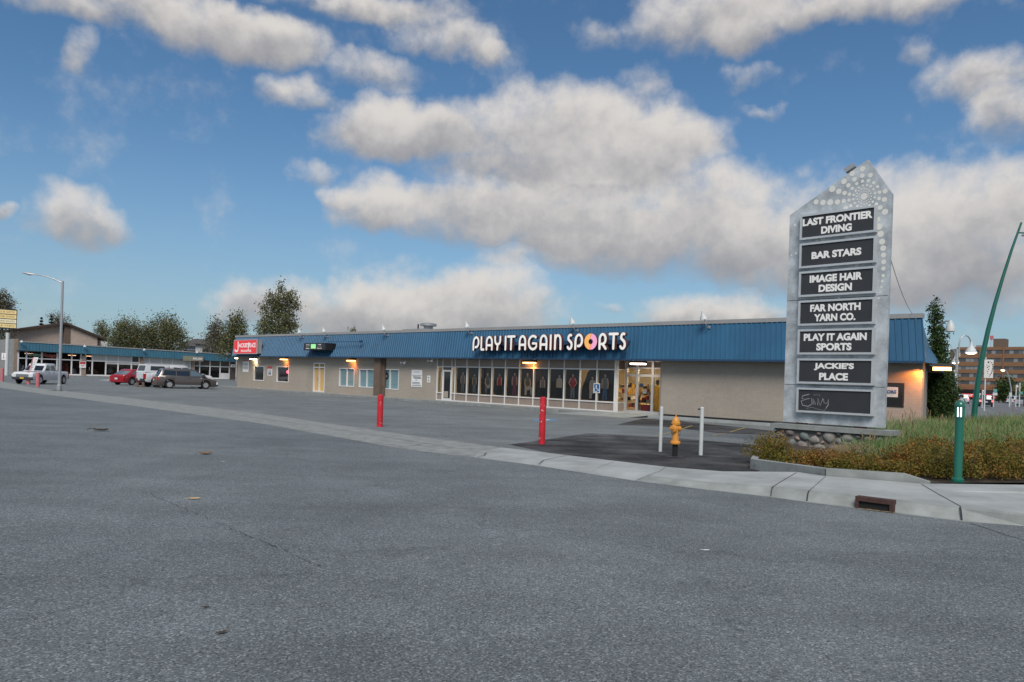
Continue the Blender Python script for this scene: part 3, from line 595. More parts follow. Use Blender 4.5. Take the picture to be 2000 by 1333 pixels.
# ---- storefront: transom row, glass row, sill row
MX = [854, 865, 882.5, 889, 912, 936, 961, 987, 1014.5, 1042.5, 1072, 1102, 1133, 1166, 1202]
MU = [fl(x, 745)[0] for x in MX]; ZS, ZT, ZTOP, ZBASE = .63, 2.36, 2.85, .13
fr = MB(); w = .055
for i, u in enumerate(MU):
    ww = w*1.6 if i == len(MU)-1 else w
    fr.box(u-ww/2, u+ww/2, -.05, .07, ZBASE, ZTOP, 'white_frame')
for i in range(len(MU)-1):
    a, c = MU[i]+w/2, MU[i+1]-(w*.8 if i == len(MU)-2 else w/2)
    for z in ((ZBASE+.03, ZS, ZT) if i != 1 else (ZT,)): fr.box(a, c, -.045, .065, z-.03, z+.03, 'white_frame')
fr.build('storefront_frame', store)
for i in range(len(MU)-1):
    a, c = MU[i]+w/2, MU[i+1]-w/2
    p = MB(); p.box(a, c, .0, .03, ZT+.03, ZTOP, 'tan_panel'); p.build('transom_panel', store)
    if i != 1:
        p = MB(); p.box(a, c, .0, .03, ZBASE+.06, ZS-.03, 'tan_panel'); p.build('sill_panel', store)
        p = MB(); p.box(a, c, .012, .020, ZS+.03, ZT-.03, 'clear_glass'); p.build('window_pane', store)
a, c = MU[1]+w/2, MU[2]-w/2
f = MB(); f.box(a, a+.09, -.03, .05, ZBASE, ZT-.22, 'white_frame'); f.box(c-.09, c, -.03, .05, ZBASE, ZT-.22, 'white_frame'); f.box(a+.09, c-.09, -.03, .05, ZBASE, ZBASE+.16, 'white_frame'); f.box(a+.09, c-.09, -.03, .05, ZT-.32, ZT-.22, 'white_frame')
d = f.build('door', store); p = MB(); p.box(a+.08, c-.08, .0, .01, ZBASE+.15, ZT-.31, 'dark_glass'); p.build('pane', d)
p = MB(); p.box(a+.13, c-.30, -.012, -.004, ZBASE+.2, ZBASE+.62, 'cloth_cream'); p.build('notice', d)
p = MB(); p.box(a, c, .0, .01, ZT-.21, ZT-.03, 'dark_glass'); p.build('window_pane', store)
# ---- recessed entrance
uJ = MU[-1]; dR = col_at(1221, 765, uJ+.06)
def u_on(px, d, py=765): return fl(px, py, d)[0]
e = [uJ+.06, u_on(1244.5, dR), u_on(1274.5, dR), u_on(1274.5, dR)+1.5]
fr = MB()
for i, u in enumerate(e[:3]): fr.box(u-.06 if i else u, u+.07 if i else u+.14, dR-.06, dR+.06, ZBASE, 2.84, 'alu_frame')
for a, c in ((e[0]+.14, e[1]-.06), (e[1]+.07, e[2]-.06), (e[2]+.07, e[3])):
    for z, h in ((ZBASE+.06, .06), (2.09, .06), (2.48, .03), (2.82, .02)): fr.box(a, c, dR-.05, dR+.05, z-h, z+h, 'alu_frame')
fr.box(uJ-.09, uJ+.07, .071, .19, ZBASE, 2.84, 'white_frame')
for z in (ZBASE+.03, ZS, ZT): fr.box(uJ+.0, uJ+.06, .19, dR-.06, z-.03, z+.03, 'alu_frame')
fr.build('entrance_frame', store)
p = MB(); p.box(uJ+.02, uJ+.045, .19, dR-.06, ZBASE+.06, ZS-.03, 'tan_panel'); p.build('side_panel', store); p = MB(); p.box(uJ+.02, uJ+.045, .19, dR-.06, ZT+.03, 2.84, 'dark_panel'); p.build('side_panel', store)
p = MB(); p.box(uJ+.03, uJ+.036, .19, dR-.06, ZS+.03, ZT-.03, 'clear_glass'); p.build('window_pane', store)
for k, (a, c) in enumerate(((e[0]+.14, e[1]-.06), (e[1]+.07, e[2]-.06), (e[2]+.07, e[3]))):
    p = MB(); p.box(a, c, dR-.005, dR+.003, ZBASE+.12, 2.03, 'clear_glass'); o = p.build('door', store)
    if k < 2:
        h = MB(); x = c-.10 if k == 0 else a+.10; h.tube([(x, dR-.05, 1.0), (x, dR-.09, 1.02), (x, dR-.09, 1.38), (x, dR-.05, 1.4)], .014, 'steel', 6); h.build('handle', o)
    p = MB(); p.box(a, c, dR-.004, dR+.002, 2.15, 2.45, 'clear_glass'); p.build('transom_pane', store)
    p = MB(); p.box(a, c, dR-.01, dR+.02, 2.51, 2.80, 'dark_panel'); p.build('transom_panel', store)
p = MB(); p.box(ud1-.24, ud1-.002, .251, 2.4, 0, 2.84, 'tan_block'); p.build('entrance_wall', store)
# ---- the lit shop inside
b = MB(); b.prismz([(us0, .3), (UR-.6, .3), (UR-4, 14), (us0, 14)], .02, .10, 'shop_floor'); b.build('shop_floor', store)
b = MB(); b.prismz([(us0, .3), (UR-.6, .3), (UR-4, 14), (us0, 14)], 3.32, 3.36, 'cream'); b.build('shop_ceiling', store)
b = MB(); b.box(us0, UR-4.2, 13.9, 14, .1, 3.32, 'cream'); b.box(us0-.1, us0, .3, 14, .1, 3.32, 'cream'); b.prismz([(UR-.6, .3), (UR-.5, .3), (UR-3.9, 14), (UR-4, 14)], .1, 3.32, 'cream'); b.build('shop_wall', store)
for k in range(4):
    for q in range(3):
        u0 = us1-1.2+q*2.6; y = dR+1.4+k*2.6; t = MB(); t.box(u0, u0+2.0, y, y+.16, 3.02, 3.10, 'tube_light'); t.box(u0, u0+2.0, y-.05, y+.21, 3.101, 3.18, 'white'); t.build('ceiling_light', store)
for k in range(3):
    t = MB(); u0 = us0+2+k*4.2; t.box(u0, u0+1.6, 5, 5.15, 3.0, 3.08, 'tube_light'); t.build('ceiling_light', store)
# goods: racks and displays just inside
def rack(u, y, cols, label, h=1.5, ln=1.4):
    r = thing('clothes_rack', label, 'clothes rack', wp(u, y, .10), RZ, 'clothes racks in the lit shop'); f = MB()
    for s in (-ln/2, ln/2): f.tube([(s, 0, 0), (s, 0, h)], .02, 'steel', 6); f.tube([(s, -.25, .02), (s, .25, .02)], .02, 'steel', 6)
    f.tube([(-ln/2, 0, h), (ln/2, 0, h)], .02, 'steel', 6); f.build('rail', r)
    k = int(ln/.14)
    for i in range(k):
        x = -ln/2+.1+i*.14; g = MB(); m = cols[i % len(cols)]; hh = .75+.15*random.random()
        g.prism([(x-.02, h-.05), (x+.02, h-.05), (x+.05, h-.18), (x+.06, h-hh), (x-.06, h-hh), (x-.05, h-.18)], -.24, .24, m); g.build('garment', r)
rack(us1+1.0, dR+1.6, ['cloth_orange', 'cloth_red', 'white'], 'rack of orange and red garments behind the left entrance door')
rack(us1+2.6, dR+3.4, ['cloth_blue', 'cloth_grey', 'black'], 'rack of dark garments deep behind the middle entrance door')
rack(us1+1.0, dR+5.2, ['cloth_cream', 'cloth_green', 'white'], 'rack of pale garments at the back of the lit shop', 1.7)
rack(us1+4.0, dR+5.0, ['cloth_maroon', 'cloth_grey', 'cloth_cream'], 'rack of maroon and grey garments behind the right glass door', 1.6)
def shelf(u, y, label, ln=1.2):
    r = thing('display_shelf', label, 'shelf', wp(u, y, .10), RZ, 'wooden display shelves in the lit shop'); f = MB()
    for s in (-ln/2, ln/2): f.box(s-.02, s+.02, -.2, .2, 0, 1.3, 'plywood')
    for z in (.15, .55, .95, 1.3): f.box(-ln/2+.02, ln/2-.02, -.2, .2, z-.015, z+.015, 'plywood')
    f.build('frame', r); g = MB()
    for z in (.15, .55, .95, 1.3):
        x = -ln/2+.08
        while x < ln/2-.2:
            ww = .1+.12*random.random(); g.box(x, x+ww, -.15, .1, z+.016, z+.1+.2*random.random(), random.choice(['cloth_red', 'black', 'white', 'cloth_blue', 'cloth_cream', 'cloth_yellow', 'charcoal'])); x += ww+.03
    g.build('stock', r)
shelf(us1+.7, dR+.9, 'low wooden shelf of goods just inside the left entrance door', .9); shelf(us1+2.2, dR+2.0, 'wooden shelf of shoes behind the middle entrance door'); shelf(us1-3.0, dR+4, 'wooden shelf of goods behind the poster windows', 2.4)
t = thing('shop_mannequin', 'mannequin in a long yellow garment inside the right glass door', 'mannequin', wp(u_on(1284, dR+.8), dR+.8, .10), RZ); g = MB()
g.lathe([(.13, 0), (.16, .5), (.13, 1.0), (.20, 1.3), (.17, 1.45), (.06, 1.52)], 'cloth_yellow', 12); g.build('garment', t); g = MB(); g.lathe([(.05, 1.5), (.09, 1.6), (.10, 1.7), (.06, 1.8)], 'hair', 10); g.build('head', t)
t = thing('red_bin', 'red plastic tub on the floor inside the entrance doors', 'tub', wp(u_on(1265, dR+.7), dR+.7, .10), RZ); g = MB(); g.lathe([(.30, 0), (.36, .42), (.37, .44), (.34, .44), (.30, .1)], 'cloth_red', 14); g.build('tub', t)
for (px, z, w_, h_, m, lab) in ((1252, 1.42, .24, .26, 'blue_sign', 'blue and yellow notice taped inside the middle entrance door'), (1259, 1.16, .22, .20, 'white', 'small white notice taped inside the middle entrance door')):
    t = MB(); u = u_on(px, dR); t.box(-w_/2, w_/2, 0, .003, 0, h_, m)
    if m == 'blue_sign': t.box(-w_/2, w_/2, -.002, 0, 0, h_*.25, 'cloth_yellow')
    else: t.box(-w_/4, w_/4, -.002, 0, h_*.55, h_*.7, 'black')
    tag(t.build('door_notice'), lab, 'notice', None, wp(u, dR+.01, z), RZ)

# ================================================================== POSTERS BEHIND THE GLASS
def poster(i, u0, u1, label, top, bottom, pose, lean=0.0, scale=1.0, prop=None):
    """one hung banner: dark backdrop with a life-size athlete printed on it"""
    W = u1-u0; H = ZT-ZS-.08; t = MB(); nx = 8                         # slack cloth: gentle folds
    vs = []; ph = random.random()*6
    for k in range(nx+1):
        x = -W/2+W*k/nx; y = .018*math.sin(ph+k*1.9)
        vs += [(x, y, 0), (x, y*.5, H if not pose.get('slip') else H*min(1, .35+.65*(x+W/2)/(W*.42)))]
    t.add(vs, [(2*k, 2*k+2, 2*k+3, 2*k+1) for k in range(nx)], 'poster_dark', True)
    cx = pose.get('x', 0); s = H*.86*scale; fy = -.028; z0 = .06
    def P(pts, m, y=0): t.add([(cx+x*s, fy-y, z0+z*s) for x, z in pts], [list(range(len(pts)))], m)
    sk = pose.get('skin', 'skin'); kneel = pose.get('kneel')
    if kneel:
        P([(-.13, .02), (-.02, .02), (.0, .22), (.16, .26), (.20, .02), (.27, .02), (.28, .34), (.0, .42), (-.14, .40)], bottom)
        P([(-.13, .36), (.14, .36), (.17, .66), (.10, .76), (-.09, .76), (-.15, .66)], top, .002); hz = .86
        P([(-.15, .66), (-.09, .68), (-.10, .45), (.02, .33), (-.03, .29), (-.17, .43)], sk, .004); P([(.17, .66), (.11, .68), (.15, .46), (.08, .33), (.13, .30), (.22, .45)], sk, .004)
        t.disc(cx+.06*s, z0+.30*s, .085*s, fy-.006, 'cloth_cream', 12)
    else:
        P([(-.11, .0), (-.03, .0), (.0, .30), (.03, .0), (.11, .0), (.10, .46), (-.10, .46)], bottom)
        P([(-.11, .42), (.11, .42), (.13, .70), (.14, .80), (.06, .84), (-.06, .84), (-.14, .80), (-.13, .70)], top, .002); hz = .92
        if pose.get('hip'):
            P([(-.14, .80), (-.09, .78), (-.17, .60), (-.08, .48), (-.11, .45), (-.23, .60)], sk, .004); P([(.14, .80), (.09, .78), (.17, .60), (.08, .48), (.11, .45), (.23, .60)], sk, .004)
        else:
            P([(-.14, .80), (-.09, .80), (-.12, .60), (-.11, .42), (-.16, .42), (-.18, .60)], sk, .004); P([(.14, .80), (.09, .80), (.12, .60), (.11, .42), (.16, .42), (.18, .60)], sk, .004)
    P([(-.03, hz-.10), (.03, hz-.10), (.03, hz), (-.03, hz)], sk, .001)
    t.disc(cx, z0+hz*s, .055*s, fy-.003, sk, 14, rz=.072*s); P([(-.058, hz+.0), (-.05, hz+.065), (0, hz+.09), (.05, hz+.065), (.058, hz+.0), (.04, hz+.03), (-.04, hz+.03)], 'hair', .006)
    if pose.get('ball'): t.disc(cx+pose['ball'][0]*s, z0+pose['ball'][1]*s, .08*s, fy-.010, 'cloth_cream', 14)
    o = t.build('window_poster', fix=False); tag(o, label, 'poster', 'athlete posters in the storefront windows', wp((u0+u1)/2, .10, ZS+.05), RZ)
PO = [("dark window poster with a figure in grey, leftmost of the athlete posters", 'cloth_grey', 'cloth_grey', {'x': .1}), ("dark poster with an athlete in green top and pale leg, second from the storefront door", 'cloth_green', 'cloth_grey', {'x': .05}),
      ("dark poster with a kneeling player, just left of the red shirt poster", 'cloth_green', 'cloth_grey', {'kneel': 1, 'x': .1}), ("dark window poster of an athlete in a bright red shirt", 'cloth_red', 'black', {}),
      ("dark poster of a player in a maroon kit, between red shirt and kneeling ball poster", 'cloth_maroon', 'cloth_maroon', {'x': .12}), ("dark poster of a kneeling player in a green vest holding a pale ball", 'cloth_green', 'cloth_cream', {'kneel': 1, 'x': .0}),
      ("dark poster with a faint figure, directly behind the red bollard's top", 'cloth_grey', 'black', {'x': .05}), ("dark poster of an athlete in a pale top, right of the bollard", 'cloth_cream', 'black', {'x': .15}),
      ("dark poster of a player in a red kit with hands on hips", 'cloth_red', 'cloth_grey', {'hip': 1}), ("dark poster of a player in a cream hooded top, beside the accessible sign", 'cloth_cream', 'cloth_cream', {'kneel': 1, 'x': .22, 'slip': 1}),
      ("dark poster of two athletes in jeans, rightmost storefront window", 'cloth_grey', 'cloth_blue', {'x': -.12})]
for k, (lab, tp, bt, pose) in enumerate(PO): poster(k, MU[3+k]+.05, MU[4+k]-.05, lab, tp, bt, pose, scale=(.94, .86, 1.0, .90, .97, 1.04, .84, .92, .98, .95, 1.0)[k])
# accessible parking plate on a mullion, neon in a window
t = MB(); u, z = fl(1165, 769, -.06); z = fl(1165, 768, -.06)[1]; S = .27
t.box(-S*.8, S*.8, 0, .01, 0, S*1.9, 'white'); t.box(-S*.66, S*.66, -.004, 0, S*.14, S*1.76, 'blue_sign')
t.disc(-.02, S*1.36, .045, -.008, 'white'); t.tube([(-.02, -.008, S*1.2), (-.02, -.008, S*.8), (.09, -.008, S*.8), (.13, -.008, S*.42)], .020, 'white', 6)
t.tube([(-.05+.11*math.cos(a), -.008, S*.62+.11*math.sin(a)) for a in np.linspace(1.9, 5.9, 12)], .016, 'white', 6)
tag(t.build('accessible_sign'), 'small blue and white wheelchair sign fixed to a storefront mullion', 'sign', None, wp(u, -.06, z), RZ)
a, c, z0, z1 = WIN[1]
t = MB(); t.tube([(.16*math.cos(q), 0, .10*math.sin(q)) for q in np.linspace(0, 2*PI, 20)], .025, 'neon_red', 6); t.tube([(-.12, 0, -.02), (-.02, 0, .05), (.02, 0, -.04), (.12, 0, .04)], .02, 'neon_red', 6)
tag(t.build('neon_sign'), 'small glowing red neon sign in the second window from the left', 'neon sign', None, wp(c-.30, .06, z0+(z1-z0)*.66), RZ)
a, c, z0, z1 = WIN[5]
t = MB(); t.disc(0, 0, .26, 0, 'black', 20); t.disc(.02, .0, .10, -.003, 'grey', 14); tag(t.build('window_decal', fix=False), 'round black decal on the teal window right of the pillar', 'decal', None, wp(a+.55, .085, z1-.5), RZ)

# ================================================================== SIGNS AND LAMPS ON THE FRONT
def local(px, py, d): return fl(px, py, d)
# ---- the big shop lettering
def arc(cx, cz, rx, rz, a0, a1, n=14): return [(cx+rx*math.cos(math.radians(a0+(a1-a0)*k/n)), cz+rz*math.sin(math.radians(a0+(a1-a0)*k/n))) for k in range(n+1)]
GL = {  # strokes on a 1 x 1 box, rounded single-line capitals
 'P': [[(.10, 0), (.10, .55)]+arc(.52, .60, .40, .40, 180, -90, 18)+[(.42, .20)]],
 'L': [[(.12, 1), (.12, .12)]+arc(.26, .12, .14, .12, 180, 270, 6)+[(.92, 0)]],
 'A': [[(.06, 0), (.06, .58)]+arc(.50, .58, .44, .42, 180, 0, 16)+[(.94, 0)], [(.14, .34), (.90, .34)]],
 'Y': [[(.08, 1), (.08, .74)]+arc(.50, .74, .42, .34, 180, 360, 14)+[(.92, 1)], [(.52, .38), (.46, 0)]],
 'I': [[(.5, 1), (.5, 0)]],
 'T': [[(.02, 1), (.98, 1)], [(.52, 1), (.50, 0)]],
 'G': [arc(.52, .5, .46, .5, 52, 320, 22)+[(.90, .42), (.50, .44)]],
 'N': [[(.08, 0), (.08, 1)], [(.08, .5)]+arc(.50, .60, .40, .40, 165, 0, 14)+[(.92, 0)]],
 'S': [arc(.58, .76, .40, .24, 65, 200, 12)+arc(.46, .27, .44, .27, 50, -150, 14)],
 'R': [[(.10, 0), (.10, .60)]+arc(.48, .66, .38, .34, 180, -90, 16)+[(.36, .32)], [(.50, .32), (.90, 0)]]}
TX = [('P', 361, 437), ('L', 440, 484), ('A', 491, 566), ('Y', 572, 648), ('I', 674, 700), ('T', 700, 784), ('A', 813, 892), ('G', 900, 1008), ('A', 1016, 1100), ('I', 1113, 1142), ('N', 1156, 1240), ('S', 1282, 1347), ('P', 1352, 1450), ('R', 1588, 1684), ('T', 1690, 1792), ('S', 1795, 1868)]
SGD = -1.05                                                          # face of the letters in front of the wall plane
uA = fl(850+361/5, 670, SGD)[0]; sg = thing('shop_lettering', 'large white rounded shop lettering with a pink and yellow ring on blue mansard', 'shop sign', wp(uA, SGD), RZ)
zl0 = fl(950, 685.5, SGD)[1]; zl1 = fl(950, 656.5, SGD)[1]; zr0 = fl(1210, 683.5, SGD)[1]; zr1 = fl(1210, 650, SGD)[1]
LB_, LT_ = (zl0+zr0)/2, (zl1+zr1)/2; HH = LT_-LB_
def ribbon(mb, pts, w, y, m, th=0.0):
    """flat stroke of width w with round ends and joints, at depth y, th thick behind it"""
    P = [Vector((p[0], p[1])) for p in pts]; Lf, Rt = [], []
    for i, p in enumerate(P):
        t = (P[min(i+1, len(P)-1)]-P[max(i-1, 0)]).normalized(); nrm = Vector((-t.y, t.x))
        Lf.append(p+nrm*w/2); Rt.append(p-nrm*w/2)
    def cap(c, t):
        a0 = math.atan2(t.y, t.x); return [c+Vector((math.cos(a0+q), math.sin(a0+q)))*w/2 for q in np.linspace(-PI/2, PI/2, 7)[1:-1]]
    endc = cap(P[-1], (P[-1]-P[-2]).normalized()); startc = cap(P[0], (P[0]-P[1]).normalized())
    vs = [(q.x, y, q.y) for q in Lf+Rt]; n = len(P); mb.add(vs, [(i, i+1, n+i+1, n+i) for i in range(n-1)], m)
    mb.add([(q.x, y, q.y) for q in [Rt[-1]]+endc+[Lf[-1]]], [list(range(7))], m); mb.add([(q.x, y, q.y) for q in [Lf[0]]+startc+[Rt[0]]], [list(range(7))], m)
    if th:
        loop = Rt+endc+Lf[::-1]+startc; k = len(loop)
        mb.add([(q.x, y, q.y) for q in loop]+[(q.x, y+th, q.y) for q in loop], [(i, (i+1) % k, k+(i+1) % k, k+i) for i in range(k)], 'logo_side')
for ch, x0, x1 in TX:
    a = fl(850+x0/5, 670, SGD)[0]-uA; c = fl(850+x1/5, 670, SGD)[0]-uA; w = HH*.155; mb = MB()
    for si, st in enumerate(GL[ch]):
        st = [(a+w/2+(c-a-w)*x, LB_+w/2+(HH-w)*z) for x, z in st]
        ribbon(mb, st, w*1.28, .012+si*.004, 'logo_side', .16); ribbon(mb, st, w, -.004-si*.004, 'logo_white')
    mb.build('letter', sg, fix=False)
a = fl(850+1456/5, 670, SGD)[0]-uA; c = fl(850+1580/5, 670, SGD)[0]-uA; cx, cz = (a+c)/2, (LB_+LT_)/2; R_, r_ = (c-a)/2, (c-a)*.17
for (m, a0, a1) in (('logo_yellow', 75, 285), ('logo_pink', -105, 98)):
    mb = MB(); o_ = [(cx+R_*math.cos(q), cz+R_*1.0*math.sin(q)) for q in np.radians(np.linspace(a0+(4 if m == 'logo_yellow' else 0), a1-4, 24))]; i_ = [(cx+r_*math.cos(q), cz+r_*math.sin(q)) for q in np.radians(np.linspace(a1+12, a0+18, 18))]
    mb.prism(o_+i_, 0, .14, m, side='logo_side'); mb.build('ring', sg)
rw = MB(); rw.box(.3, fl(1222, 670, SGD)[0]-uA-.3, .178, .85, LB_+HH*.36, LB_+HH*.58, 'blue_trim'); rw.build('raceway', sg)
# ---- Jackie's box sign
D1 = -1.0
u0, zT = fl(457.5, 666, D1); u1, zB = fl(500.5, 690.5, D1); zT = (zT+fl(500, 664, D1)[1])/2
s = thing('cabinet_sign', 'red lit box sign with white cafe lettering at the left roof end', 'sign', wp(u0, D1), RZ); W = u1-u0; H = zT-zB
m = MB(); m.box(0, W, .012, .5, zB, zT, 'cap_metal'); m.box(.4, .6, .5, .95, zB+.2, zT-.4, 'blue_trim'); m.box(W-.6, W-.4, .5, .95, zB+.2, zT-.4, 'blue_trim'); m.box(-.06, W+.06, 0, .10, zB-.06, zB, 'alu_frame'); m.box(-.06, W+.06, 0, .10, zT, zT+.06, 'alu_frame'); m.box(-.06, 0, 0, .10, zB, zT, 'alu_frame'); m.box(W, W+.06, 0, .10, zB, zT, 'alu_frame'); m.build('cabinet', s)
m = MB(); m.box(.005, W-.005, 0, .010, zB+.005, zT-.005, 'red_sign'); m.build('sign_face', s)
m = MB(); put_text(m, 'ACKIE\'S', W*.45, zB+H*.45, W*.46, H*.34, -.006, 'sign_white', .03); put_text(m, 'PLACE', W*.82, zB+H*.45, W*.28, H*.34, -.006, 'sign_white', .03)
ribbon(m, [(W*.19, zB+H*.86), (W*.19, zB+H*.34)]+[(x*W, zB+z*H) for x, z in arc(.12, .30, .07, .14, 0, -170, 8)], .16, -.008, 'sign_white'); ribbon(m, [(W*.665, zB+H*.80), (W*.65, zB+H*.22)], .10, -.010, 'sign_white'); m.build('lettering', s, fix=False)
m = MB(); put_text(m, 'RESTAURANT CAFE', W*.55, zB+H*.10, W*.46, H*.17, -.006, 'sign_white', .03); m.build('caption', s, fix=False)
# ---- black menu board sign with a green screen
D1 = -1.15; u0, zT = fl(593.5, 671, D1); u1, zB = fl(636, 684, D1)
s = thing('box_sign', 'black box sign with a green square and white lines on the blue mansard', 'sign', wp(u0, D1), RZ); W = u1-u0; H = zT-zB
m = MB(); m.prism([(0, zB), (W, zB), (W, zT), (0, zT)], 0, .9, 'black'); m.build('cabinet', s)
m = MB(); m.box(.1, W-.15, -.008, 0, zB+.08, zT-.05, 'charcoal'); m.build('sign_face', s)
m = MB(); m.box(W*.34, W*.56, -.016, -.009, zB+.12, zT-.08, 'green_screen'); m.build('screen', s)
m = MB()
for (cx, wd, ts) in ((.19, .17, 'CIGARS'), (.72, .16, 'VAPE')): put_text(m, ts, W*cx, zB+H*.68, W*wd, H*.16, -.012, 'letter_white', .03)
for (cx, wd, ts) in ((.19, .17, 'PIPES'), (.72, .22, 'TOBACCO')): put_text(m, ts, W*cx, zB+H*.16, W*wd, H*.16, -.012, 'letter_white', .03)
for cx in (.13, .19, .25, .66, .72, .78): m.disc(W*cx, zB+H*.50, .05, -.012, 'grey', 8)
m.build('lettering', s, fix=False)
# conduit across the mansard
pc = [fl(640, 668, -.62), fl(705, 667.5, -.5)]
m = MB(); m.tube([(pc[0][0], -.66, pc[0][1]), (pc[1][0], -.50, pc[1][1])], .03, 'blue_metal', 6); m.box(pc[1][0]-.08, pc[1][0]+.08, -.62, -.40, pc[1][1]-.08, pc[1][1]+.08, 'blue_trim')
tag(m.build('conduit'), 'thin blue conduit running along the mansard from the black box sign', 'conduit', None, wp(0, 0), RZ)
# ---- notices on the wall
def notice(name, px0, px1, py0, py1, label, lines, base='white', head=None, hm='notice_red', frame=None):
    (a, zt_), (c, zb_) = fl(px0, py0, -.02), fl(px1, py1, -.02); zt_ = (fl(px0, py0, -.02)[1]+fl(px1, py0+(px1-px0)*.03, -.02)[1])/2; zb_ = fl((px0+px1)/2, py1, -.02)[1]
    W, H = c-a, zt_-zb_; m = MB(); m.box(0, W, 0, .018, 0, H, base)
    if head: m.box(0, W, -.004, 0, H*(1-head), H, hm)
    for (x0, x1, z0, z1, mt) in lines: m.box(x0*W, x1*W, -.005, -.001, z0*H, z1*H, mt)
    tag(m.build(name), label, 'notice', None, wp(a, -.02, zb_), RZ)
TL = 'text_grey'
notice('wall_notice', 474.5, 485, 704, 727, 'tall white notice board with red edges beside the left corner lamp', [(.1, .9, z, z+.05, TL) for z in (.25, .37, .49, .61, .73)], head=.10)
notice('wall_notice', 523, 531, 715.5, 734, 'white and red parking notice between the two dark windows', [(.15, .85, .1, .35, TL), (.15, .85, .42, .5, TL), (.15, .85, .56, .62, TL)], head=.28)
notice('wall_notice', 804, 823.5, 722.5, 756, 'large white notice panel with rows of dark text right of teal window', [(.1, .95, .06, .10, TL), (.12, .85, .16, .20, TL), (.08, .8, .24, .28, TL), (.4, .58, .38, .42, TL), (.25, .95, .49, .53, 'black'), (.15, .88, .56, .60, 'black'), (.08, .95, .66, .69, TL), (.22, .75, .84, .90, 'pale_steel')])
notice('wall_notice', 834.5, 840, 734, 747.5, 'small white notice next to the storefront door', [(.3, .7, .6, .8, TL), (.3, .7, .2, .4, TL)])
notice('wall_notice', 1732, 1753.5, 756, 776, 'white sign with blue letters in dark window behind the pylon sign', [], base='offwhite')
(a, z1) = fl(1700, 747, -.008); (c, z0) = fl(1765, 797, -.008)
m = MB(); m.box(0, c-a, 0, .006, 0, z1-z0, 'interior_dark'); m.box(.05, c-a-.05, -.004, 0, .05, z1-z0-.05, 'dark_glass'); tag(m.build('dark_window'), 'dark window in the tan wall right of the pylon sign', 'window', None, wp(a, -.008, z0), RZ)
(a, z1) = fl(1732, 762, -.045); (c, z0) = fl(1750.5, 769, -.045)
m = MB(); put_text(m, 'ORS', 0, 0, c-a, z1-z0, 0, 'blue_sign', .04); tag(m.build('sign_letters', fix=False), 'blue capital letters on the white sign in the dark window', 'lettering', None, wp((a+c)/2, -.045, z0), RZ)
# ---- wall lamps under the eaves
def wall_lamp(px, lens, label, power, col, d=0.0, py=708, size=1.0, spill=True):
    u, z = fl(px, py, d-.3); L_ = .42*size
    r = thing('wall_lamp', label, 'wall lamp', wp(u, d, z), RZ, 'lamps under the eaves')
    m = MB(); m.prism([(-L_, .02), (L_, .02), (L_, .14), (-L_, .14)], -.34, 0, 'soffit'); m.build('housing', r)
    m = MB(); m.box(-L_*.95, L_*.95, -.335, -.06, -.05, .018, lens); m.build('lens', r)
    if power:
        ld = bpy.data.lights.new('lamp_light', 'SPOT'); ld.energy = power; ld.color = col; ld.spot_size = math.radians(110); ld.spot_blend = 1.0; ld.shadow_soft_size = .06
        lo = bpy.data.objects.new('lamp_light', ld); C.objects.link(lo); lo.parent = r; lo.location = (.25, -.30, -.08); lo.rotation_euler = (math.radians(38), 0, math.radians(12))
wall_lamp(492.5, 'warm_lens', 'lit warm white lamp over the leftmost window', 32, (1, .78, .42), py=701.5)
wall_lamp(552, 'orange_lens', 'lit orange lamp above the second window', 42, (1, .20, .02), py=702)
wall_lamp(683, 'orange_lens', 'lit orange lamp above the teal windows', 42, (1, .20, .02), py=704.5)
wall_lamp(1031.5, 'orange_lens', 'lit orange lamp above the athlete posters', 30, (1, .36, .06), py=708.5)
wall_lamp(1244, 'pink_lens', 'lit white lamp over the glass entrance doors', 25, (1, .85, .65), py=710.5, d=.15)
r = thing('wall_lamp', 'lit orange lamp on the right end corner of the store', 'wall lamp', wp(UR+.55, .45, 2.62), RZ, 'lamps under the eaves')
m = MB(); m.box(-.32, .30, -.1, .14, .06, .20, 'soffit'); m.build('housing', r); m = MB(); m.box(-.30, .28, -.09, .13, -.07, .055, 'orange_lens'); m.build('lens', r)
ld = bpy.data.lights.new('lamp_light', 'SPOT'); ld.energy = 130; ld.color = (1, .30, .05); ld.spot_size = math.radians(110); ld.spot_blend = .5; ld.shadow_soft_size = .05
lo = bpy.data.objects.new('lamp_light', ld); C.objects.link(lo); lo.parent = r; lo.location = (-.45, -.75, .0); lo.rotation_euler = (math.radians(30), 0, math.radians(62))
r = thing('wall_lamp', 'lit warm white lamp on the far left end of the store', 'wall lamp', wp(UL-.55, .2, 2.85), RZ, 'lamps under the eaves')
m = MB(); m.box(-.35, .35, -.1, .14, .02, .16, 'soffit'); m.build('housing', r); m = MB(); m.box(-.33, .33, -.09, .13, -.07, .018, 'warm_lens'); m.build('lens', r)
# unlit twin floodlights
def small_flood(px, py, label):
    u, z = fl(px, py, -.2); r = thing('security_light', label, 'security light', wp(u, 0, z), RZ, 'unlit floodlights under the eave')
    m = MB(); m.box(-.07, .07, -.05, 0, -.07, .07, 'white'); m.build('base', r)
    for s in (-1, 1):
        m = MB(); m.lathe([(.03, 0), (.05, .05), (.09, .16), (.09, .18)], 'white', 10, Matrix.Translation((s*.13, -.16, -.02)) @ Matrix.Rotation(math.radians(115), 4, 'X') @ Matrix.Rotation(s*.5, 4, 'Y')); m.build('lamp_head', r)
small_flood(788, 707, 'white twin floodlight under the eave above the large notice panel'); small_flood(841, 703, 'white twin floodlight under the eave beside the storefront')
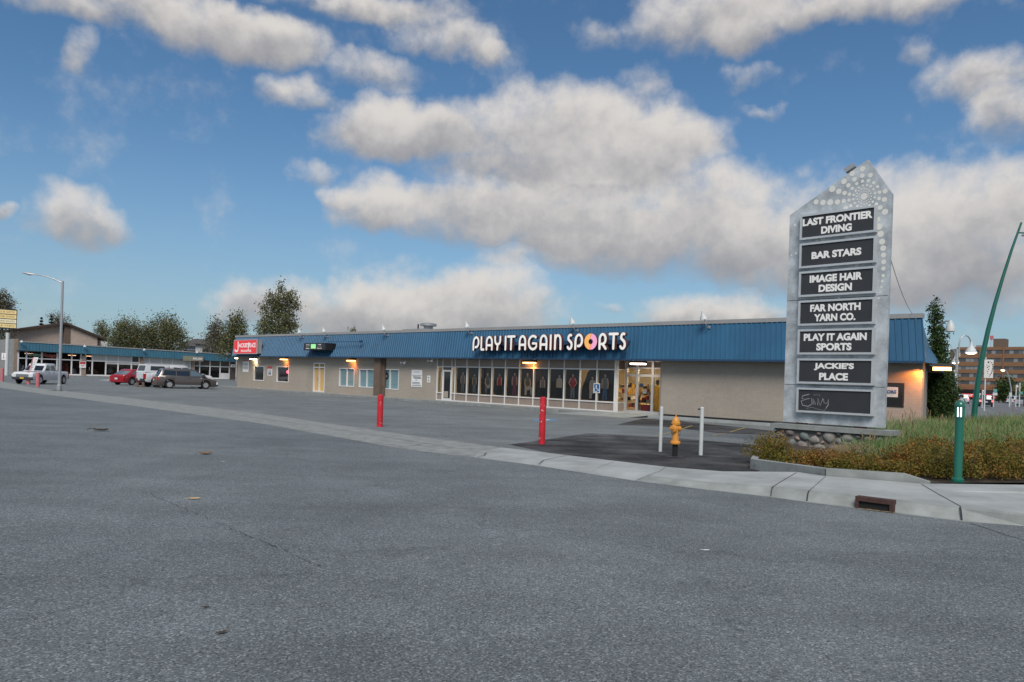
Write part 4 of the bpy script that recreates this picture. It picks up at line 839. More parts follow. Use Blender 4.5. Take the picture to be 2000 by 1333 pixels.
# ---- gooseneck floodlights on the parapet
def gooseneck(u, label, px=None, d=.1, h=.75, ang=0.0):
    r = thing('roof_floodlight', label, 'floodlight', wp(u, d-.1, zt(u)+.1), RZ+ang, 'bell floodlights along the parapet'); r.scale = (.8, .8, .8)
    m = MB(); m.tube([(0.15, .0, -.35), (.16, -.30, -.42), (.14, -.42, -.25), (.05, -.42, .0), (0, -.40, .16)], .022, 'cap_metal', 7); m.box(.09, .21, -.06, .0, -.45, -.3, 'cap_metal'); m.build('arm', r)
    m = MB(); m.lathe([(.03, .50), (.055, .42), (.09, .30), (.20, .12), (.235, 0), (.20, .02), (.07, .28)], 'pale_steel', 14, Matrix.Translation((-.02, -.40, .08)) @ Matrix.Rotation(math.radians(14), 4, 'X') @ Matrix.Rotation(math.radians(-9), 4, 'Y')); m.build('shade', r)
for px, py, lab in ((592, 655, 'bell floodlight on the parapet between the red and black signs'), (640, 653, 'bell floodlight on the parapet directly above the black box sign'), (757, 650, 'bell floodlight on the parapet just left of the rooftop unit'), (920, 643, 'bell floodlight on the parapet above the first shop letters'), (1126, 634, 'bell floodlight on the parapet above the right part of the shop lettering'), (1382, 627, 'bell floodlight on the parapet above the blank wall, left of pylon')):
    gooseneck(fl(px, py, 0)[0], lab)
# on the right end hip, pale and closer
r = thing('roof_floodlight', 'pale floodlight hanging off the right end of the mansard before the dark tree', 'floodlight', wp(UR+.60, 1.2, 4.22), RZ, 'bell floodlights along the parapet')
m = MB(); m.tube([(-.5, .1, .1), (-.2, 0, .28), (0, 0, .30)], .025, 'cap_metal', 7); m.build('arm', r); m = MB(); m.lathe([(.03, .32), (.07, .25), (.15, .12), (.17, -.12), (.12, -.14)], 'pale_steel', 14); m.build('shade', r)
# rooftop unit and vents
u0 = fl(765, 650, 2)[0]; u1 = fl(808, 648, 2)[0]
r = thing('rooftop_unit', 'grey rooftop unit with a fan hood behind the parapet', 'rooftop unit', wp(u0, 3, 4.3), RZ); m = MB(); m.box(0, (u1-u0)*1.0, 0, 2, 0, .95, 'cap_metal'); m.build('curb', r)
m = MB(); m.lathe([(.35, 0), (.35, .22), (.62, .25), (.62, .42), (.2, .5)], 'steel', 14, Matrix.Translation(((u1-u0)*.8, .8, .95))); m.build('fan_hood', r); m = MB(); m.tube([((u1-u0)*.48, .5, .9), ((u1-u0)*.48, .5, 1.35)], .06, 'charcoal', 8); m.build('pipe', r)

# ================================================================== THE PYLON SIGN
B0 = G(1630, 886); py_ = lambda px, py, d=0.0: None
def flp(px, py, d=0.0):
    o = B0+YA*d; r_ = ray(px, py); t = ((o-CP)@YA)/(r_@YA); p = CP+r_*t; return float((p-B0)@XA), float(p[2])
pyl = thing('pylon_sign', 'tall galvanised pylon sign with seven black name panels on a cobblestone base', 'sign', tuple(B0), RZ)
bu0, bu1 = flp(1507.5, 858)[0], flp(1739, 868)[0]
capz1 = (flp(1505, 828, -.06)[1]+flp(1755, 842, -.06)[1])/2; capz0 = (flp(1505, 836, -.06)[1]+flp(1755, 853, -.06)[1])/2
DP = .28                                                             # pylon face behind the front of the base
# cobbles set in mortar
m = MB(); m.box(bu0+.05, bu1-.05, .05, .62, 0, capz0, 'mortar'); m.build('base', pyl)
m = MB(); random.seed(3)
for nm, c in (('s1', (.16, .17, .175)), ('s2', (.24, .235, .22)), ('s3', (.11, .12, .12)), ('s4', (.25, .20, .165)), ('s5', (.13, .16, .155)), ('s6', (.20, .17, .16)), ('s7', (.34, .33, .30))): mat(nm, c, .75, var=.3, vscale=9, bump=.3, bscale=30)
def cobble(cx, y, cz, rx, rz, ax='f'):
    nu, nv = 10, 5; vs = []; rot = random.uniform(-.5, .5); k = [1+.14*random.uniform(-1, 1) for _ in range(nu)]
    for j in range(nv):
        ph = PI/2*j/(nv-1)*.99
        for i in range(nu):
            a = 2*PI*i/nu; X = rx*math.cos(a)*math.cos(ph)*k[i]; Z = rz*math.sin(a)*math.cos(ph)*k[i]; X, Z = X*math.cos(rot)-Z*math.sin(rot), X*math.sin(rot)+Z*math.cos(rot); Y = -.075*math.sin(ph)
            vs.append((cx+X, y+Y, cz+Z) if ax == 'f' else (y-Y, cx+X, cz+Z))
    fs = [(j*nu+i, j*nu+(i+1) % nu, (j+1)*nu+(i+1) % nu, (j+1)*nu+i) for j in range(nv-1) for i in range(nu)]+[[(nv-1)*nu+i for i in range(nu)]]
    m.add(vs, fs, random.choice(['s1', 's1', 's2', 's3', 's3', 's4', 's5', 's5', 's6', 's6', 's7']), True)
placed = []
def pack(x0, x1, z0, z1, y, ax, tries=1500):
    loc = []
    for t in range(tries):
        R = random.uniform(.13, .18) if t < tries*.35 else random.uniform(.055, .12); e = random.uniform(.62, 1.0); x = random.uniform(x0+R*.8, x1-R*.8); z = random.uniform(z0+R*e*.7, z1-R*e*.8)
        if all((x-a)**2+((z-c)*1.25)**2 > (.94*(R+q))**2 for a, c, q in loc): loc.append((x, z, R)); cobble(x, y, z, R, R*e*.95, ax)
pack(bu0, bu1, 0, capz0, .05, 'f'); pack(.05, .62, 0, capz0, bu1-.05, 's', 500)
m.build('cobblestones', pyl)
m = MB(); m.box(bu0-.04, bu1+.04, -.05, .68, capz0, capz1, 'concrete'); m.build('base_cap', pyl)
# panel
def pp(px, py): return flp(px, py, DP)
uL = (pp(1541, 422)[0]+pp(1531, 824)[0])/2; uR_ = (pp(1738, 380)[0]+pp(1731, 834)[0])/2
zbot = (pp(1531, 826)[1]+pp(1731, 836)[1])/2+.01; zl = pp(1541, 421)[1]; zr = pp(1738, 379)[1]; ua, za = pp(1695, 312)
m = MB(); m.prism([(uL, zbot), (uR_, zbot), (uR_, zr), (ua, za), (uL, zl)], DP, DP+.13, 'galv'); m.build('panel', pyl)
m = MB(); 
for x in (uL+.5, uR_-.6): m.box(x-.15, x+.15, DP+.02, DP+.11, capz1, zbot, 'rust')
m.build('feet', pyl)
m = MB()
for z in (zbot+(zl-zbot)*.18, zbot+(zl-zbot)*.585): m.box(uL+.01, uR_-.01, DP-.0025, DP, z-.006, z+.006, 'joint_dark')
m.build('seam', pyl)
m = MB()
ux, zx = pp(1661, 330); M_ = Matrix.Translation((ux, DP+.065, zx-.02)) @ Matrix.Rotation(-math.atan2(za-zl, ua-uL), 4, 'Y'); m.box(-.13, .13, -.08, .08, 0, .12, 'steel', M_); m.build('top_bracket', pyl)
# dots
m = MB()
def zz5(x, y): return pp(1500+x/6.667, 290+y/6.667)
def zz6(x, y): return pp(1500+x/6.667, 480+y/6.667)
sc = (pp(1700, 400)[0]-pp(1680, 400)[0])/20/6.667; scz = abs(pp(1690, 400)[1]-pp(1690, 420)[1])/20/6.667
dots = [(1231, 270, 37), (1097, 330, 37), (990, 432, 38), (838, 530, 43), (1335, 352, 31), (1228, 358, 30), (1127, 405, 31), (1047, 484, 30), (922, 562, 37), (1230, 430, 23), (1307, 425, 23), (1378, 450, 23), (1428, 502, 22), (1156, 463, 22), (1097, 524, 23), (998, 583, 30), (1062, 600, 23), (1453, 575, 23), (1525, 560, 31), (1445, 655, 24), (1515, 668, 33), (1410, 728, 23), (1462, 772, 31), (1524, 828, 40), (1365, 697, 16), (1323, 742, 16), (1390, 643, 16), (1394, 587, 15), (1376, 535, 16), (1338, 497, 16), (1290, 482, 16), (1234, 487, 15), (1182, 512, 15), (1140, 555, 16), (1114, 610, 16), (1110, 665, 17), (1130, 716, 16), (1164, 752, 17), (1078, 748, 24), (1015, 778, 28), (1252, 628, 45), (627, 700, 35), (717, 707, 38), (810, 705, 42), (905, 700, 36), (987, 690, 30), (1055, 677, 22), (1214, 768, 15), (1268, 765, 15), (1425, 928, 36), (1447, 1020, 42), (1467, 1117, 40), (1487, 1217, 38), (1500, 1303, 37), (352, 1000, 20), (715, 1190, 34), (1040, 1165, 40), (1255, 1150, 26), (640, 1215, 24)]
for (R, r_, off) in ((100, 11, 0), (68, 8, 11)):
    for k in range(16): a = math.radians(22.5*k+off); dots.append((1252+R*.95*math.cos(a), 628+R*math.sin(a), r_))
for (x, y, r_) in dots: q = zz5(x, y); m.disc(q[0], q[1], r_*sc*1.02, DP-.004, 'dot_pale', 18, rz=r_*scz)
for (x, y, r_) in ((1505, 125, 33), (1507, 213, 31), (1505, 300, 27), (1500, 392, 23), (1490, 465, 19), (1477, 540, 15), (1462, 612, 13), (1442, 688, 13), (1412, 782, 11), (305, 125, 12), (367, 103, 16), (325, 595, 8), (1155, 275, 30), (705, 315, 20), (768, 285, 10), (925, 686, 12)): q = zz6(x, y); m.disc(q[0], q[1], r_*sc, DP-.004, 'dot_pale', 16, rz=r_*scz)
m.build('dot_pattern', pyl, fix=False)
# name panels
NP = [(424.5, 465.5, ['LAST FRONTIER', 'DIVING']), (480.5, 521, ['BAR STARS']), (535.5, 577, ['IMAGE HAIR', 'DESIGN']), (592, 633, ['FAR NORTH', 'YARN CO.']), (648, 689, ['PLAY IT AGAIN', 'SPORTS']), (704.5, 745.5, ['JACKIE\u2019S', 'PLACE']), (761, 801.5, [])]
TWD = {'LAST FRONTIER': (1568, 1704), 'DIVING': (1604.5, 1664), 'BAR STARS': (1585.5, 1682.5), 'IMAGE HAIR': (1581.5, 1684.5), 'DESIGN': (1599.5, 1664.5), 'FAR NORTH': (1582.5, 1681), 'YARN CO.': (1590.5, 1671.5), 'PLAY IT AGAIN': (1570, 1693), 'SPORTS': (1595, 1664), 'JACKIE\u2019S': (1590, 1668), 'PLACE': (1600.5, 1657)}
for (y0, y1, tx) in NP:
    xl, xr = (1567-(y0-424)*.0215, 1707-(y0-424)*.0165); a = flp(xl, y0+20, .17)[0]; c = flp(xr, y0+15, .17)[0]; z1 = flp(xl, y0, .17)[1]; z0 = flp(xl, y1, .17)[1]; f = MB(); w = .055; yf = .17
    f.box(a-w, a, yf-.03, DP, z0-w, z1+w, 'galv_frame'); f.box(c, c+w, yf-.03, DP, z0-w, z1+w, 'galv_frame'); f.box(a, c, yf-.03, DP, z0-w, z0, 'galv_frame'); f.box(a, c, yf-.03, DP, z1, z1+w, 'galv_frame')
    fr_ = f.build('name_panel', pyl); f = MB(); f.box(a, c, yf, yf+.04, z0, z1, 'charcoal'); f.build('face', fr_)
    f = MB(); H = z1-z0
    for i, s in enumerate(tx):
        x0, x1 = TWD[s]; s0 = flp(x0, y0+12, yf)[0]; s1 = flp(x1, y0+12, yf)[0]
        zb_ = z0+H*(.30 if len(tx) == 1 else (.545 if i == 0 else .09)); put_text(f, s, (s0+s1)/2, zb_, s1-s0, H*.345, yf-.006, 'letter_white', .05)
    if not tx:                                                       # chalk scrawl
        S = lambda pts, w=.014: ribbon(f, [(a+(c-a)*x, z0+H*z) for x, z in pts], w, yf-.004-random.random()*.003, 'chalk')
        S([(.15, .78), (.06, .70), (.05, .58), (.10, .52), (.04, .45), (.06, .25), (.14, .20), (.19, .30)], .02); S([(.10, .54), (.16, .58)], .016); S([(.19, .60), (.20, .32)]); S([(.215, .32), (.215, .58), (.24, .40), (.245, .30)]); S([(.28, .30), (.28, .62), (.315, .26), (.35, .60)], .018)
        S([(.36, .58), (.37, .40), (.41, .38), (.43, .60), (.43, .35), (.40, .18)]); S([(.12, .10), (.20, .17), (.30, .08), (.38, .05), (.44, .35)], .008); S([(.22, .80), (.23, .72), (.26, .82), (.27, .72), (.30, .80), (.31, .70)], .008)
    f.build('lettering' if tx else 'chalk_scrawl', fr_, fix=False)
# service wire from the pylon to the store roof
wA = B0+XA*(uR_)+YA*(DP+.1); wA[2] = pp(1737, 508)[1]; wB = atY(1786, 617, 30.5)
pts = [tuple(wA*(1-t)+wB*t+np.array([0, 0, -.9*t*(1-t)])) for t in np.linspace(0, 1, 16)]
m = MB(); m.tube(pts, .008, 'black', 5); tag(m.build('service_wire'), 'thin black wire sagging from the pylon sign to the store roof', 'wire')

# ================================================================== HYDRANT, BOLLARDS, POSTS
hp = G(1318, 891); hy = thing('fire_hydrant', 'yellow fire hydrant on a black standpipe between two pale posts', 'hydrant', tuple(hp), RZ+.5); hy.scale = (.72, .72, .93)
m = MB(); m.lathe([(.085, -.02), (.085, .28), (.10, .28), (.10, .30)], 'underbody', 16); m.build('standpipe', hy)
m = MB(); m.lathe([(.155, .30), (.16, .315), (.16, .345), (.135, .36), (.115, .38), (.105, .45), (.100, .60), (.112, .66), (.118, .70), (.112, .76), (.105, .78), (.14, .785), (.145, .80), (.145, .825)], 'hydrant_yellow', 22); m.build('barrel', hy)
m = MB(); m.lathe([(.145, .826), (.145, .845), (.122, .855), (.118, .88), (.105, .92), (.075, .955), (.040, .975), (.040, .985), (.025, .99), (.022, 1.03), (.0, 1.032)], 'hydrant_yellow', 22); m.build('bonnet', hy)
for k in range(8):
    q = 2*PI*k/8; m = MB(); m.lathe([(.014, .30), (.014, .375), (0, .38)], 'hydrant_yellow', 6, Matrix.Translation((.14*math.cos(q), .14*math.sin(q), 0))); m.build('bolt', hy)
for (ang, r0, ln, lab) in ((-PI/2-.35, .075, .17, 'nozzle'), (PI-.35, .052, .165, 'nozzle'), (-.35, .052, .165, 'nozzle')):
    M_ = Matrix.Translation((0, 0, .69)) @ Matrix.Rotation(ang, 4, 'Z') @ Matrix.Rotation(PI/2, 4, 'Y')
    m = MB(); m.lathe([(r0*.9, .06), (r0*.9, ln*.75), (r0*1.25, ln*.76), (r0*1.3, ln*.8), (r0*1.25, ln), (r0*.8, ln+.02), (r0*.32, ln+.02), (r0*.30, ln+.06), (0, ln+.06)], 'hydrant_yellow', 16, M_); o = m.build('nozzle', hy)
    if r0 < .06:
        m = MB(); c0 = M_ @ Vector((.05, 0, ln*.9)); m.tube([tuple(c0), tuple(c0+Vector((.01, 0, -.09))), tuple(c0*.8+Vector((0, 0, .69*.2-.13))), (c0.x*.55, c0.y*.55, .60)], .007, 'charcoal', 5); m.build('chain', o)
def post(name, px, py, ptop, r, mt, label, cat, group, capm=None, capz=None, chips=0, H=None):
    p = G(px, py); d = p[1]; H = H or (py-ptop)*d/F_PX
    m = MB(); m.tube([(0, 0, -.02), (0, 0, H)], r, mt, 14, cap=True)
    if chips:
        for k in range(chips): a = random.uniform(PI, 2*PI); z = random.uniform(.1, H-.05); s = random.uniform(.008, .022); m.add([((r+.002)*math.cos(a+q), (r+.002)*math.sin(a+q), z+w_) for q, w_ in ((-s/r, 0), (0, -s*1.4), (s/r, .003), (0, s))], [(0, 1, 2, 3)], 'chip')
    t = thing(name, label, cat, tuple(p), 0, group); m.build('post', t, fix=False)
    m = MB(); m.lathe([(r*1.02, H-.005), (r*1.0, H+.012), (r*.6, H+.03), (0, H+.034)], capm or mt, 14); m.build('cap', t); return t, H
post('red_bollard', 741.5, 834, 773, .095, 'red_paint', 'chipped red bollard beside the gutter, in front of the tan wall pillar', 'bollard', 'red steel bollards', chips=9)
post('red_bollard', 1058, 868, 778, .085, 'red_paint', 'chipped red bollard in front of the poster windows', 'bollard', 'red steel bollards', chips=16)
post('pale_post', 1289.5, 883, 797, .042, 'pale_steel', 'slim pale steel post left of the yellow hydrant', 'post', 'pale posts guarding the hydrant')
t, H = post('pale_post', 1368.5, 890, 798, .047, 'pale_steel', 'slim pale steel post right of the hydrant with a side bracket', 'post', 'pale posts guarding the hydrant')
m = MB(); m.tube([(-.05, 0, H-.02), (-.10, 0, H-.02)], .02, 'charcoal', 8); m.build('bracket', t)
m = MB()
for (px, py, r_) in ((1058, 869, .22), (1289, 884, .13), (1368, 891, .15), (1318, 893, .2)):
    p = G(px, py); a0 = [(p[0]+r_*(1+.2*math.sin(3*q))*math.cos(q), p[1]+r_*(1+.25*math.cos(2*q))*math.sin(q), .0085) for q in np.linspace(0, 2*PI, 14)[:-1]]; m.sheet(a0, 'charcoal')
struct(m.build('asphalt_collars', fix=False))
# green bollard light
gp = G(1870, 942, .15); t = thing('bollard_light', 'green bollard light with lit white slots at the edge of the shrubs', 'bollard light', tuple(gp)); t.scale = (.78, .78, 1)
H = 1.40; m = MB(); m.lathe([(.125, 0), (.13, .02), (.125, .06), (.092, .075), (.088, .10), (.085, H*.78)], 'green_metal', 20); m.build('post', t)
m = MB(); m.lathe([(.100, H*.78), (.100, H*.80), (.082, H*.80)], 'green_metal', 20); m.build('collar', t)
m = MB(); m.lathe([(.070, H*.80), (.070, H*.915)], 'lamp_lens_white', 20); m.build('lens', t)
for k in range(8):
    a = 2*PI*(k+.2)/8; m = MB(); m.box(-.017, .017, -.012, .012, H*.80, H*.915, 'green_metal', Matrix.Rotation(a, 4, 'Z') @ Matrix.Translation((.085, 0, 0)) @ Matrix.Rotation(PI/2, 4, 'Z')); m.build('slat', t)
m = MB(); m.lathe([(.100, H*.915), (.105, H*.93), (.100, H*.955), (.075, H*.98), (.04, H*.995), (0, H)], 'green_metal', 20); m.build('dome', t)
# storm drain in the kerb
A_, B_ = G(1671, 993, 0), G(1745, 1003, 0); dv = (B_-A_)/np.linalg.norm(B_-A_); W = float(np.linalg.norm(B_-A_)); rz = math.atan2(dv[1], dv[0])
t = thing('storm_drain', 'rusty iron storm drain inlet set into the concrete kerb face', 'storm drain', (A_[0]+dv[1]*.02, A_[1]-dv[0]*.02, 0.008), rz)
m = MB(); m.box(0, W, -.012, .14, .105, .165, 'rust'); m.box(0, .045, -.010, .10, 0, .105, 'rust'); m.box(W-.045, W, -.010, .10, 0, .105, 'rust'); m.build('frame', t)
m = MB(); m.box(.045, W-.045, .02, .10, .0, .105, 'underbody'); m.build('opening_shade', t)  # solid black block: the shade inside the inlet is put into its colour
m = MB()
for k in range(26):
    x = random.uniform(.06, W-.1); l = random.uniform(.05, .16); m.tube([(x, -.02-random.random()*.04, .006), (x+l, -.02-random.random()*.05, .012)], .004, 'dry_grass', 4)
tag(m.build('dry_litter'), 'dry grass stems lying in the mouth of the storm drain', 'litter', None, (A_[0], A_[1], .004), rz)
# leaves on the road
def leaf(px, py, s, mt, label, rz, curl=.5):
    p = G(px, py, .010); m = MB(); pts = []
    for k in range(9):
        x = -1+2*k/8; w = .42*math.sqrt(max(0, 1-x*x))*(1+.25*math.sin(k*2.3)); z = curl*.25*(x*x)+.06; pts += [(x*s, -w*s, z*s+.3*w*s*curl), (x*s, 0, z*s), (x*s, w*s, z*s+.5*w*s*curl)]
    fs = [(3*k+j, 3*k+3+j, 3*k+4+j, 3*k+1+j) for k in range(8) for j in (0, 1)]
    m.add(pts, fs, mt, True); m.tube([(-s, 0, .3*s), (-s*1.5, .05*s, .1*s)], .04*s, mt, 4); tag(m.build('fallen_leaf', fix=False), label, 'leaf', 'fallen leaves on the road', tuple(p), rz)
leaf(402, 888, .13, 'dry_leaf', 'curled brown leaf on the road below the gutter', .3, 1.2); leaf(380, 975, .07, 'plywood', 'small yellow leaf on the road left of centre', .5, .6); leaf(196, 842, .22, 'dirt', 'dark leaf scrap on the road at the far left', .1, .8); leaf(436, 902, .03, 'white', 'tiny white scrap on the road beside the curled brown leaf', 0, .3)
leaf(433, 1237, .035, 'dirt', 'small dark leaf near the bottom left of the road', .8, 1.0); leaf(402, 1187, .028, 'dirt', 'small dark crumb of leaf above the bottom left leaf', .1, 1.0); leaf(1379, 1075, .04, 'white', 'small white paper scrap on the road at right', .1, .2); leaf(205, 840, .08, 'grey', 'grey scrap beside the dark leaf at the far left', .4, .8)

# ================================================================== THE SHOPS ON THE LEFT
def wq(x, d, z=0.0): p = Q0+YA*x-XA*d; return (p[0], p[1], z)
shops = thing('shop_row', 'low row of shops with teal metal fascia on the left, behind the cars', 'building', wq(0, 0), RZ2)
xw = fl2(27, 700)[0]; x0 = fl2(35, 700)[0]; x1 = fl2(450, 720)[0]+14
def X2(px, py=715, d=0.0): return fl2(px, py, d)[0]
ze0, ze1 = fl2(35, 684.5, -.7)[1], fl2(450, 707, -.7)[1]; zp0, zp1 = fl2(35, 667, -.4)[1], fl2(450, 692.5, -.4)[1]
def lz(x, a, c): return a+(c-a)*(x-x0)/(X2(450)-x0)
def E_(x): return lz(x, ze0, ze1)
def T_(x): return lz(x, zp0, zp1)
zg = .15
b = MB(); ztop = fl2(27, 662)[1]
b.box(xw, x0, 0, .4, -.2, ztop, 'tan_brick'); b.build('brick_pilaster', shops)
b = MB(); b.box(xw, xw+.3, .402, 22, -.2, ztop, 'grey_block'); b.build('end_wall', shops)
b = MB(); b.box(xw+.31, x1, 8, 8.2, -.2, 3.2, 'interior_brown'); b.box(xw+.31, x1, 21, 21.3, -.2, 3.6, 'grey_block'); b.build('back_wall', shops)
b = MB(); b.box(xw+.31, x1, -.5, 21, 3.32, 3.5, 'roofing'); b.build('roof', shops)
b = MB(); b.box(x0, x1, -2.2, 7.9, -.05, .13, 'concrete_worn'); b.build('shop_walk', shops)
b = MB(); per = .4; pts = []; x = x0
while x < x1: 
    for du, dy in ((0, 0), (.26, 0), (.29, -.06), (.37, -.06)): pts.append((x+du, dy))
    x += per
vs = []
for (x, dy) in pts: vs += [(x, -.7+dy, E_(x)), (x, -.4+dy, T_(x)-.08)]
b.add(vs, [(2*i, 2*i+2, 2*i+3, 2*i+1) for i in range(len(pts)-1)], 'teal_metal'); b.build('fascia', shops, fix=False)
b = MB(); xs = np.linspace(x0, x1, 8)
for a, c in zip(xs[:-1], xs[1:]): b.add([(a, -.5, T_(a)-.08), (c, -.5, T_(c)-.08), (c, -.5, T_(c)+.06), (a, -.5, T_(a)+.06), (a, -.2, T_(a)+.06), (c, -.2, T_(c)+.06)], [(0, 1, 2, 3), (3, 2, 5, 4)], 'cap_metal')
b.build('fascia_cap', shops, fix=False)
b = MB(); b.add([(x0, -.68, E_(x0)), (x1, -.68, E_(x1)), (x1, .3, E_(x1)), (x0, .3, E_(x0))], [(0, 1, 2, 3)], 'soffit'); b.build('soffit', shops, fix=False)
GX = [35, 51, 81, 111, 139.5, 157.5]; ZT2 = fl2(60, 700.5)[1]; zsill = zg+.25
def bays(xs, kinds, zt_, sill, name='storefront_frame', trans=True):
    f = MB(); U = [X2(x) for x in xs]; top = min(E_(U[0]), E_(U[-1]))+.1; w = .09
    for u in U: f.box(u-w, u+w, -.05, .10, zg, top, 'white_frame')
    for a, c in zip(U[:-1], U[1:]):
        for z, h in ((zg+.10, .10), (zt_, .07)): f.box(a+w, c-w, -.045, .09, z-h, z+h, 'white_frame')
    f.build(name, shops)
    for i, (a, c) in enumerate(zip(U[:-1], U[1:])):
        up, lo = kinds[i]
        p = MB(); p.box(a+w, c-w, .02, .035, zt_+.07, top, up); p.build('transom_pane', shops)
        if lo == 'door':
            p = MB(); p.box(a+w, c-w, .02, .035, zg+.2, zt_-.07, 'smoked_glass'); d = p.build('door', shops); h = MB(); h.box(c-w-.3, c-w-.25, -.06, .02, 1.0, 1.4, 'steel'); h.build('handle', d)
        elif lo.startswith('half_'):
            m = (zt_-zg)*.82+zg; p = MB(); p.box(a+w, c-w, .02, .035, m, zt_-.07, 'blind'); p.build('blind', shops); p = MB(); p.box(a+w, c-w, .02, .035, zg+.2, m, lo[5:]); p.build('window_pane', shops)
        elif lo == 'kick':
            p = MB(); p.box(a+w, c-w, .02, .035, 1.15, zt_-.07, 'smoked_glass'); p.build('window_pane', shops); p = MB(); p.box(a+w, c-w, .0, .035, zg+.2, 1.15, 'white_frame'); p.build('kick_panel', shops)
        else:
            p = MB(); p.box(a+w, c-w, .02, .035, zg+.2, zt_-.07, lo); p.build('window_pane', shops)
S_ = 'smoked_glass'
bays(GX, [(S_, 'door'), (S_, S_), (S_, S_), (S_, S_), (S_, S_)], ZT2, zsill)
b = MB(); b.box(X2(157.5)+.1, X2(166), -.25, .25, 0, 3.1, 'tan_brick'); b.build('brick_pier', shops)
ZT3 = fl2(200, 706)[1]; bays([166.5, 180, 206.5, 230.5, 256.5, 271.5], [(S_, 'door'), ('blind', S_), ('blind', 'half_smoked_glass'), ('blind', 'half_smoked_glass'), (S_, 'half_smoked_glass')], ZT3, zsill)
b = MB(); b.box(X2(272)+.1, X2(279), -.25, .25, 0, 3.1, 'tan_brick'); b.build('brick_pier', shops)
ZT4 = fl2(340, 713)[1]; bays([279.5, 291.5, 315, 336.5, 359, 371.5], [('blind', 'blind'), ('blind', 'blind'), ('blind', 'blind'), ('blind', 'half_smoked_glass'), ('blind', 'blind')], ZT4, zsill)
b = MB(); b.box(X2(372)+.1, X2(379), -.25, .25, 0, 3.1, 'tan_brick'); b.build('brick_pier', shops)
ZT5 = fl2(410, 716)[1]; bays([379.5, 390, 410, 430, 448], [('dark_glass', 'door'), ('dark_panel', S_), ('dark_panel', S_), ('dark_panel', 'kick')], ZT5, zsill)
b = MB(); b.box(X2(448)+.1, x1, -.02, .25, 0, 3.1, 'dark_panel'); b.build('end_panel', shops)
for k in range(5):                                                   # a few lit tubes inside
    t = MB(); u = X2(185)+k*4.1; t.box(u, u+1.3, 4.5, 4.7, 3.05, 3.15, 'dim_tube'); t.build('ceiling_light', shops)
for k in range(3): t = MB(); u = X2(60)+k*5.5; t.box(u, u+1.0, 3.5, 3.7, 3.05, 3.15, 'dim_tube'); t.build('ceiling_light', shops)
# goods, lettering and notices of the shop row
def shop_text(px0, px1, py0, py1, body, mt, label, shear=0.0, bold=.02):
    (a, z1), (c, z0) = fl2(px0, py0, -.02), fl2(px1, py1, -.02); z1 = (fl2(px0, py0, -.02)[1]+fl2(px1, py0+(px1-px0)*.05, -.02)[1])/2
    m = MB(); put_text(m, body, 0, 0, c-a, z1-z0, 0, mt, bold, shear=shear); tag(m.build('window_lettering', fix=False), label, 'lettering', None, wq((a+c)/2, -.02, z0), RZ2)
mat('mint_text', (0.35, .50, .33), .6); mat('rust_text', (.42, .10, .07), .6)
shop_text(54, 79.5, 690.5, 697, 'POTTERPUG', 'mint_text', 'pale green capitals in the window above the pickup', bold=.03); shop_text(84, 109, 690, 701, 'Vintage', 'rust_text', 'red script lettering in the window right of the green capitals', .3, .02)
def display(px, z, h, r, mt, label, d=1.2):
    m = MB(); m.lathe([(r*.75, 0), (r, h*.25), (r*.8, h*.6), (r*.5, h*.85), (r*.15, h)], mt, 10); u = X2(px); tag(m.build('window_display'), label, 'display', 'goods in the windows of the left shop', wq(u, d, z), RZ2)
display(126, .9, 1.3, .55, 'cloth_red', 'red gown on display in the window right of the lamp post'); display(134, .5, 1.5, .35, 'cloth_orange', 'orange garment on display beside the red gown'); display(42, .4, 1.4, .35, 'white', 'white and pink garment behind the far left shop door'); display(70, 1.2, .5, .45, 'offwhite', 'white hat in the window behind the leaning banner sign'); display(90, 1.4, .5, .5, 'cloth_cream', 'cream straw goods in the window behind the pickup roof'); display(104, 1.3, .5, .4, 'pale_steel', 'pale bowl in the window just left of the lamp post')
display(148, .3, .9, .5, 'offwhite', 'white crockery at the foot of the window beside the brick pier')
display(150, 2.2, .6, .25, 'blue_sign', 'blue bag hanging in the window beside the brick pier')
display(190, .4, .8, .9, 'plywood', 'orange wooden table inside the shop behind the red car', 2.5); display(224, .6, .9, .4, 'white', 'white machine inside the shop behind the red car', 2.0)
m = MB(); (a, z1), (c, z0) = fl2(155.5, 706, -.4), fl2(167.5, 719, -.4); m.box(0, c-a, 0, .02, 0, z1-z0, 'white'); m.box(.05, c-a-.05, -.006, 0, (z1-z0)*.55, (z1-z0)*.95, 'notice_red'); m.box(.2, c-a-.2, -.006, 0, (z1-z0)*.25, (z1-z0)*.38, 'pink_paint')
tag(m.build('shop_notice'), 'red and white notice board on the brick pier of the left shops', 'notice', None, wq(a, -.4, z0), RZ2)
(a, z1), (c, z0) = fl2(359, 695, -1.0), fl2(397, 703, -1.0); s = thing('fascia_sign', 'taupe salon fascia sign with green and white letters', 'sign', wq(a, -1.0), RZ2); W = c-a; z0 = min(z0, z1-.8); z0, z1 = z0+.0, z1-.02
m = MB(); m.box(0, W, 0, .5, z0, z1, 'taupe'); m.build('cabinet', s); m = MB(); put_text(m, 'style', W*.22, z0+.2, W*.36, (z1-z0)*.55, -.01, 'salon_green', .03); put_text(m, 'SALON', W*.70, z0+.25, W*.48, (z1-z0)*.42, -.01, 'letter_white', .04); m.build('lettering', s, fix=False)
m = MB(); (a, z1), (c, z0) = fl2(452, 712, -.5), fl2(459.5, 718, -.5); m.box(0, c-a, 0, .7, 0, z1-z0, 'offwhite'); m.box(.15, c-a-.15, -.01, 0, .12, z1-z0-.12, 'grey'); tag(m.build('window_air_conditioner'), 'white box air conditioner high on the end of the left shops', 'air conditioner', None, wq(a, -.5, z0), RZ2)
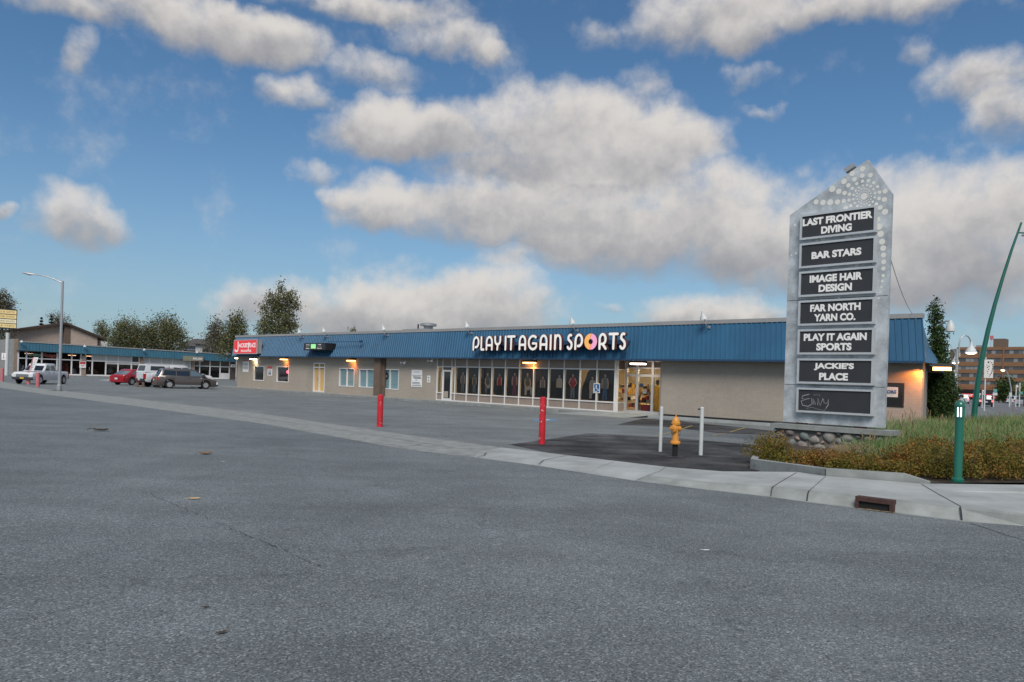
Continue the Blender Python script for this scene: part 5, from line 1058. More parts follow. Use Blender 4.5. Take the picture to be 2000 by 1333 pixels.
for px, py, lab in ((41, 667, 'small floodlight on the teal fascia near its left end'), (164, 676, 'small floodlight on the teal fascia right of the lamp post'), (280, 683, 'small floodlight on the teal fascia in front of the birch trees'), (383, 688, 'small floodlight on the teal fascia above the salon sign')):
    u, z = fl2(px, py, -.6); r = thing('fascia_floodlight', lab, 'floodlight', wq(u, -.6, z-.25), RZ2, 'floodlights along the teal fascia'); m = MB(); m.tube([(0, .1, -.1), (0, -.3, 0), (0, -.4, .25)], .04, 'cap_metal', 6); m.build('arm', r); m = MB(); m.lathe([(.05, .3), (.2, .08), (.22, 0)], 'pale_steel', 10, Matrix.Translation((0, -.4, .1))); m.build('shade', r)

# ---- the brown brick house behind the shops
mat('shed_roof', (.075, .055, .045), .95, spec=.1)
def back_building():
    O = atY(130, 720, 132); O[2] = 0; r = thing('brick_apartment_house', 'brown brick apartment house with a low gable roof behind the shop row', 'building', tuple(O), RZ2); b = MB()
    def L(px, py, d=0.0):
        o = O-XA*d; q = ray(px, py); t = ((o-CP)@XA)/(q@XA); p = CP+q*t; return float((p-O)@YA), float(p[2])
    xl, zl_ = L(20, 648); xa, za_ = L(126, 633); xr, zr_ = L(189, 655); xg0, xg1 = L(118, 660)[0], L(131, 660)[0]
    zx = lambda x: zl_+(za_-zl_)*(x-xl)/(xa-xl) if x < xa else za_+(zr_-za_)*(x-xa)/(xr-xa)
    b.prism([(xl, 0), (xg0, 0), (xg0, zx(xg0)), (xl, zl_)], 0, .5, 'brown_brick'); b.prism([(xg1, 0), (xr, 0), (xr, zr_), (xg1, zx(xg1))], -.5, .5, 'brown_brick'); b.build('wall', r)
    b = MB(); b.prism([(xg0, 0), (xg1, 0), (xg1, za_-.2), (xg0, za_-.2)], 1.2, 1.6, 'interior_brown'); b.build('recess_wall', r); b = MB(); b.box(xg0, xg1-.6, .6, .7, L(120, 673)[1], L(120, 657)[1], 'plywood'); b.build('balcony_rail', r)
    b = MB(); b.box(xg1-.6, xg1+.4, -.55, .6, 0, zx(xg1)-.15, 'brown_wood'); b.build('chimney_breast', r)
    b = MB(); x2, z2 = L(197, 664, 2); b.box(xr+.05, x2, 2, 12, 0, z2, 'brown_brick'); b.build('side_wing', r)
    b = MB(); x3, z3 = L(211, 664, 4); b.box(x2+.05, x3, 4, 12, 0, z3-.4, 'offwhite'); b.build('pale_wing', r)
    b = MB(); t_ = .40; xo, zo = L(203, 660.5)
    for (p, q) in (((xl-1, zl_-.35), (xa, za_-.12)), ((xa, za_-.12), (xo, zo-.45))): b.prism([p, q, (q[0], q[1]+t_), (p[0], p[1]+t_)], -1.0, 14, 'shed_roof')
    b.build('roof', r)
back_building()
def house(px0, px1, py_roof, py_eave, Y, label, wallm, roofm):
    a = atY(px0, py_eave, Y); c = atY(px1, py_eave, Y); zr_ = atY((px0+px1)/2, py_roof, Y)[2]; W = c[0]-a[0]; r = thing('house', label, 'house', (a[0], Y, 0)); z = a[2]
    b = MB(); b.box(0, W, 0, 9, 0, z, wallm); b.build('wall', r); b = MB()
    b.add([(-.8, -.8, z), (W+.8, -.8, z), (W+.8, 9.8, z), (-.8, 9.8, z), (W*.28, 4.5, zr_), (W*.72, 4.5, zr_)], [(0, 1, 5, 4), (1, 2, 5), (2, 3, 4, 5), (3, 0, 4)], roofm); b.build('roof', r)
    for k in (.2, .55): b = MB(); b.box(W*k, W*k+1.3, -.05, 0, z-2.2, z-.9, 'dark_glass'); w = b.build('window', r); f = MB(); f.box(W*k-.12, W*k+1.42, -.04, 0, z-2.32, z-2.2, 'white_frame'); f.build('sill', w)
mat('shingle', (.075, .07, .068), .9, var=.25, vscale=2); mat('siding_blue', (.30, .33, .37), .8); mat('siding_white', (.42, .42, .42), .8)
house(352, 386, 660, 676, 158, 'grey roofed pale blue house between the birches and the store', 'siding_blue', 'shingle'); house(382, 452, 655, 672, 150, 'wide house with a dark hipped roof behind thin birches', 'siding_white', 'shingle')

# ---- pole sign, lamp post and the pink posts at the left edge
pz = np.array(wq(X2(13, 735, -6), -6)); t = thing('tenant_pole_sign', 'yellow tenant pole sign with four boards at the left edge', 'sign', (pz[0], pz[1], 0), RZ2+.0)
def flq(px, py): 
    o = pz; r = ray(px, py); tt = ((o-CP)@XA)/(r@XA); p = CP+r*tt; return float((p-pz)@YA), float(p[2])
m = MB(); ztp = flq(12, 650)[1]; m.tube([(0, .15, 0), (0, .15, ztp)], .22, 'pale_steel', 12); m.build('pole', t)
L0, R0 = flq(-32, 620)[0], flq(32, 620)[0]; zt0, zb0 = flq(5, 604.5)[1], flq(5, 640.5)[1]
m = MB(); m.box(L0-.08, R0+.08, .02, .55, zb0-.1, zt0+.1, 'charcoal'); m.build('cabinet', t); hh = (zt0-zb0)/4
for k, (s, mt_) in enumerate((('CERAMICS & GIFTS', 'yellow_panel'), ('LAST FRONTIER DIVING', 'yellow_panel'), ('VINTAGE HAIR SALON', 'yellow_pale'), ('COFFEE & YARN', 'yellow_panel'))):
    m = MB(); z = zt0-(k+1)*hh; m.box(L0, R0, 0, .018, z+.05, z+hh-.05, mt_); o = m.build('sign_board', t); m = MB(); put_text(m, s, (L0+R0)/2, z+hh*.33, (R0-L0)*.88, hh*.36, -.006, 'gold_text', .01); m.build('lettering', o, fix=False)
m = MB(); m.tube([(-.6, .3, ztp-.1), (-.6, .3, zb0)], .1, 'charcoal', 6); m.tube([(.6, .3, ztp+.1), (.6, .3, zb0)], .1, 'charcoal', 6); m.build('strut', t)
lp_ = G(115.5, 764); Yl = lp_[1]; t = thing('street_lamp', 'tall grey lamp post with a curved arm beside the white pickup', 'street lamp', tuple(lp_))
H = atY(117, 549, Yl)[2]; m = MB(); m.lathe([(.15, 0), (.15, .35), (.10, .40), (.095, 1.0), (.065, H-.1), (.065, H)], 'steel', 14); m.build('pole', t)
dx = lambda px, py: (atY(px, py, Yl)[0]-lp_[0]-.0, 0, atY(px, py, Yl)[2])
off = atY(117, 549, Yl)[0]-lp_[0]
m = MB(); m.tube([(q[0]-off, 0, q[2]) for q in (dx(117, 553), dx(104, 547), dx(90, 541.5), dx(75, 538), dx(60, 536))], [.045, .04, .035, .032, .03], 'steel', 8); m.build('arm', t)
m = MB(); q0, q1 = dx(62, 536.5), dx(38, 532.5); m.tube([(q0[0]-off, 0, q0[2]), ((q0[0]*.6+q1[0]*.4)-off, 0, q0[2]*.6+q1[2]*.4-.02), (q1[0]-off, 0, q1[2])], [.03, .085, .04], 'steel', 8); m.build('lamp_head', t)
m = MB(); m.box(-.5, .5, -.5, .5, 0, .02, 'concrete_worn'); m.build('base', t)
def pink(px, py, pt, label, r=.13):
    t, H = post('pink_bollard', px, py, pt, r, 'pink_paint', label, 'bollard', 'faded pink bollards at the lot entrance'); return t, H
pink(4, 746, 720, 'faded pink bollard at the left edge below the small white sign'); pink(55.5, 751, 727, 'faded pink bollard holding the leaning banner sign'); pink(73.5, 756, 729, 'faded pink bollard between banner sign and lamp post', .12)
p = G(55.5, 751)+np.array([0, .2, 0]); sy = p[1]/F_PX; t = thing('banner_sign', 'narrow white and pink banner sign leaning above a pink bollard', 'sign', tuple(p), .2); m = MB(); m.tube([(0, 0, .9), (.15, 0, 1.9)], .03, 'steel', 6); m.build('stake', t)
m = MB(); m.prism([(-.05, 26*sy), (.22, 26*sy), (.55, 53*sy), (.22, 53*sy)], -.015, .015, 'white'); m.prism([(-.12, 26*sy), (-.055, 26*sy), (.21, 53*sy), (.145, 53*sy)], -.016, .014, 'pink_paint'); m.build('board', t)
m = MB()
for k in range(7): z = (29+k*3.3)*sy; m.box(.03+k*.045, .16+k*.045, -.022, -.018, z, z+.035, 'text_grey')
m.build('lettering', t)
p = G(6, 744); sy = p[1]/F_PX; t = thing('lot_sign', 'small white sign with pink marks on a thin post at the left edge', 'sign', tuple(p), .2); m = MB(); m.tube([(0, .03, 0), (0, .03, 54*sy)], .03, 'steel', 6); m.build('post', t); m = MB(); m.box(-4*sy, 4*sy, -.01, .01, 41*sy, 54*sy, 'white'); m.build('board', t); m = MB(); m.box(-1*sy, .3*sy, -.016, -.011, 43*sy, 52*sy, 'pink_paint'); m.box(-3*sy, 3*sy, -.016, -.011, 44.5*sy, 45.2*sy, 'pink_paint'); m.build('lettering', t)
for px, lab in ((268.5, 'short dark wooden post behind the red car, left of the pair'), (279.5, 'short dark wooden post at the white truck bumper, right of the pair')):
    p = G(px, 757); t = thing('wooden_post', lab, 'post', tuple(p), .3, 'short wooden posts by the parked cars'); m = MB(); m.box(-.09, .09, -.09, .09, -.05, .42, 'brown_wood'); m.build('post', t); m = MB(); m.box(-.10, .10, -.10, .10, .42, .45, 'bark'); m.build('cap', t)

# ================================================================== VEHICLES
def lerp(a, c, t): return a+(c-a)*t
def interp(x, pts):
    for (xa, za), (xc, zc) in zip(pts[:-1], pts[1:]):
        if x <= xc: return lerp(za, zc, (x-xa)/(xc-xa) if xc > xa else 0)
    return pts[-1][1]
def vehicle(name, label, cat, loc, head, paint, L, W, top, cabin, wheels, wr, clear, glassm='car_glass', windows=(), bed=None, canopy=None, lit=False, trim='charcoal', rear_glass=True, scale=1.0, detail=True, roof_rack=False, grille='chrome', lower=None):
    """x runs forward. top: (x,z) shoulder line rear to front; cabin: belt rear/front x, roof rear/front x, roof z"""
    r = thing(name, label, cat, loc, head); r.scale = (scale,)*3
    h = L/2; Ra = wr*1.22
    xs = set(np.linspace(-h, h, 44)); xs |= {-h+.02, h-.02, -h+.08, h-.08}
    for w in wheels: xs |= set(w+Ra*math.cos(q) for q in np.linspace(0, PI, 17)); xs |= {w-Ra-.002, w+Ra+.002}
    xs = sorted(x for x in xs if -h <= x <= h); rings = []
    for x in xs:
        t = abs(x)/h; w = W/2*(1-.10*t**5-.10*max(0, t-.94)/.06*.6); zt_ = interp(x, top); zb_ = clear+(.10*max(0, t-.9)/.1)
        for wx in wheels:
            if abs(x-wx) < Ra: zb_ = max(zb_, wr+math.sqrt(Ra*Ra-(x-wx)**2)*1.0)
        zt_ = max(zt_-.10*max(0, t-.965)/.035, zb_+.05); d = zt_-zb_
        half = [(w*.93, zb_), (w*.985, zb_+d*.12), (w, zb_+d*.45), (w*.985, zb_+d*.70), (w*.955, zb_+d*.90), (w*.90, zt_-.012), (w*.80, zt_), (w*.4, zt_+.02), (0, zt_+.025)]
        rings.append([(x, -y, z) for y, z in half]+[(x, y, z) for y, z in reversed(half[:-1])])
    m = MB(); k = len(rings[0]); vs = [p for g in rings for p in g]
    m.add(vs, [(i*k+j, i*k+j+1, (i+1)*k+j+1, (i+1)*k+j) for i in range(len(rings)-1) for j in range(k-1)], paint, True)
    m.add(rings[0], [list(range(k))], paint); m.add(rings[-1], [list(range(k))], paint)
    m.add(vs, [(i*k, (i+1)*k, (i+1)*k+k-1, i*k+k-1) for i in range(len(rings)-1)], 'underbody')
    # cabin shell
    xbr, xbf, xrr, xrf, zr_ = cabin; zb0_ = interp(lerp(xbr, xbf, .5), top)-.05; wb = W/2*.93; wt = W/2*.76; nl = 7; cr = []
    for i in range(nl):
        t = i/(nl-1); tt = t if i < nl-1 else 1.0; ins = 0 if i < nl-1 else .10
        xa, xc = lerp(xbr, xrr, tt)+ins, lerp(xbf, xrf, tt)-ins; w = lerp(wb, wt, tt)-ins*.6; z = lerp(zb0_, zr_-.05, min(1, t*nl/(nl-1)*(nl-1)/nl)) if i < nl-1 else zr_
        if i == nl-2: z = zr_-.05
        cx = [(xa, -w*.93), (xa+.10, -w), (lerp(xa, xc, .5), -w*1.01), (xc-.15, -w), (xc, -w*.86), (xc+.04, 0), (xc, w*.86), (xc-.15, w), (lerp(xa, xc, .5), w*1.01), (xa+.10, w), (xa, w*.93), (xa-.03, 0)]
        cr.append([(x, y, z) for x, y in cx])
    k = 12; vs = [p for g in cr for p in g]
    m.add(vs, [(i*k+j, i*k+(j+1) % k, (i+1)*k+(j+1) % k, (i+1)*k+j) for i in range(nl-1) for j in range(k)], paint, True); m.add(cr[-1], [list(range(k))], paint, True)
    if canopy:
        c0, c1, cz = canopy; zc = interp((c0+c1)/2, top)-.02; wc = W/2*.90
        m.add([(c0, -wc, zc), (c1, -wc, zc), (c1, wc, zc), (c0, wc, zc), (c0+.18, -wc*.86, cz), (c1-.04, -wc*.86, cz), (c1-.04, wc*.86, cz), (c0+.18, wc*.86, cz)], [(0, 1, 5, 4), (1, 2, 6, 5), (2, 3, 7, 6), (3, 0, 4, 7), (4, 5, 6, 7)], paint)
    m.build('body', r, sharp=40)
    if lower:
        m = MB()
        for s in (-1, 1): m.box(wheels[0]+Ra, wheels[1]-Ra, s*W/2*.985-.02, s*W/2*.985+.02, clear, clear+.14, lower)
        m.build('sill_trim', r)
    zt_side = zr_-.16
    def side(x0, x1, y0t, y1t, nm, gm):
        for s in (-1, 1):
            def pt(x, t): return (x, s*(lerp(wb, wt, t)*1.012+.006), lerp(zb0_, zr_-.05, t))
            m = MB(); (xa, ta), (xc, tc), (xd, td), (xe, te_) = x0, x1, y1t, y0t; m.add([pt(xa, ta), pt(xc, tc), pt(xd, td), pt(xe, te_)], [(0, 1, 2, 3)], gm); m.build(nm, r, fix=False)
    for q in windows: side(*q[:4], 'side_window', q[4] if len(q) > 4 else glassm)
    def cross(xb, xt, sgn, nm, gm, w0=.84, w1=.84, t0=.12, t1=.93):
        m = MB(); P = lambda t, w: (lerp(xb, xt, t)+sgn*.035, w*lerp(wb, wt, t), lerp(zb0_, zr_-.05, t)); m.add([P(t0, -w0), P(t0+.0, 0), P(t0, w0), P(t1, w1), P(t1, 0), P(t1, -w1)], [(0, 1, 4, 5), (1, 2, 3, 4)], gm)
        vs = m.v; m.v[1] = (vs[1][0]+sgn*.045, 0, vs[1][2]); m.v[4] = (vs[4][0]+sgn*.045, 0, vs[4][2]); m.build(nm, r, fix=False)
    cross(xbf, xrf, 1, 'windshield', glassm)
    if rear_glass: cross(xbr, xrr, -1, 'rear_window', glassm)
    if canopy:
        c0, c1, cz = canopy; zc = interp((c0+c1)/2, top); 
        for s in (-1, 1):
            m = MB(); P = lambda x, t: (x, s*(W/2*.90*lerp(1, .86, t)+.006), lerp(zc-.02, cz, t)); m.add([P(c0+.45, .28), P(c1-.35, .28), P(c1-.40, .80), P(c0+.50, .80)], [(0, 1, 2, 3)], glassm); m.build('canopy_window', r, fix=False)
        m = MB(); P = lambda t, w: (lerp(c0, c0+.18, t)-.008, w*W/2*.9*lerp(1, .86, t), lerp(zc-.02, cz, t)); m.add([P(.2, -.8), P(.2, .8), P(.85, .8), P(.85, -.8)], [(0, 1, 2, 3)], glassm); m.build('canopy_rear_window', r, fix=False)
    if bed:
        m = MB(); z = interp((bed[0]+bed[1])/2, top)+.03; m.box(bed[0], bed[1], -W/2*.74, W/2*.74, z-.01, z+.004, 'underbody'); m.build('bed_shade', r)  # flat black sheet painted in place of the shaded inside of the open bed
    for wx in wheels:
        for s in (-1, 1):
            M_ = Matrix.Translation((wx, s*(W/2-.115), wr)) @ Matrix.Rotation(PI/2*s*-1, 4, 'X')
            m = MB(); m.lathe([(wr*.6, -.11), (wr*.93, -.11), (wr, -.07), (wr, .07), (wr*.93, .11), (wr*.66, .115), (wr*.64, .06)], 'tyre', 24, M_); w = m.build('wheel', r)
            m = MB(); m.lathe([(wr*.63, .085), (wr*.62, .10), (wr*.58, .10), (wr*.56, .05), (0, .05)], 'rim', 24, M_)
            for q in range(5):
                a = 2*PI*q/5; m.box(wr*.10, wr*.58, -.045*wr/.35, .045*wr/.35, .052, .095, 'rim', M_ @ Matrix.Rotation(a, 4, 'Z'))
            m.lathe([(wr*.15, .05), (wr*.15, .10), (0, .105)], 'rim', 10, M_); m.build('rim', w)
    zf = interp(h-.05, top); zr2 = interp(-h+.05, top)
    for s in (-1, 1):
        m = MB(); y0, y1 = sorted((s*W/2*.58, s*W/2*.90)); m.box(h-.16, h-.005, y0, y1, zf-.32, zf-.10, 'head_lens'); m.build('headlight', r)
        m = MB(); y0, y1 = sorted((s*W/2*.66, s*W/2*.905)); th = .42 if canopy or bed else .22; m.box(-h-.008, -h+.14, y0, y1, zr2-.12-th, zr2-.10, 'tail_lit' if lit else 'tail_red'); m.build('taillight', r)
        m = MB(); xm = lerp(xbf, xrf, .22)-.15; m.box(xm-.09, xm+.09, s*W/2*1.06-.10, s*W/2*1.06+.10, zb0_+.10, zb0_+.28, trim); m.build('mirror', r)
        if detail:
            for xd in (lerp(xbr, xbf, .30), lerp(xbr, xbf, .62)): m = MB(); m.box(xd-.11, xd+.11, s*W/2*.992-.012, s*W/2*.992+.016, zb0_-.13, zb0_-.09, trim if paint != 'car_white' else 'charcoal'); m.build('door_handle', r)
    m = MB(); m.box(h-.10, h+.012, -W/2*.54, W/2*.54, zf-.40, zf-.12, grille)
    if grille != 'charcoal':
        for k in range(4): z = zf-.37+k*.06; m.box(h+.012, h+.022, -W/2*.50, W/2*.50, z, z+.022, 'charcoal')
    m.build('grille', r)
    m = MB(); m.box(h-.16, h+.06, -W/2*.86, W/2*.86, clear+.06, clear+.26, trim if bed or canopy else paint); m.build('front_bumper', r)
    m = MB(); m.box(-h-.07, -h+.12, -W/2*.86, W/2*.86, clear+.08, clear+.28, trim if bed or canopy else paint); m.build('rear_bumper', r)
    m = MB(); pz_ = zr2-.42 if not (bed or canopy) else clear+.33; m.box(-h-.085, -h-.07, -.16, .16, clear+.14 if (bed or canopy) else pz_, (clear+.14 if (bed or canopy) else pz_)+.15, 'plate_yellow' if lit is None else 'plate_white'); m.build('license_plate', r)
    if paint == 'car_white' and bed: m = MB(); m.box(h+.061, h+.07, -.16, .16, clear+.10, clear+.24, 'plate_yellow'); m.build('license_plate', r)
    if roof_rack:
        for s in (-1, 1): m = MB(); m.tube([(xrr+.3, s*wt*.85, zr_+.05), (xrf-.4, s*wt*.85, zr_+.06)], .02, 'charcoal', 6); m.build('roof_rail', r)
    return r
def heading(x, y): return math.atan2(y, x)
TRUCK = dict(L=5.85, W=2.0, top=[(-2.93, 1.18), (-.95, 1.20), (-.9, 1.22), (1.3, 1.20), (1.5, 1.16), (2.7, 1.08), (2.93, 1.0)], wheels=(-1.95, 1.85), wr=.40, clear=.38)
CABW = [((-.62, .14), (.12, .14), (-.52, .86), (.08, .86)), ((.20, .14), (1.12, .14), (.20, .86), (.62, .86), 'car_glass_light')]
p = G(80, 751); vehicle('pickup_truck', 'white crew cab pickup facing the camera beside the lamp post', 'pickup truck', (p[0]-.75, p[1]+1.2, 0), heading(.06, -1.0), 'car_white', cabin=(-.95, 1.38, -.80, .55, 1.90), windows=CABW, bed=(-2.75, -1.05), scale=.90, trim='charcoal', **TRUCK)
p = G(248, 752.5); vehicle('red_sedan', 'red sedan seen from behind, parked before the shop row', 'car', (p[0]+.2, p[1]+1.2, 0), heading(.30, .95), 'car_red', 4.4, 1.8, [(-2.2, .92), (-1.7, .97), (-1.3, .95), (1.0, .93), (1.3, .88), (2.0, .74), (2.2, .64)], (-1.95, 1.15, -.95, .15, 1.46), (-1.32, 1.36), .33, .20, windows=[((-1.30, .18), (-.25, .14), (-.90, .86), (-.27, .90)), ((-.15, .14), (.85, .14), (-.15, .90), (.18, .86))], glassm='car_glass_light', trim='car_red', grille='charcoal')
p = G(286, 758); hd = np.array([.66, .75, 0]); hd /= np.linalg.norm(hd); q = p+hd*3.0
vehicle('canopy_truck', 'white pickup with a white canopy over its bed, behind the brown minivan', 'pickup truck', (q[0]-1.9, q[1]+2.6, 0), heading(*hd[:2]), 'car_white', 6.0, 2.02, [(-3.0, 1.24), (-.9, 1.26), (1.3, 1.24), (1.5, 1.20), (2.8, 1.10), (3.0, 1.0)], (-.95, 1.4, -.80, .55, 1.92), (-1.95, 1.95), .42, .42, windows=CABW, canopy=(-2.95, -.92, 1.93), trim='charcoal')
p = G(369, 759.5); vehicle('minivan', 'grey brown minivan parked broadside in the middle of the lot', 'minivan', (p[0]-.30, p[1]+.0, 0), heading(.80, .60), 'car_brown', 5.1, 1.98, [(-2.55, 1.08), (-1.9, 1.12), (1.3, 1.06), (1.6, 1.02), (2.3, .84), (2.55, .70)], (-2.42, 1.72, -2.05, .45, 1.76), (-1.52, 1.50), .35, .20, windows=[((-2.12, .20), (-1.02, .16), (-1.90, .90), (-1.02, .90)), ((-.94, .16), (.12, .14), (-.94, .91), (.12, .91)), ((.22, .14), (1.32, .14), (.22, .91), (.45, .90), 'car_glass_light')], trim='car_brown', scale=.93, roof_rack=True, lower='chrome', grille='charcoal')
p = G(397, 750); vehicle('silver_pickup', 'silver pickup with a dark roof, partly hidden behind the minivan', 'pickup truck', (p[0]-3.9, p[1]+2.5, 0), heading(.93, .36), 'car_silver', cabin=(-.95, 1.38, -.80, .55, 1.90), windows=[((-.62, .14), (.12, .14), (-.52, .86), (.08, .86)), ((.20, .14), (1.12, .14), (.20, .86), (.62, .86))], bed=(-2.75, -1.05), trim='charcoal', **TRUCK)
SUVW = [((-1.9, .16), (-1.0, .14), (-1.75, .88), (-1.0, .88)), ((-.92, .14), (.1, .14), (-.92, .9), (.1, .9)), ((.18, .14), (1.0, .14), (.18, .9), (.45, .88))]
def suv(px, py, Ysc, label, paint, lit, head=None, name='parked_car'):
    p = G(px, py); return vehicle(name, label, 'car', tuple(p), head if head is not None else heading(.6, 1.0), paint, 4.7, 1.9, [(-2.35, 1.05), (1.1, 1.05), (1.4, 1.0), (2.2, .85), (2.35, .75)], (-2.25, 1.35, -1.95, .55, 1.75), (-1.4, 1.4), .37, .25, windows=SUVW, lit=lit, trim='charcoal', detail=False, grille='charcoal', scale=Ysc)
suv(1925, 794.5, 1.0, 'dark car with lit tail lamps driving away on the avenue', 'car_black', True, name='dark_car'); suv(1881, 788.5, 1.0, 'small pale car with bright red tail lamps farther up the avenue', 'car_silver', True, name='pale_car')
suv(1984, 789, 1.0, 'white car parked beside the verge at the right edge', 'car_white', False, heading(.9, .5), name='white_car'); suv(2004, 793, 1.0, 'silver car cut off by the right edge of the picture', 'car_silver', False, heading(.9, .5), name='silver_car')

# ================================================================== TREES
def leaf_mesh(name, cen, size, mt, parent=None, flat=0.0, aspect=.6):
    """cen: n x 3 leaf centres; every leaf a small folded quad"""
    n = len(cen); a = rng.normal(size=(n, 3)); a[:, 2] *= (1-flat); a /= np.linalg.norm(a, axis=1)[:, None]
    t = rng.normal(size=(n, 3)); c = np.cross(a, t); c /= np.linalg.norm(c, axis=1)[:, None]
    s = (size*rng.uniform(.6, 1.35, n))[:, None]; nr = np.cross(a, c)
    v = np.stack([cen-a*s*.5, cen+c*s*aspect*.5+nr*s*.08, cen+a*s*.5, cen-c*s*aspect*.5+nr*s*.08], 1).reshape(-1, 3)
    me = bpy.data.meshes.new(name); me.vertices.add(4*n); me.vertices.foreach_set('co', v.astype(np.float32).ravel()); me.loops.add(4*n); me.loops.foreach_set('vertex_index', np.arange(4*n, dtype=np.int32))
    me.polygons.add(n); me.polygons.foreach_set('loop_start', np.arange(0, 4*n, 4, dtype=np.int32)); me.update(); me.validate(); me.materials.append(MATS[mt])
    o = bpy.data.objects.new(name, me); C.objects.link(o)
    if parent: o.parent = parent
    return o
def tree(name, label, Y, base, blobs, nclump, per, csize, lsize, lm, bm, tr=.22, zs=1.0, droop=0.0, shell=.5, group=None, depth=1.0):
    """blobs: crown lobes measured in the picture (px, py, rx, ry), turned into metres at distance Y"""
    s = Y/F_PX; bx = atY(base[0], 720, Y)[0]; r = thing(name, label, 'tree', (bx, Y, 0), 0, group); bl = []
    for (cx, cy, rx, ry) in blobs: p = atY(cx, cy, Y); bl.append((p[0]-bx, p[2], rx*s, ry*s))
    vol = np.array([b[2]*b[3]*b[2] for b in bl])**.8; cl = []
    for k in rng.choice(len(bl), nclump, p=vol/vol.sum()):
        d = rng.normal(size=3); d /= np.linalg.norm(d); q = rng.uniform()**(1/3*shell) ; x0_, z0_, rx, rz_ = bl[k]
        cl.append([x0_+d[0]*rx*q, d[1]*rx*depth*q, z0_+d[2]*rz_*q])
    cl = np.array(cl); ztop = max(b[1]+b[3] for b in bl); zl_ = min(b[1]-b[3] for b in bl)
    pts = np.repeat(cl, per, 0)+rng.normal(size=(len(cl)*per, 3))*np.array([csize, csize, csize*zs]); pts[:, 2] -= np.abs(rng.normal(size=len(pts)))*droop
    m = MB(); b0 = max(bl, key=lambda q: q[1]+q[3]); lx = b0[0]
    path = [(0, 0, -.1), (lx*.2, .05, ztop*.25), (lx*.6+.1, 0, ztop*.55), (lx*.9, .1, ztop*.8), (lx, 0, ztop*.97)]; m.tube(path, [tr, tr*.85, tr*.6, tr*.35, tr*.08], bm, 8)
    m.build('trunk', r)
    m = MB()
    for q in cl[::max(1, len(cl)//70)]:
        f = max(.12, min(.9, (q[2]-abs(q[0])*.5-.5)/ztop)); i = min(3, int(f*4)); a = np.array(path[i]); c = np.array(path[i+1]); st = a+(c-a)*(f*4-i)
        mid = (st+q)/2+np.array([0, 0, .12*np.linalg.norm(q-st)]); m.tube([tuple(st), tuple(mid), tuple(q)], [tr*.28, tr*.16, tr*.05], bm, 5)
    m.build('limbs', r)
    leaf_mesh('crown', pts, lsize, lm, r); return r
tree('cottonwood_tree', 'tall airy cottonwood tree rising behind the left end of the store', 112, (545, 0), [(547, 585, 20, 30), (560, 600, 24, 34), (528, 612, 20, 26), (545, 635, 34, 22), (512, 640, 18, 14), (543, 562, 9, 12), (574, 592, 12, 20), (500, 622, 6, 5), (524, 584, 9, 14), (568, 640, 16, 20)], 150, 52, .42, .29, 'leaf_cotton', 'bark', .25, shell=.8)
tree('birch_tree', 'broad weeping birch behind the shop row, left of the tallest birch', 126, (247, 0), [(247, 655, 25, 28), (232, 665, 14, 32), (262, 650, 18, 24), (275, 668, 16, 28), (240, 636, 12, 9)], 190, 46, .5, .29, 'leaf_birch', 'birch_bark', .2, 1.7, .7, group='trees behind the shop row')
tree('birch_tree', 'largest weeping birch behind the shop row with a pointed top', 128, (322, 0), [(318, 655, 30, 34), (330, 632, 14, 16), (300, 668, 20, 26), (345, 665, 18, 24), (292, 640, 8, 16), (357, 652, 13, 9), (326, 621, 6, 7)], 240, 46, .5, .29, 'leaf_birch', 'birch_bark', .2, 1.7, .7, group='trees behind the shop row')
tree('birch_tree', 'thin loose birch just right of the brown brick house', 150, (205, 0), [(201, 645, 11, 14), (207, 660, 10, 12), (198, 634, 5, 6)], 55, 37, .5, .29, 'leaf_birch', 'birch_bark', .15, 1.2, .3, group='trees behind the shop row')
tree('birch_tree', 'sparse birch with a visible trunk in front of the hipped roof house', 122, (407, 0), [(425, 645, 16, 18), (415, 665, 16, 22), (432, 670, 14, 18), (420, 632, 8, 7)], 85, 37, .45, .29, 'leaf_far', 'birch_bark', .14, 1.4, .5, group='trees behind the shop row')
tree('birch_tree', 'upright birch rising right behind the corner of the red box sign', 118, (462, 0), [(463, 635, 13, 22), (455, 662, 20, 26), (470, 655, 11, 30), (442, 672, 12, 16)], 130, 42, .45, .29, 'leaf_birch', 'birch_bark', .16, 1.4, .5, group='trees behind the shop row')
tree('edge_tree', 'dark leafy tree cut by the left edge behind the yellow pole sign', 120, (-8, 0), [(-4, 590, 22, 20), (10, 600, 15, 16), (20, 597, 8, 8), (-10, 640, 20, 40), (5, 655, 14, 14), (30, 612, 4, 5)], 150, 37, .5, .29, 'leaf_far', 'bark', .22)
tree('rooftop_tree', 'loose tree crown showing over the ridge of the brick house', 172, (117, 0), [(113, 622, 13, 8), (130, 628, 7, 5), (106, 630, 8, 6), (120, 650, 14, 20)], 60, 29, .6, .29, 'leaf_far', 'bark', .2)
def spruce(px, ptop, Y, w, label, pb=680, lm='leaf_spruce', n=700):
    s = Y/F_PX; q = atY(px, ptop, Y); H = q[2]; r = thing('spruce_tree', label, 'tree', (q[0], Y, 0), 0, 'spruces behind the left houses'); m = MB(); m.tube([(0, 0, 0), (0, 0, H)], [.2, .03], 'bark', 6); m.build('trunk', r)
    t = rng.uniform(.25, 1, n)**.8; layer = np.round(t*14)/14; a = rng.uniform(0, 2*PI, n); rad = (1-layer)*w*s*2.2*rng.uniform(.2, 1, n); pts = np.stack([rad*np.cos(a), rad*np.sin(a), H*(layer*.75+.25)-rad*.35], 1); leaf_mesh('crown', pts, .55, lm, r)
spruce(81, 622, 165, 10, 'small spruce tip left over the roof of the brick house'); spruce(100.5, 618, 168, 11, 'larger spruce tip beside the loose crown over the brick house')
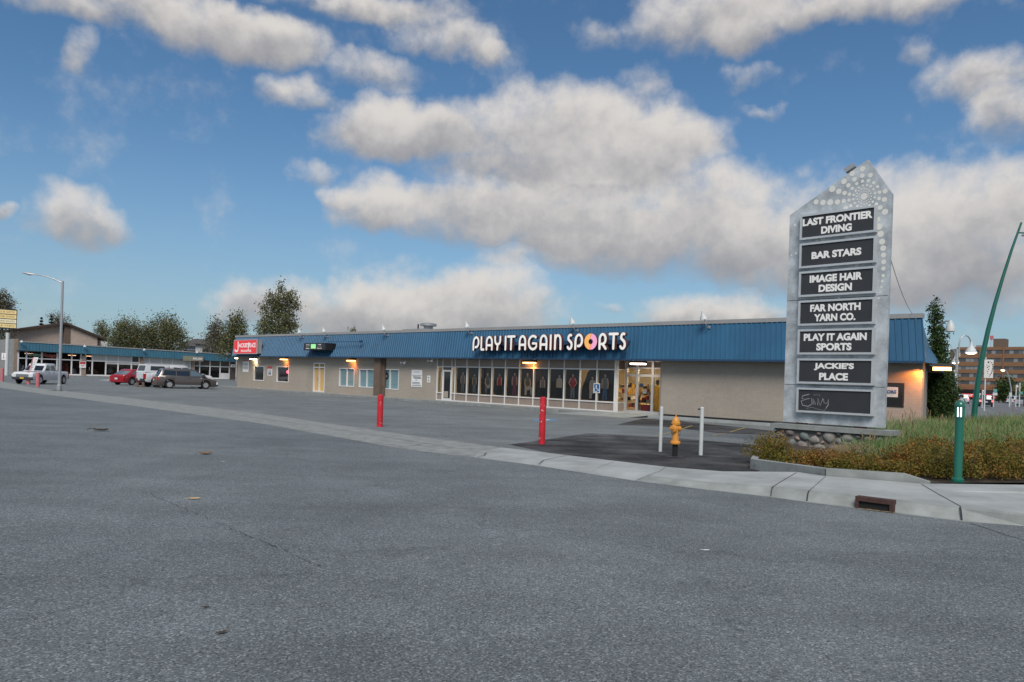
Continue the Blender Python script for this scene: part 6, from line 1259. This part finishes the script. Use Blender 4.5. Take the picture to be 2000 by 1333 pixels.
tree('far_tree', 'small round treetop peeking over the store parapet', 150, (687, 0), [(687, 650, 7, 6), (689, 665, 7, 10)], 25, 14, .4, .4, 'leaf_cotton', 'bark', .15)
tree('column_tree', 'tall narrow dark tree standing behind the right end of the store', 47, (1828, 0), [(1826, 602, 5, 18), (1827, 630, 9, 24), (1830, 665, 13, 28), (1832, 700, 15, 30), (1830, 740, 18, 32)], 300, 22, .17, .15, 'leaf_bush', 'bark', .12, 1.2)
tree('leafy_bush', 'wide dense green bush below the narrow tree at the store corner', 42, (1842, 0), [(1838, 745, 22, 36), (1828, 775, 22, 30), (1850, 765, 17, 26), (1858, 790, 13, 18), (1838, 715, 10, 16), (1822, 740, 14, 30), (1842, 800, 24, 20), (1824, 800, 18, 20)], 560, 24, .15, .13, 'leaf_bush', 'bark', .08, 1.0)
tree('street_tree', 'dark round street tree before the far office block', 170, (1962, 0), [(1962, 760, 13, 18), (1956, 772, 10, 12), (1968, 752, 8, 14)], 90, 18, .5, .5, 'leaf_bush', 'bark', .2); tree('street_tree', 'yellow green street tree cut by the right edge', 120, (2002, 0), [(2000, 764, 8, 9), (2006, 756, 9, 10)], 50, 16, .3, .3, 'blade', 'bark', .15)

# ================================================================== SHRUBS AND TALL GRASS
row0 = [G(x, y, .10) for x, y in ((1492, 903), (1560, 914), (1640, 922), (1720, 929), (1795, 940), (1850, 941), (1930, 941), (2010, 941), (2100, 941))]
cl = []
def on_row(t):
    i = min(int(t), len(row0)-2); return row0[i]+(row0[i+1]-row0[i])*(t-i)
tries = 0
while len(cl) < 118 and tries < 6000:
    tries += 1; t = rng.uniform(-.05, 7.9); right = t > 3.6
    bk_ = rng.uniform(.12, 3.3 if t > 4.4 else (1.9 if right else .95)); p = on_row(max(0, t))+np.array([.34, .94, 0])*bk_
    u = float((p-B0)@XA); d = float((p-B0)@YA); r_ = rng.uniform(.20, .40)
    if bu0-.1 < u < bu1+.15 and d > -.18: continue
    if any((p[0]-c[0])**2+(p[1]-c[1])**2 < (.62*(r_+c[4]))**2 for c in cl): continue
    h = rng.uniform(.30, .62)*(1.0 if right else .52)
    if t < .8: h = rng.uniform(.42, .60)
    cl.append((p[0], p[1], .10, h, r_))
cl = np.array(cl); pts = []
for c in cl:
    n = int(5200*c[4]*(c[3]+.25)); th = rng.uniform(0, 2*PI, n); e_ = np.arcsin(rng.uniform(-.1, 1, n)); q = rng.uniform(.15, 1.12, n)**.55; k3 = rng.integers(2, 5); ph = rng.uniform(0, 6)
    rr = c[4]*1.12*(1+.22*np.sin(k3*th+ph)); hh = c[3]*(1+.25*np.sin(k3*1.3*th+ph*2)*np.cos(e_))
    pts.append(np.stack([c[0]+np.cos(th)*np.cos(e_)*q*rr, c[1]+np.sin(th)*np.cos(e_)*q*rr, c[2]+.04+hh*(.12+.92*np.sin(e_)*q)], 1))
pts = np.concatenate(pts)
struct(leaf_mesh('shrub_leaves', pts, .046, 'leaf_shrub', aspect=.55), 'stuff')
m = MB()
for k in range(420):
    c = cl[rng.integers(len(cl))]; a = rng.uniform(0, 2*PI); m.tube([(c[0], c[1], .12), (c[0]+.1*math.cos(a), c[1]+.1*math.sin(a), .12+c[3]*.6), (c[0]+.24*math.cos(a), c[1]+.24*math.sin(a), .12+c[3]*rng.uniform(.9, 1.25))], [.006, .005, .002], 'stem', 4, cap=False)
struct(m.build('shrub_twigs', fix=False), 'stuff')
m = MB(); dc = G(1640, 922)+np.array([.25, .3, 0])                       # a tangle of dry stalks among the shrubs
for k in range(110):
    a = rng.uniform(0, PI*2); l = rng.uniform(.2, .55); x = dc[0]+rng.normal()*.28; y = dc[1]+rng.normal()*.18; z = .35+rng.uniform(0, .18); m.tube([(x-.5*l*math.cos(a), y-.5*l*math.sin(a)*.6, z-.1), (x, y, z+.06), (x+.5*l*math.cos(a), y+.5*l*math.sin(a)*.6, z-.05*rng.uniform())], .0035, 'dry_grass', 3, cap=False)
struct(m.build('dry_stalks', fix=False), 'stuff')
def blades(name, n, region, hmin, hmax, wmin, wmax, mt):
    pos = region(n); n = len(pos); h = rng.uniform(hmin, hmax, n)*np.clip(1.35-.13*((pos-P0)@XA-UR+2.5)*1.0, .30, 1.3); a = rng.uniform(0, 2*PI, n); w = rng.uniform(wmin, wmax, n); ln = rng.uniform(.15, .85, n)*h; dx_, dy_ = np.cos(a), np.sin(a); px_, py2 = -dy_*w, dx_*w
    b0 = pos; m1 = pos+np.stack([dx_*ln*.3, dy_*ln*.3, h*.6], 1); tp = pos+np.stack([dx_*ln, dy_*ln, h], 1); o_ = np.stack([px_, py2, 0*w], 1)
    v = np.stack([b0-o_, b0+o_, m1+o_*.75, m1-o_*.75, tp], 1).reshape(-1, 3); me = bpy.data.meshes.new(name)
    me.vertices.add(5*n); me.vertices.foreach_set('co', v.astype(np.float32).ravel()); idx = (np.arange(n)*5)[:, None]+np.array([0, 1, 2, 3, 3, 2, 4]); me.loops.add(7*n); me.loops.foreach_set('vertex_index', idx.astype(np.int32).ravel())
    st = np.stack([np.arange(n)*7, np.arange(n)*7+4], 1).ravel(); me.polygons.add(2*n); me.polygons.foreach_set('loop_start', st.astype(np.int32)); me.update(); me.validate(); me.materials.append(MATS[mt]); o = bpy.data.objects.new(name, me); C.objects.link(o); return struct(o, 'stuff')
def meadow(n):
    d = np.exp(rng.uniform(math.log(15.2), math.log(46), n*3)); k = rng.uniform(.42, .78, n*3); p = np.stack([d*k, d, np.full(n*3, .12)], 1)
    u = (p-B0)@XA; dd = (p-B0)@YA; U = (p-P0)@XA; D_ = (p-P0)@YA
    ok = ~((u < bu1+.15) & (dd < 1.6)) & (u > bu0+1.0) & ~((U < UR+.15) & (D_ > -.15)) & ~((D_ > .1) & (U < UR-D_*.254+.4)) & (p[:, 1] > 15.2)
    s_ = (p-A0)@an; ok &= s_ < -.3; p = p[ok][:n]
    return p
blades('tall_grass', 42000, meadow, .34, .86, .005, .011, 'blade')
m = MB()
for p in meadow(240):
    h = rng.uniform(.80, 1.1)*float(np.clip(1.35-.13*((p-P0)@XA-UR+2.5)*1.0, .30, 1.3)); a = rng.uniform(0, 2*PI); x, y = p[0]+.12*math.cos(a), p[1]+.12*math.sin(a); m.tube([tuple(p), (x, y, p[2]+h*.75)], .004, 'dry_grass', 3, cap=False); m.tube([(x, y, p[2]+h*.72), (x+.02, y, p[2]+h*.86), (x+.05*math.cos(a), y, p[2]+h)], [.005, .016, .004], 'plum' if rng.uniform() < .15 else 'dry_grass', 4, cap=False)
struct(m.build('seed_stalks', fix=False), 'stuff')

# ================================================================== THE RIGHT EDGE: AVENUE FURNITURE AND THE FAR OFFICE BLOCK
def rel(Y, base): 
    b_ = atY(base[0], base[1], Y); return lambda x, y, dy=0: ((atY(x, y, Y)-b_)[0], dy, atY(x, y, Y)[2])
Y = 50; b_ = atY(1903, 815, Y); t = thing('curved_art_pole', 'tall leaning curved green street pole at the right edge', 'street pole', (b_[0], Y, 0)); f = rel(Y, (1903, 815)); s = Y/F_PX
P_ = [(1902, 818), (1905, 785), (1911, 740), (1919, 695), (1930, 645), (1943, 595), (1959, 541), (1976, 488), (1995, 435)]; m = MB(); m.tube([(f(*P_[0])[0], 0, 0)]+[f(*q) for q in P_], [x*s for x in (5.4, 5.4, 5.2, 5, 4.6, 4.2, 3.6, 3, 2.4, 1.8)], 'pole_green', 14); m.build('pole', t)
m = MB(); m.tube([f(1987, 455), f(2004, 455.5)], 1.4*s, 'pole_green', 8); m.build('arm', t); m = MB(); m.lathe([(.05, .3), (.12, .2), (.34, .02), (.36, -.05), (.2, -.08)], 'pale_steel', 12, Matrix.Translation(f(2007, 459))); m.build('lamp_head', t)
def bell_lamp(Y, base, top, arch, bell, bw, label, r_):
    b_ = atY(base[0], 720, Y); t = thing('bell_street_lamp', label, 'street lamp', (b_[0], Y, 0), 0, 'bell street lamps along the avenue'); f = rel(Y, (base[0], 720)); s = Y/F_PX
    m = MB(); m.tube([(0, 0, -.05), f(*top)], [r_*s, r_*.8*s], 'steel', 10); m.build('pole', t); m = MB(); m.tube([f(x, y, .02) for x, y in arch], 1.3*s, 'steel', 8); m.build('arm', t)
    m = MB(); c = f(*bell); m.lathe([(.03, .95), (.10, .90), (.13, .62), (.30, .40), (bw*s*.5, .02), (bw*s*.52, 0), (bw*s*.46, .02), (.25, .3)], 'pale_steel', 16, Matrix.Translation(c)); m.build('shade', t); m = MB(); m.lathe([(bw*s*.40, .01), (bw*s*.30, -.06), (0, -.10)], 'warm_lens', 12, Matrix.Translation(c)); m.build('lens', t)
bell_lamp(62, (1868, 795), (1869.5, 682), [(1874, 697), (1873.5, 672), (1876, 663), (1881, 657), (1886, 655.5), (1891, 657.5), (1895, 663), (1896.5, 672), (1896.5, 676)], (1896.5, 690), 22, 'large bell shaped street lamp on a steel pole left of the green curved pole', 3.2)
bell_lamp(86, (1855, 795), (1855.5, 700), [(1848, 712), (1848.5, 692), (1851, 686), (1855, 682.5), (1860, 682.5), (1864, 686), (1866, 692), (1866, 697)], (1866, 709.5), 14, 'smaller bell street lamp farther off beside the narrow tree', 1.6)
def sign_post(Y, px, pb, pt, boards, label, name='road_sign', cat='sign', pr=1.0, pm='pale_steel', group=None):
    b_ = atY(px, 720, Y); t = thing(name, label, cat, (b_[0], Y, 0), 0, group); f = rel(Y, (px, 720)); s = Y/F_PX; m = MB(); m.tube([(0, .05, -.05), (0, .05, f(px, pt)[2])], pr*s, pm, 8); m.build('post', t)
    for (x0, y0, x1, y1, mt_) in boards: a = f(x0, y1); c = f(x1, y0); m = MB(); m.box(a[0], c[0], -.06, -.02, a[2], c[2], mt_); m.build('board', t)
    return t, f, s
t, f, s = sign_post(60, 1862, 795, 722, [(1857, 723.5, 1867, 738, 'white')], 'white bus stop sign with a black bus symbol under the bell lamps')
a = f(1859, 733); c = f(1865, 727); m = MB(); m.box(a[0], c[0], -.07, -.062, a[2], c[2], 'black'); m.box(a[0]+.06, c[0]-.06, -.076, -.072, a[2]+.10, c[2]-.03, 'white'); m.disc(a[0]+.05, a[2], .035, -.07, 'black', 10); m.disc(c[0]-.05, a[2], .035, -.07, 'black', 10); m.build('symbol', t, fix=False)
t, f, s = sign_post(78, 1925.5, 795, 698, [(1921, 703, 1940, 738.5, 'offwhite')], 'white street banner with a spiral of dark dots on a steel pole', 'street_banner', 'banner', 1.3)
m = MB(); 
for y in (702, 739.5): m.tube([f(1925, y), f(1941, y)], .03, 'charcoal', 6)
m.build('arms', t); m = MB()
for (x, y, r_) in [(1930, 708, 2.2), (1927, 714, 1.2), (1928, 718, 1.5), (1930, 722, 1.3), (1928, 726, 1.3), (1931, 716, 1.4), (1936, 709, 1.4), (1938, 713, 1.6), (1938.5, 717, 1.7), (1938, 721, 1.8), (1937, 725, 1.8), (1935.5, 729, 1.7), (1933.5, 732, 1.5), (1931.5, 735, 1.2), (1928, 730, 1.0), (1934, 706, 1.0)]: q = f(x, y); m.disc(q[0], q[2], r_*s*.8, -.066, 'charcoal', 10)
m.build('dot_pattern', t, fix=False)
t, f, s = sign_post(95, 1921, 795, 762, [(1917.5, 763, 1924.2, 771, 'white')], 'small white sign with two curved black arrows beyond the green pole'); m = MB()
for x0, x1 in ((1919.3, 1919.6), (1922.4, 1921.8)): m.tube([f(x0, 769.8, -.07), f(x1, 767.5, -.07), f(x0, 766, -.07)], .045, 'black', 5); q = f(x0, 765.2); m.disc(q[0], q[2], .10, -.075, 'black', 3)
m.build('symbol', t)
mat('teal_sign', (.10, .30, .30), .5)
t, f, s = sign_post(105, 1943, 795, 760, [(1940, 760.5, 1947, 766.5, 'teal_sign'), (1938.5, 767.5, 1947.5, 772.5, 'pale_steel')], 'stacked teal and pale street name signs behind the dark car', 'street_name_sign')
t, f, s = sign_post(110, 1974, 795, 767, [(1972, 767.5, 1976, 775, 'pale_steel')], 'small pale sign on a thin post in front of the round tree'); t, f, s = sign_post(115, 1993.5, 795, 748, [(1991, 766, 1997, 770, 'teal_sign')], 'tall thin post with a small teal sign near the right edge')
t, f, s = sign_post(112, 1986.5, 795, 752, [], 'small white triangular sign near the right edge'); m = MB(); a, c, d = f(1983.5, 757), f(1989.5, 757), f(1986.5, 751.5); m.prism([(a[0], a[2]), (c[0], c[2]), (d[0], d[2])], -.06, -.02, 'offwhite'); m.build('board', t)
b_ = atY(1976, 720, 130); t = thing('far_street_lamp', 'distant cobra street lamp with lit head before the office block', 'street lamp', (b_[0], 130, 0)); f = rel(130, (1976, 720)); m = MB(); m.tube([(0, 0, 0), f(1975, 760), f(1970, 735), f(1966, 726)], [.14, .12, .10, .08], 'steel', 8); m.build('pole', t); m = MB(); m.tube([f(1966, 726), f(1962, 723), f(1957, 722.5)], [.08, .14, .10], 'steel', 8); m.build('lamp_head', t); m = MB(); m.tube([f(1956, 723.5), f(1961, 724)], .12, 'warm_lens', 8); m.build('lens', t)
b_ = atY(1853, 720, 105); t = thing('traffic_signal', 'traffic signal showing green at the edge of the bush', 'traffic light', (b_[0], 105, 0)); f = rel(105, (1853, 720)); m = MB(); m.tube([(0, 0, 0), f(1853, 764)], .1, 'steel', 8); m.build('pole', t); m = MB(); q = f(1853, 770); m.box(q[0]-.2, q[0]+.2, -.2, .1, q[2]-.1, q[2]+.9, 'black'); m.build('signal_head', t)
mat('signal_green', (.1, .8, .5), .3, emit=(.1, 1, .6), es=6); m = MB(); m.disc(q[0], q[2]+.1, .13, -.22, 'signal_green', 12); m.build('green_light', t, fix=False)
# office block
O = atY(1869, 720, 262); O[2] = 0; t = thing('office_block', 'six storey office block with orange brick bands and ribbon windows far down the avenue', 'building', tuple(O), RZ)
def flo(px, py):
    r = ray(px, py); tt = ((O-CP)@YA)/(r@YA); p = CP+r*tt; return float((p-O)@XA), float(p[2])
Wd = flo(2040, 720)[0]; b = MB(); ztop = flo(1880, 678.5)[1]
b.box(0, Wd, .35, 25, 0, ztop, 'orange_brick')
rows = [(684, 691.5), (699.5, 707), (715, 721.5), (729, 736.5), (743.5, 750.5), (758, 765)]; zr = [(flo(1880, y1)[1], flo(1880, y0)[1]) for y0, y1 in rows]; prev = ztop
for (z0, z1) in zr: b.box(0, Wd, 0, .349, z1, prev, 'orange_brick'); prev = z0
b.box(0, Wd, 0, .349, 4.2, prev, 'orange_brick'); b.build('wall', t)
mat('office_pane', (.06, .065, .075), .15, spec=.8); mat('office_pane_light', (.22, .24, .25), .2, spec=.8); mat('office_pane_blue', (.10, .115, .13), .12, spec=.9)
for (z0, z1) in zr:
    b = MB(); x = 0
    while x < Wd-.2: w_ = 1.3; b.box(x+.04, min(Wd, x+w_-.04), .26, .34, z0, z1, random.choice(['office_pane', 'office_pane', 'office_pane_blue', 'office_pane_light'])); b.box(x+w_-.04, x+w_+.04, .2, .34, z0, z1, 'dark_panel'); x += w_
    b.build('ribbon_window', t)
for k in range(int(Wd//7)+1): b = MB(); b.box(k*7-.25, k*7+.25, -.12, -.001, 4.2, ztop, 'orange_brick'); b.build('brick_fin', t)
b = MB(); b.box(-2.6, -.05, 1.0, 25, 0, ztop-.6, 'dark_panel'); b.build('dark_stair_wall', t)
b = MB(); (a, z1), (c, _) = flo(1935, 664), flo(1959, 664); b.box(a, c, 4, 9, ztop+.01, z1+.6, 'brown_wood'); b.build('rooftop_plant', t)
b = MB(); a = flo(1933, 660)[0]; b.tube([(a, 3, ztop), (a, 3, flo(1933, 657)[1])], .25, 'pale_steel', 6); b.box(a-.5, a+.5, 2.6, 3.4, flo(1933, 662)[1], flo(1933, 655)[1], 'pink_paint'); b.build('antenna', t)
b = MB(); b.box(flo(1901, 670)[0], flo(1912, 670)[0], 4, 7, ztop+.01, flo(1905, 673.5)[1], 'grey'); b.build('rooftop_vent', t)
b = MB(); b.box(.5, Wd, -.02, -.001, .1, 3.6, 'dark_glass'); b.build('ground_floor_glass', t)
aw = thing('red_awning', 'bright red awning with white letters along the foot of the office block', 'awning', tuple(O+XA*flo(1882, 770)[0]-YA*.2), RZ); Wa = flo(1958, 770)[0]-flo(1882, 770)[0]; z1, z0 = flo(1885, 769)[1], flo(1885, 776)[1]
b = MB(); b.prism([(0, z0), (Wa, z0), (Wa, z1), (0, z1)], -2.2, 0, 'red_sign'); b.build('canopy', aw); b = MB(); put_text(b, 'CENTER', Wa*.22, z0+.3, 4.2, .75, -2.21, 'sign_white', .03); put_text(b, 'MARKET', Wa*.62, z0+.3, 6, .75, -2.21, 'sign_white', .03); b.build('lettering', aw, fix=False)
b = MB(); b.box(Wa*.40, Wa*.50, -2.5, -2.3, z0-.2, z1+.3, 'offwhite'); b.build('sign_board', aw)
# verge across the avenue
vA = G(1945, 785); b = MB(); q = A0+an*24.2; b.sheet([q+np.array([0, 0, .02]), q+av*400+np.array([0, 0, .02]), q+av*400+an*50+np.array([0, 0, .02]), q+an*50+np.array([0, 0, .02])], 'lot_asphalt'); struct(b.build('far_lot'))
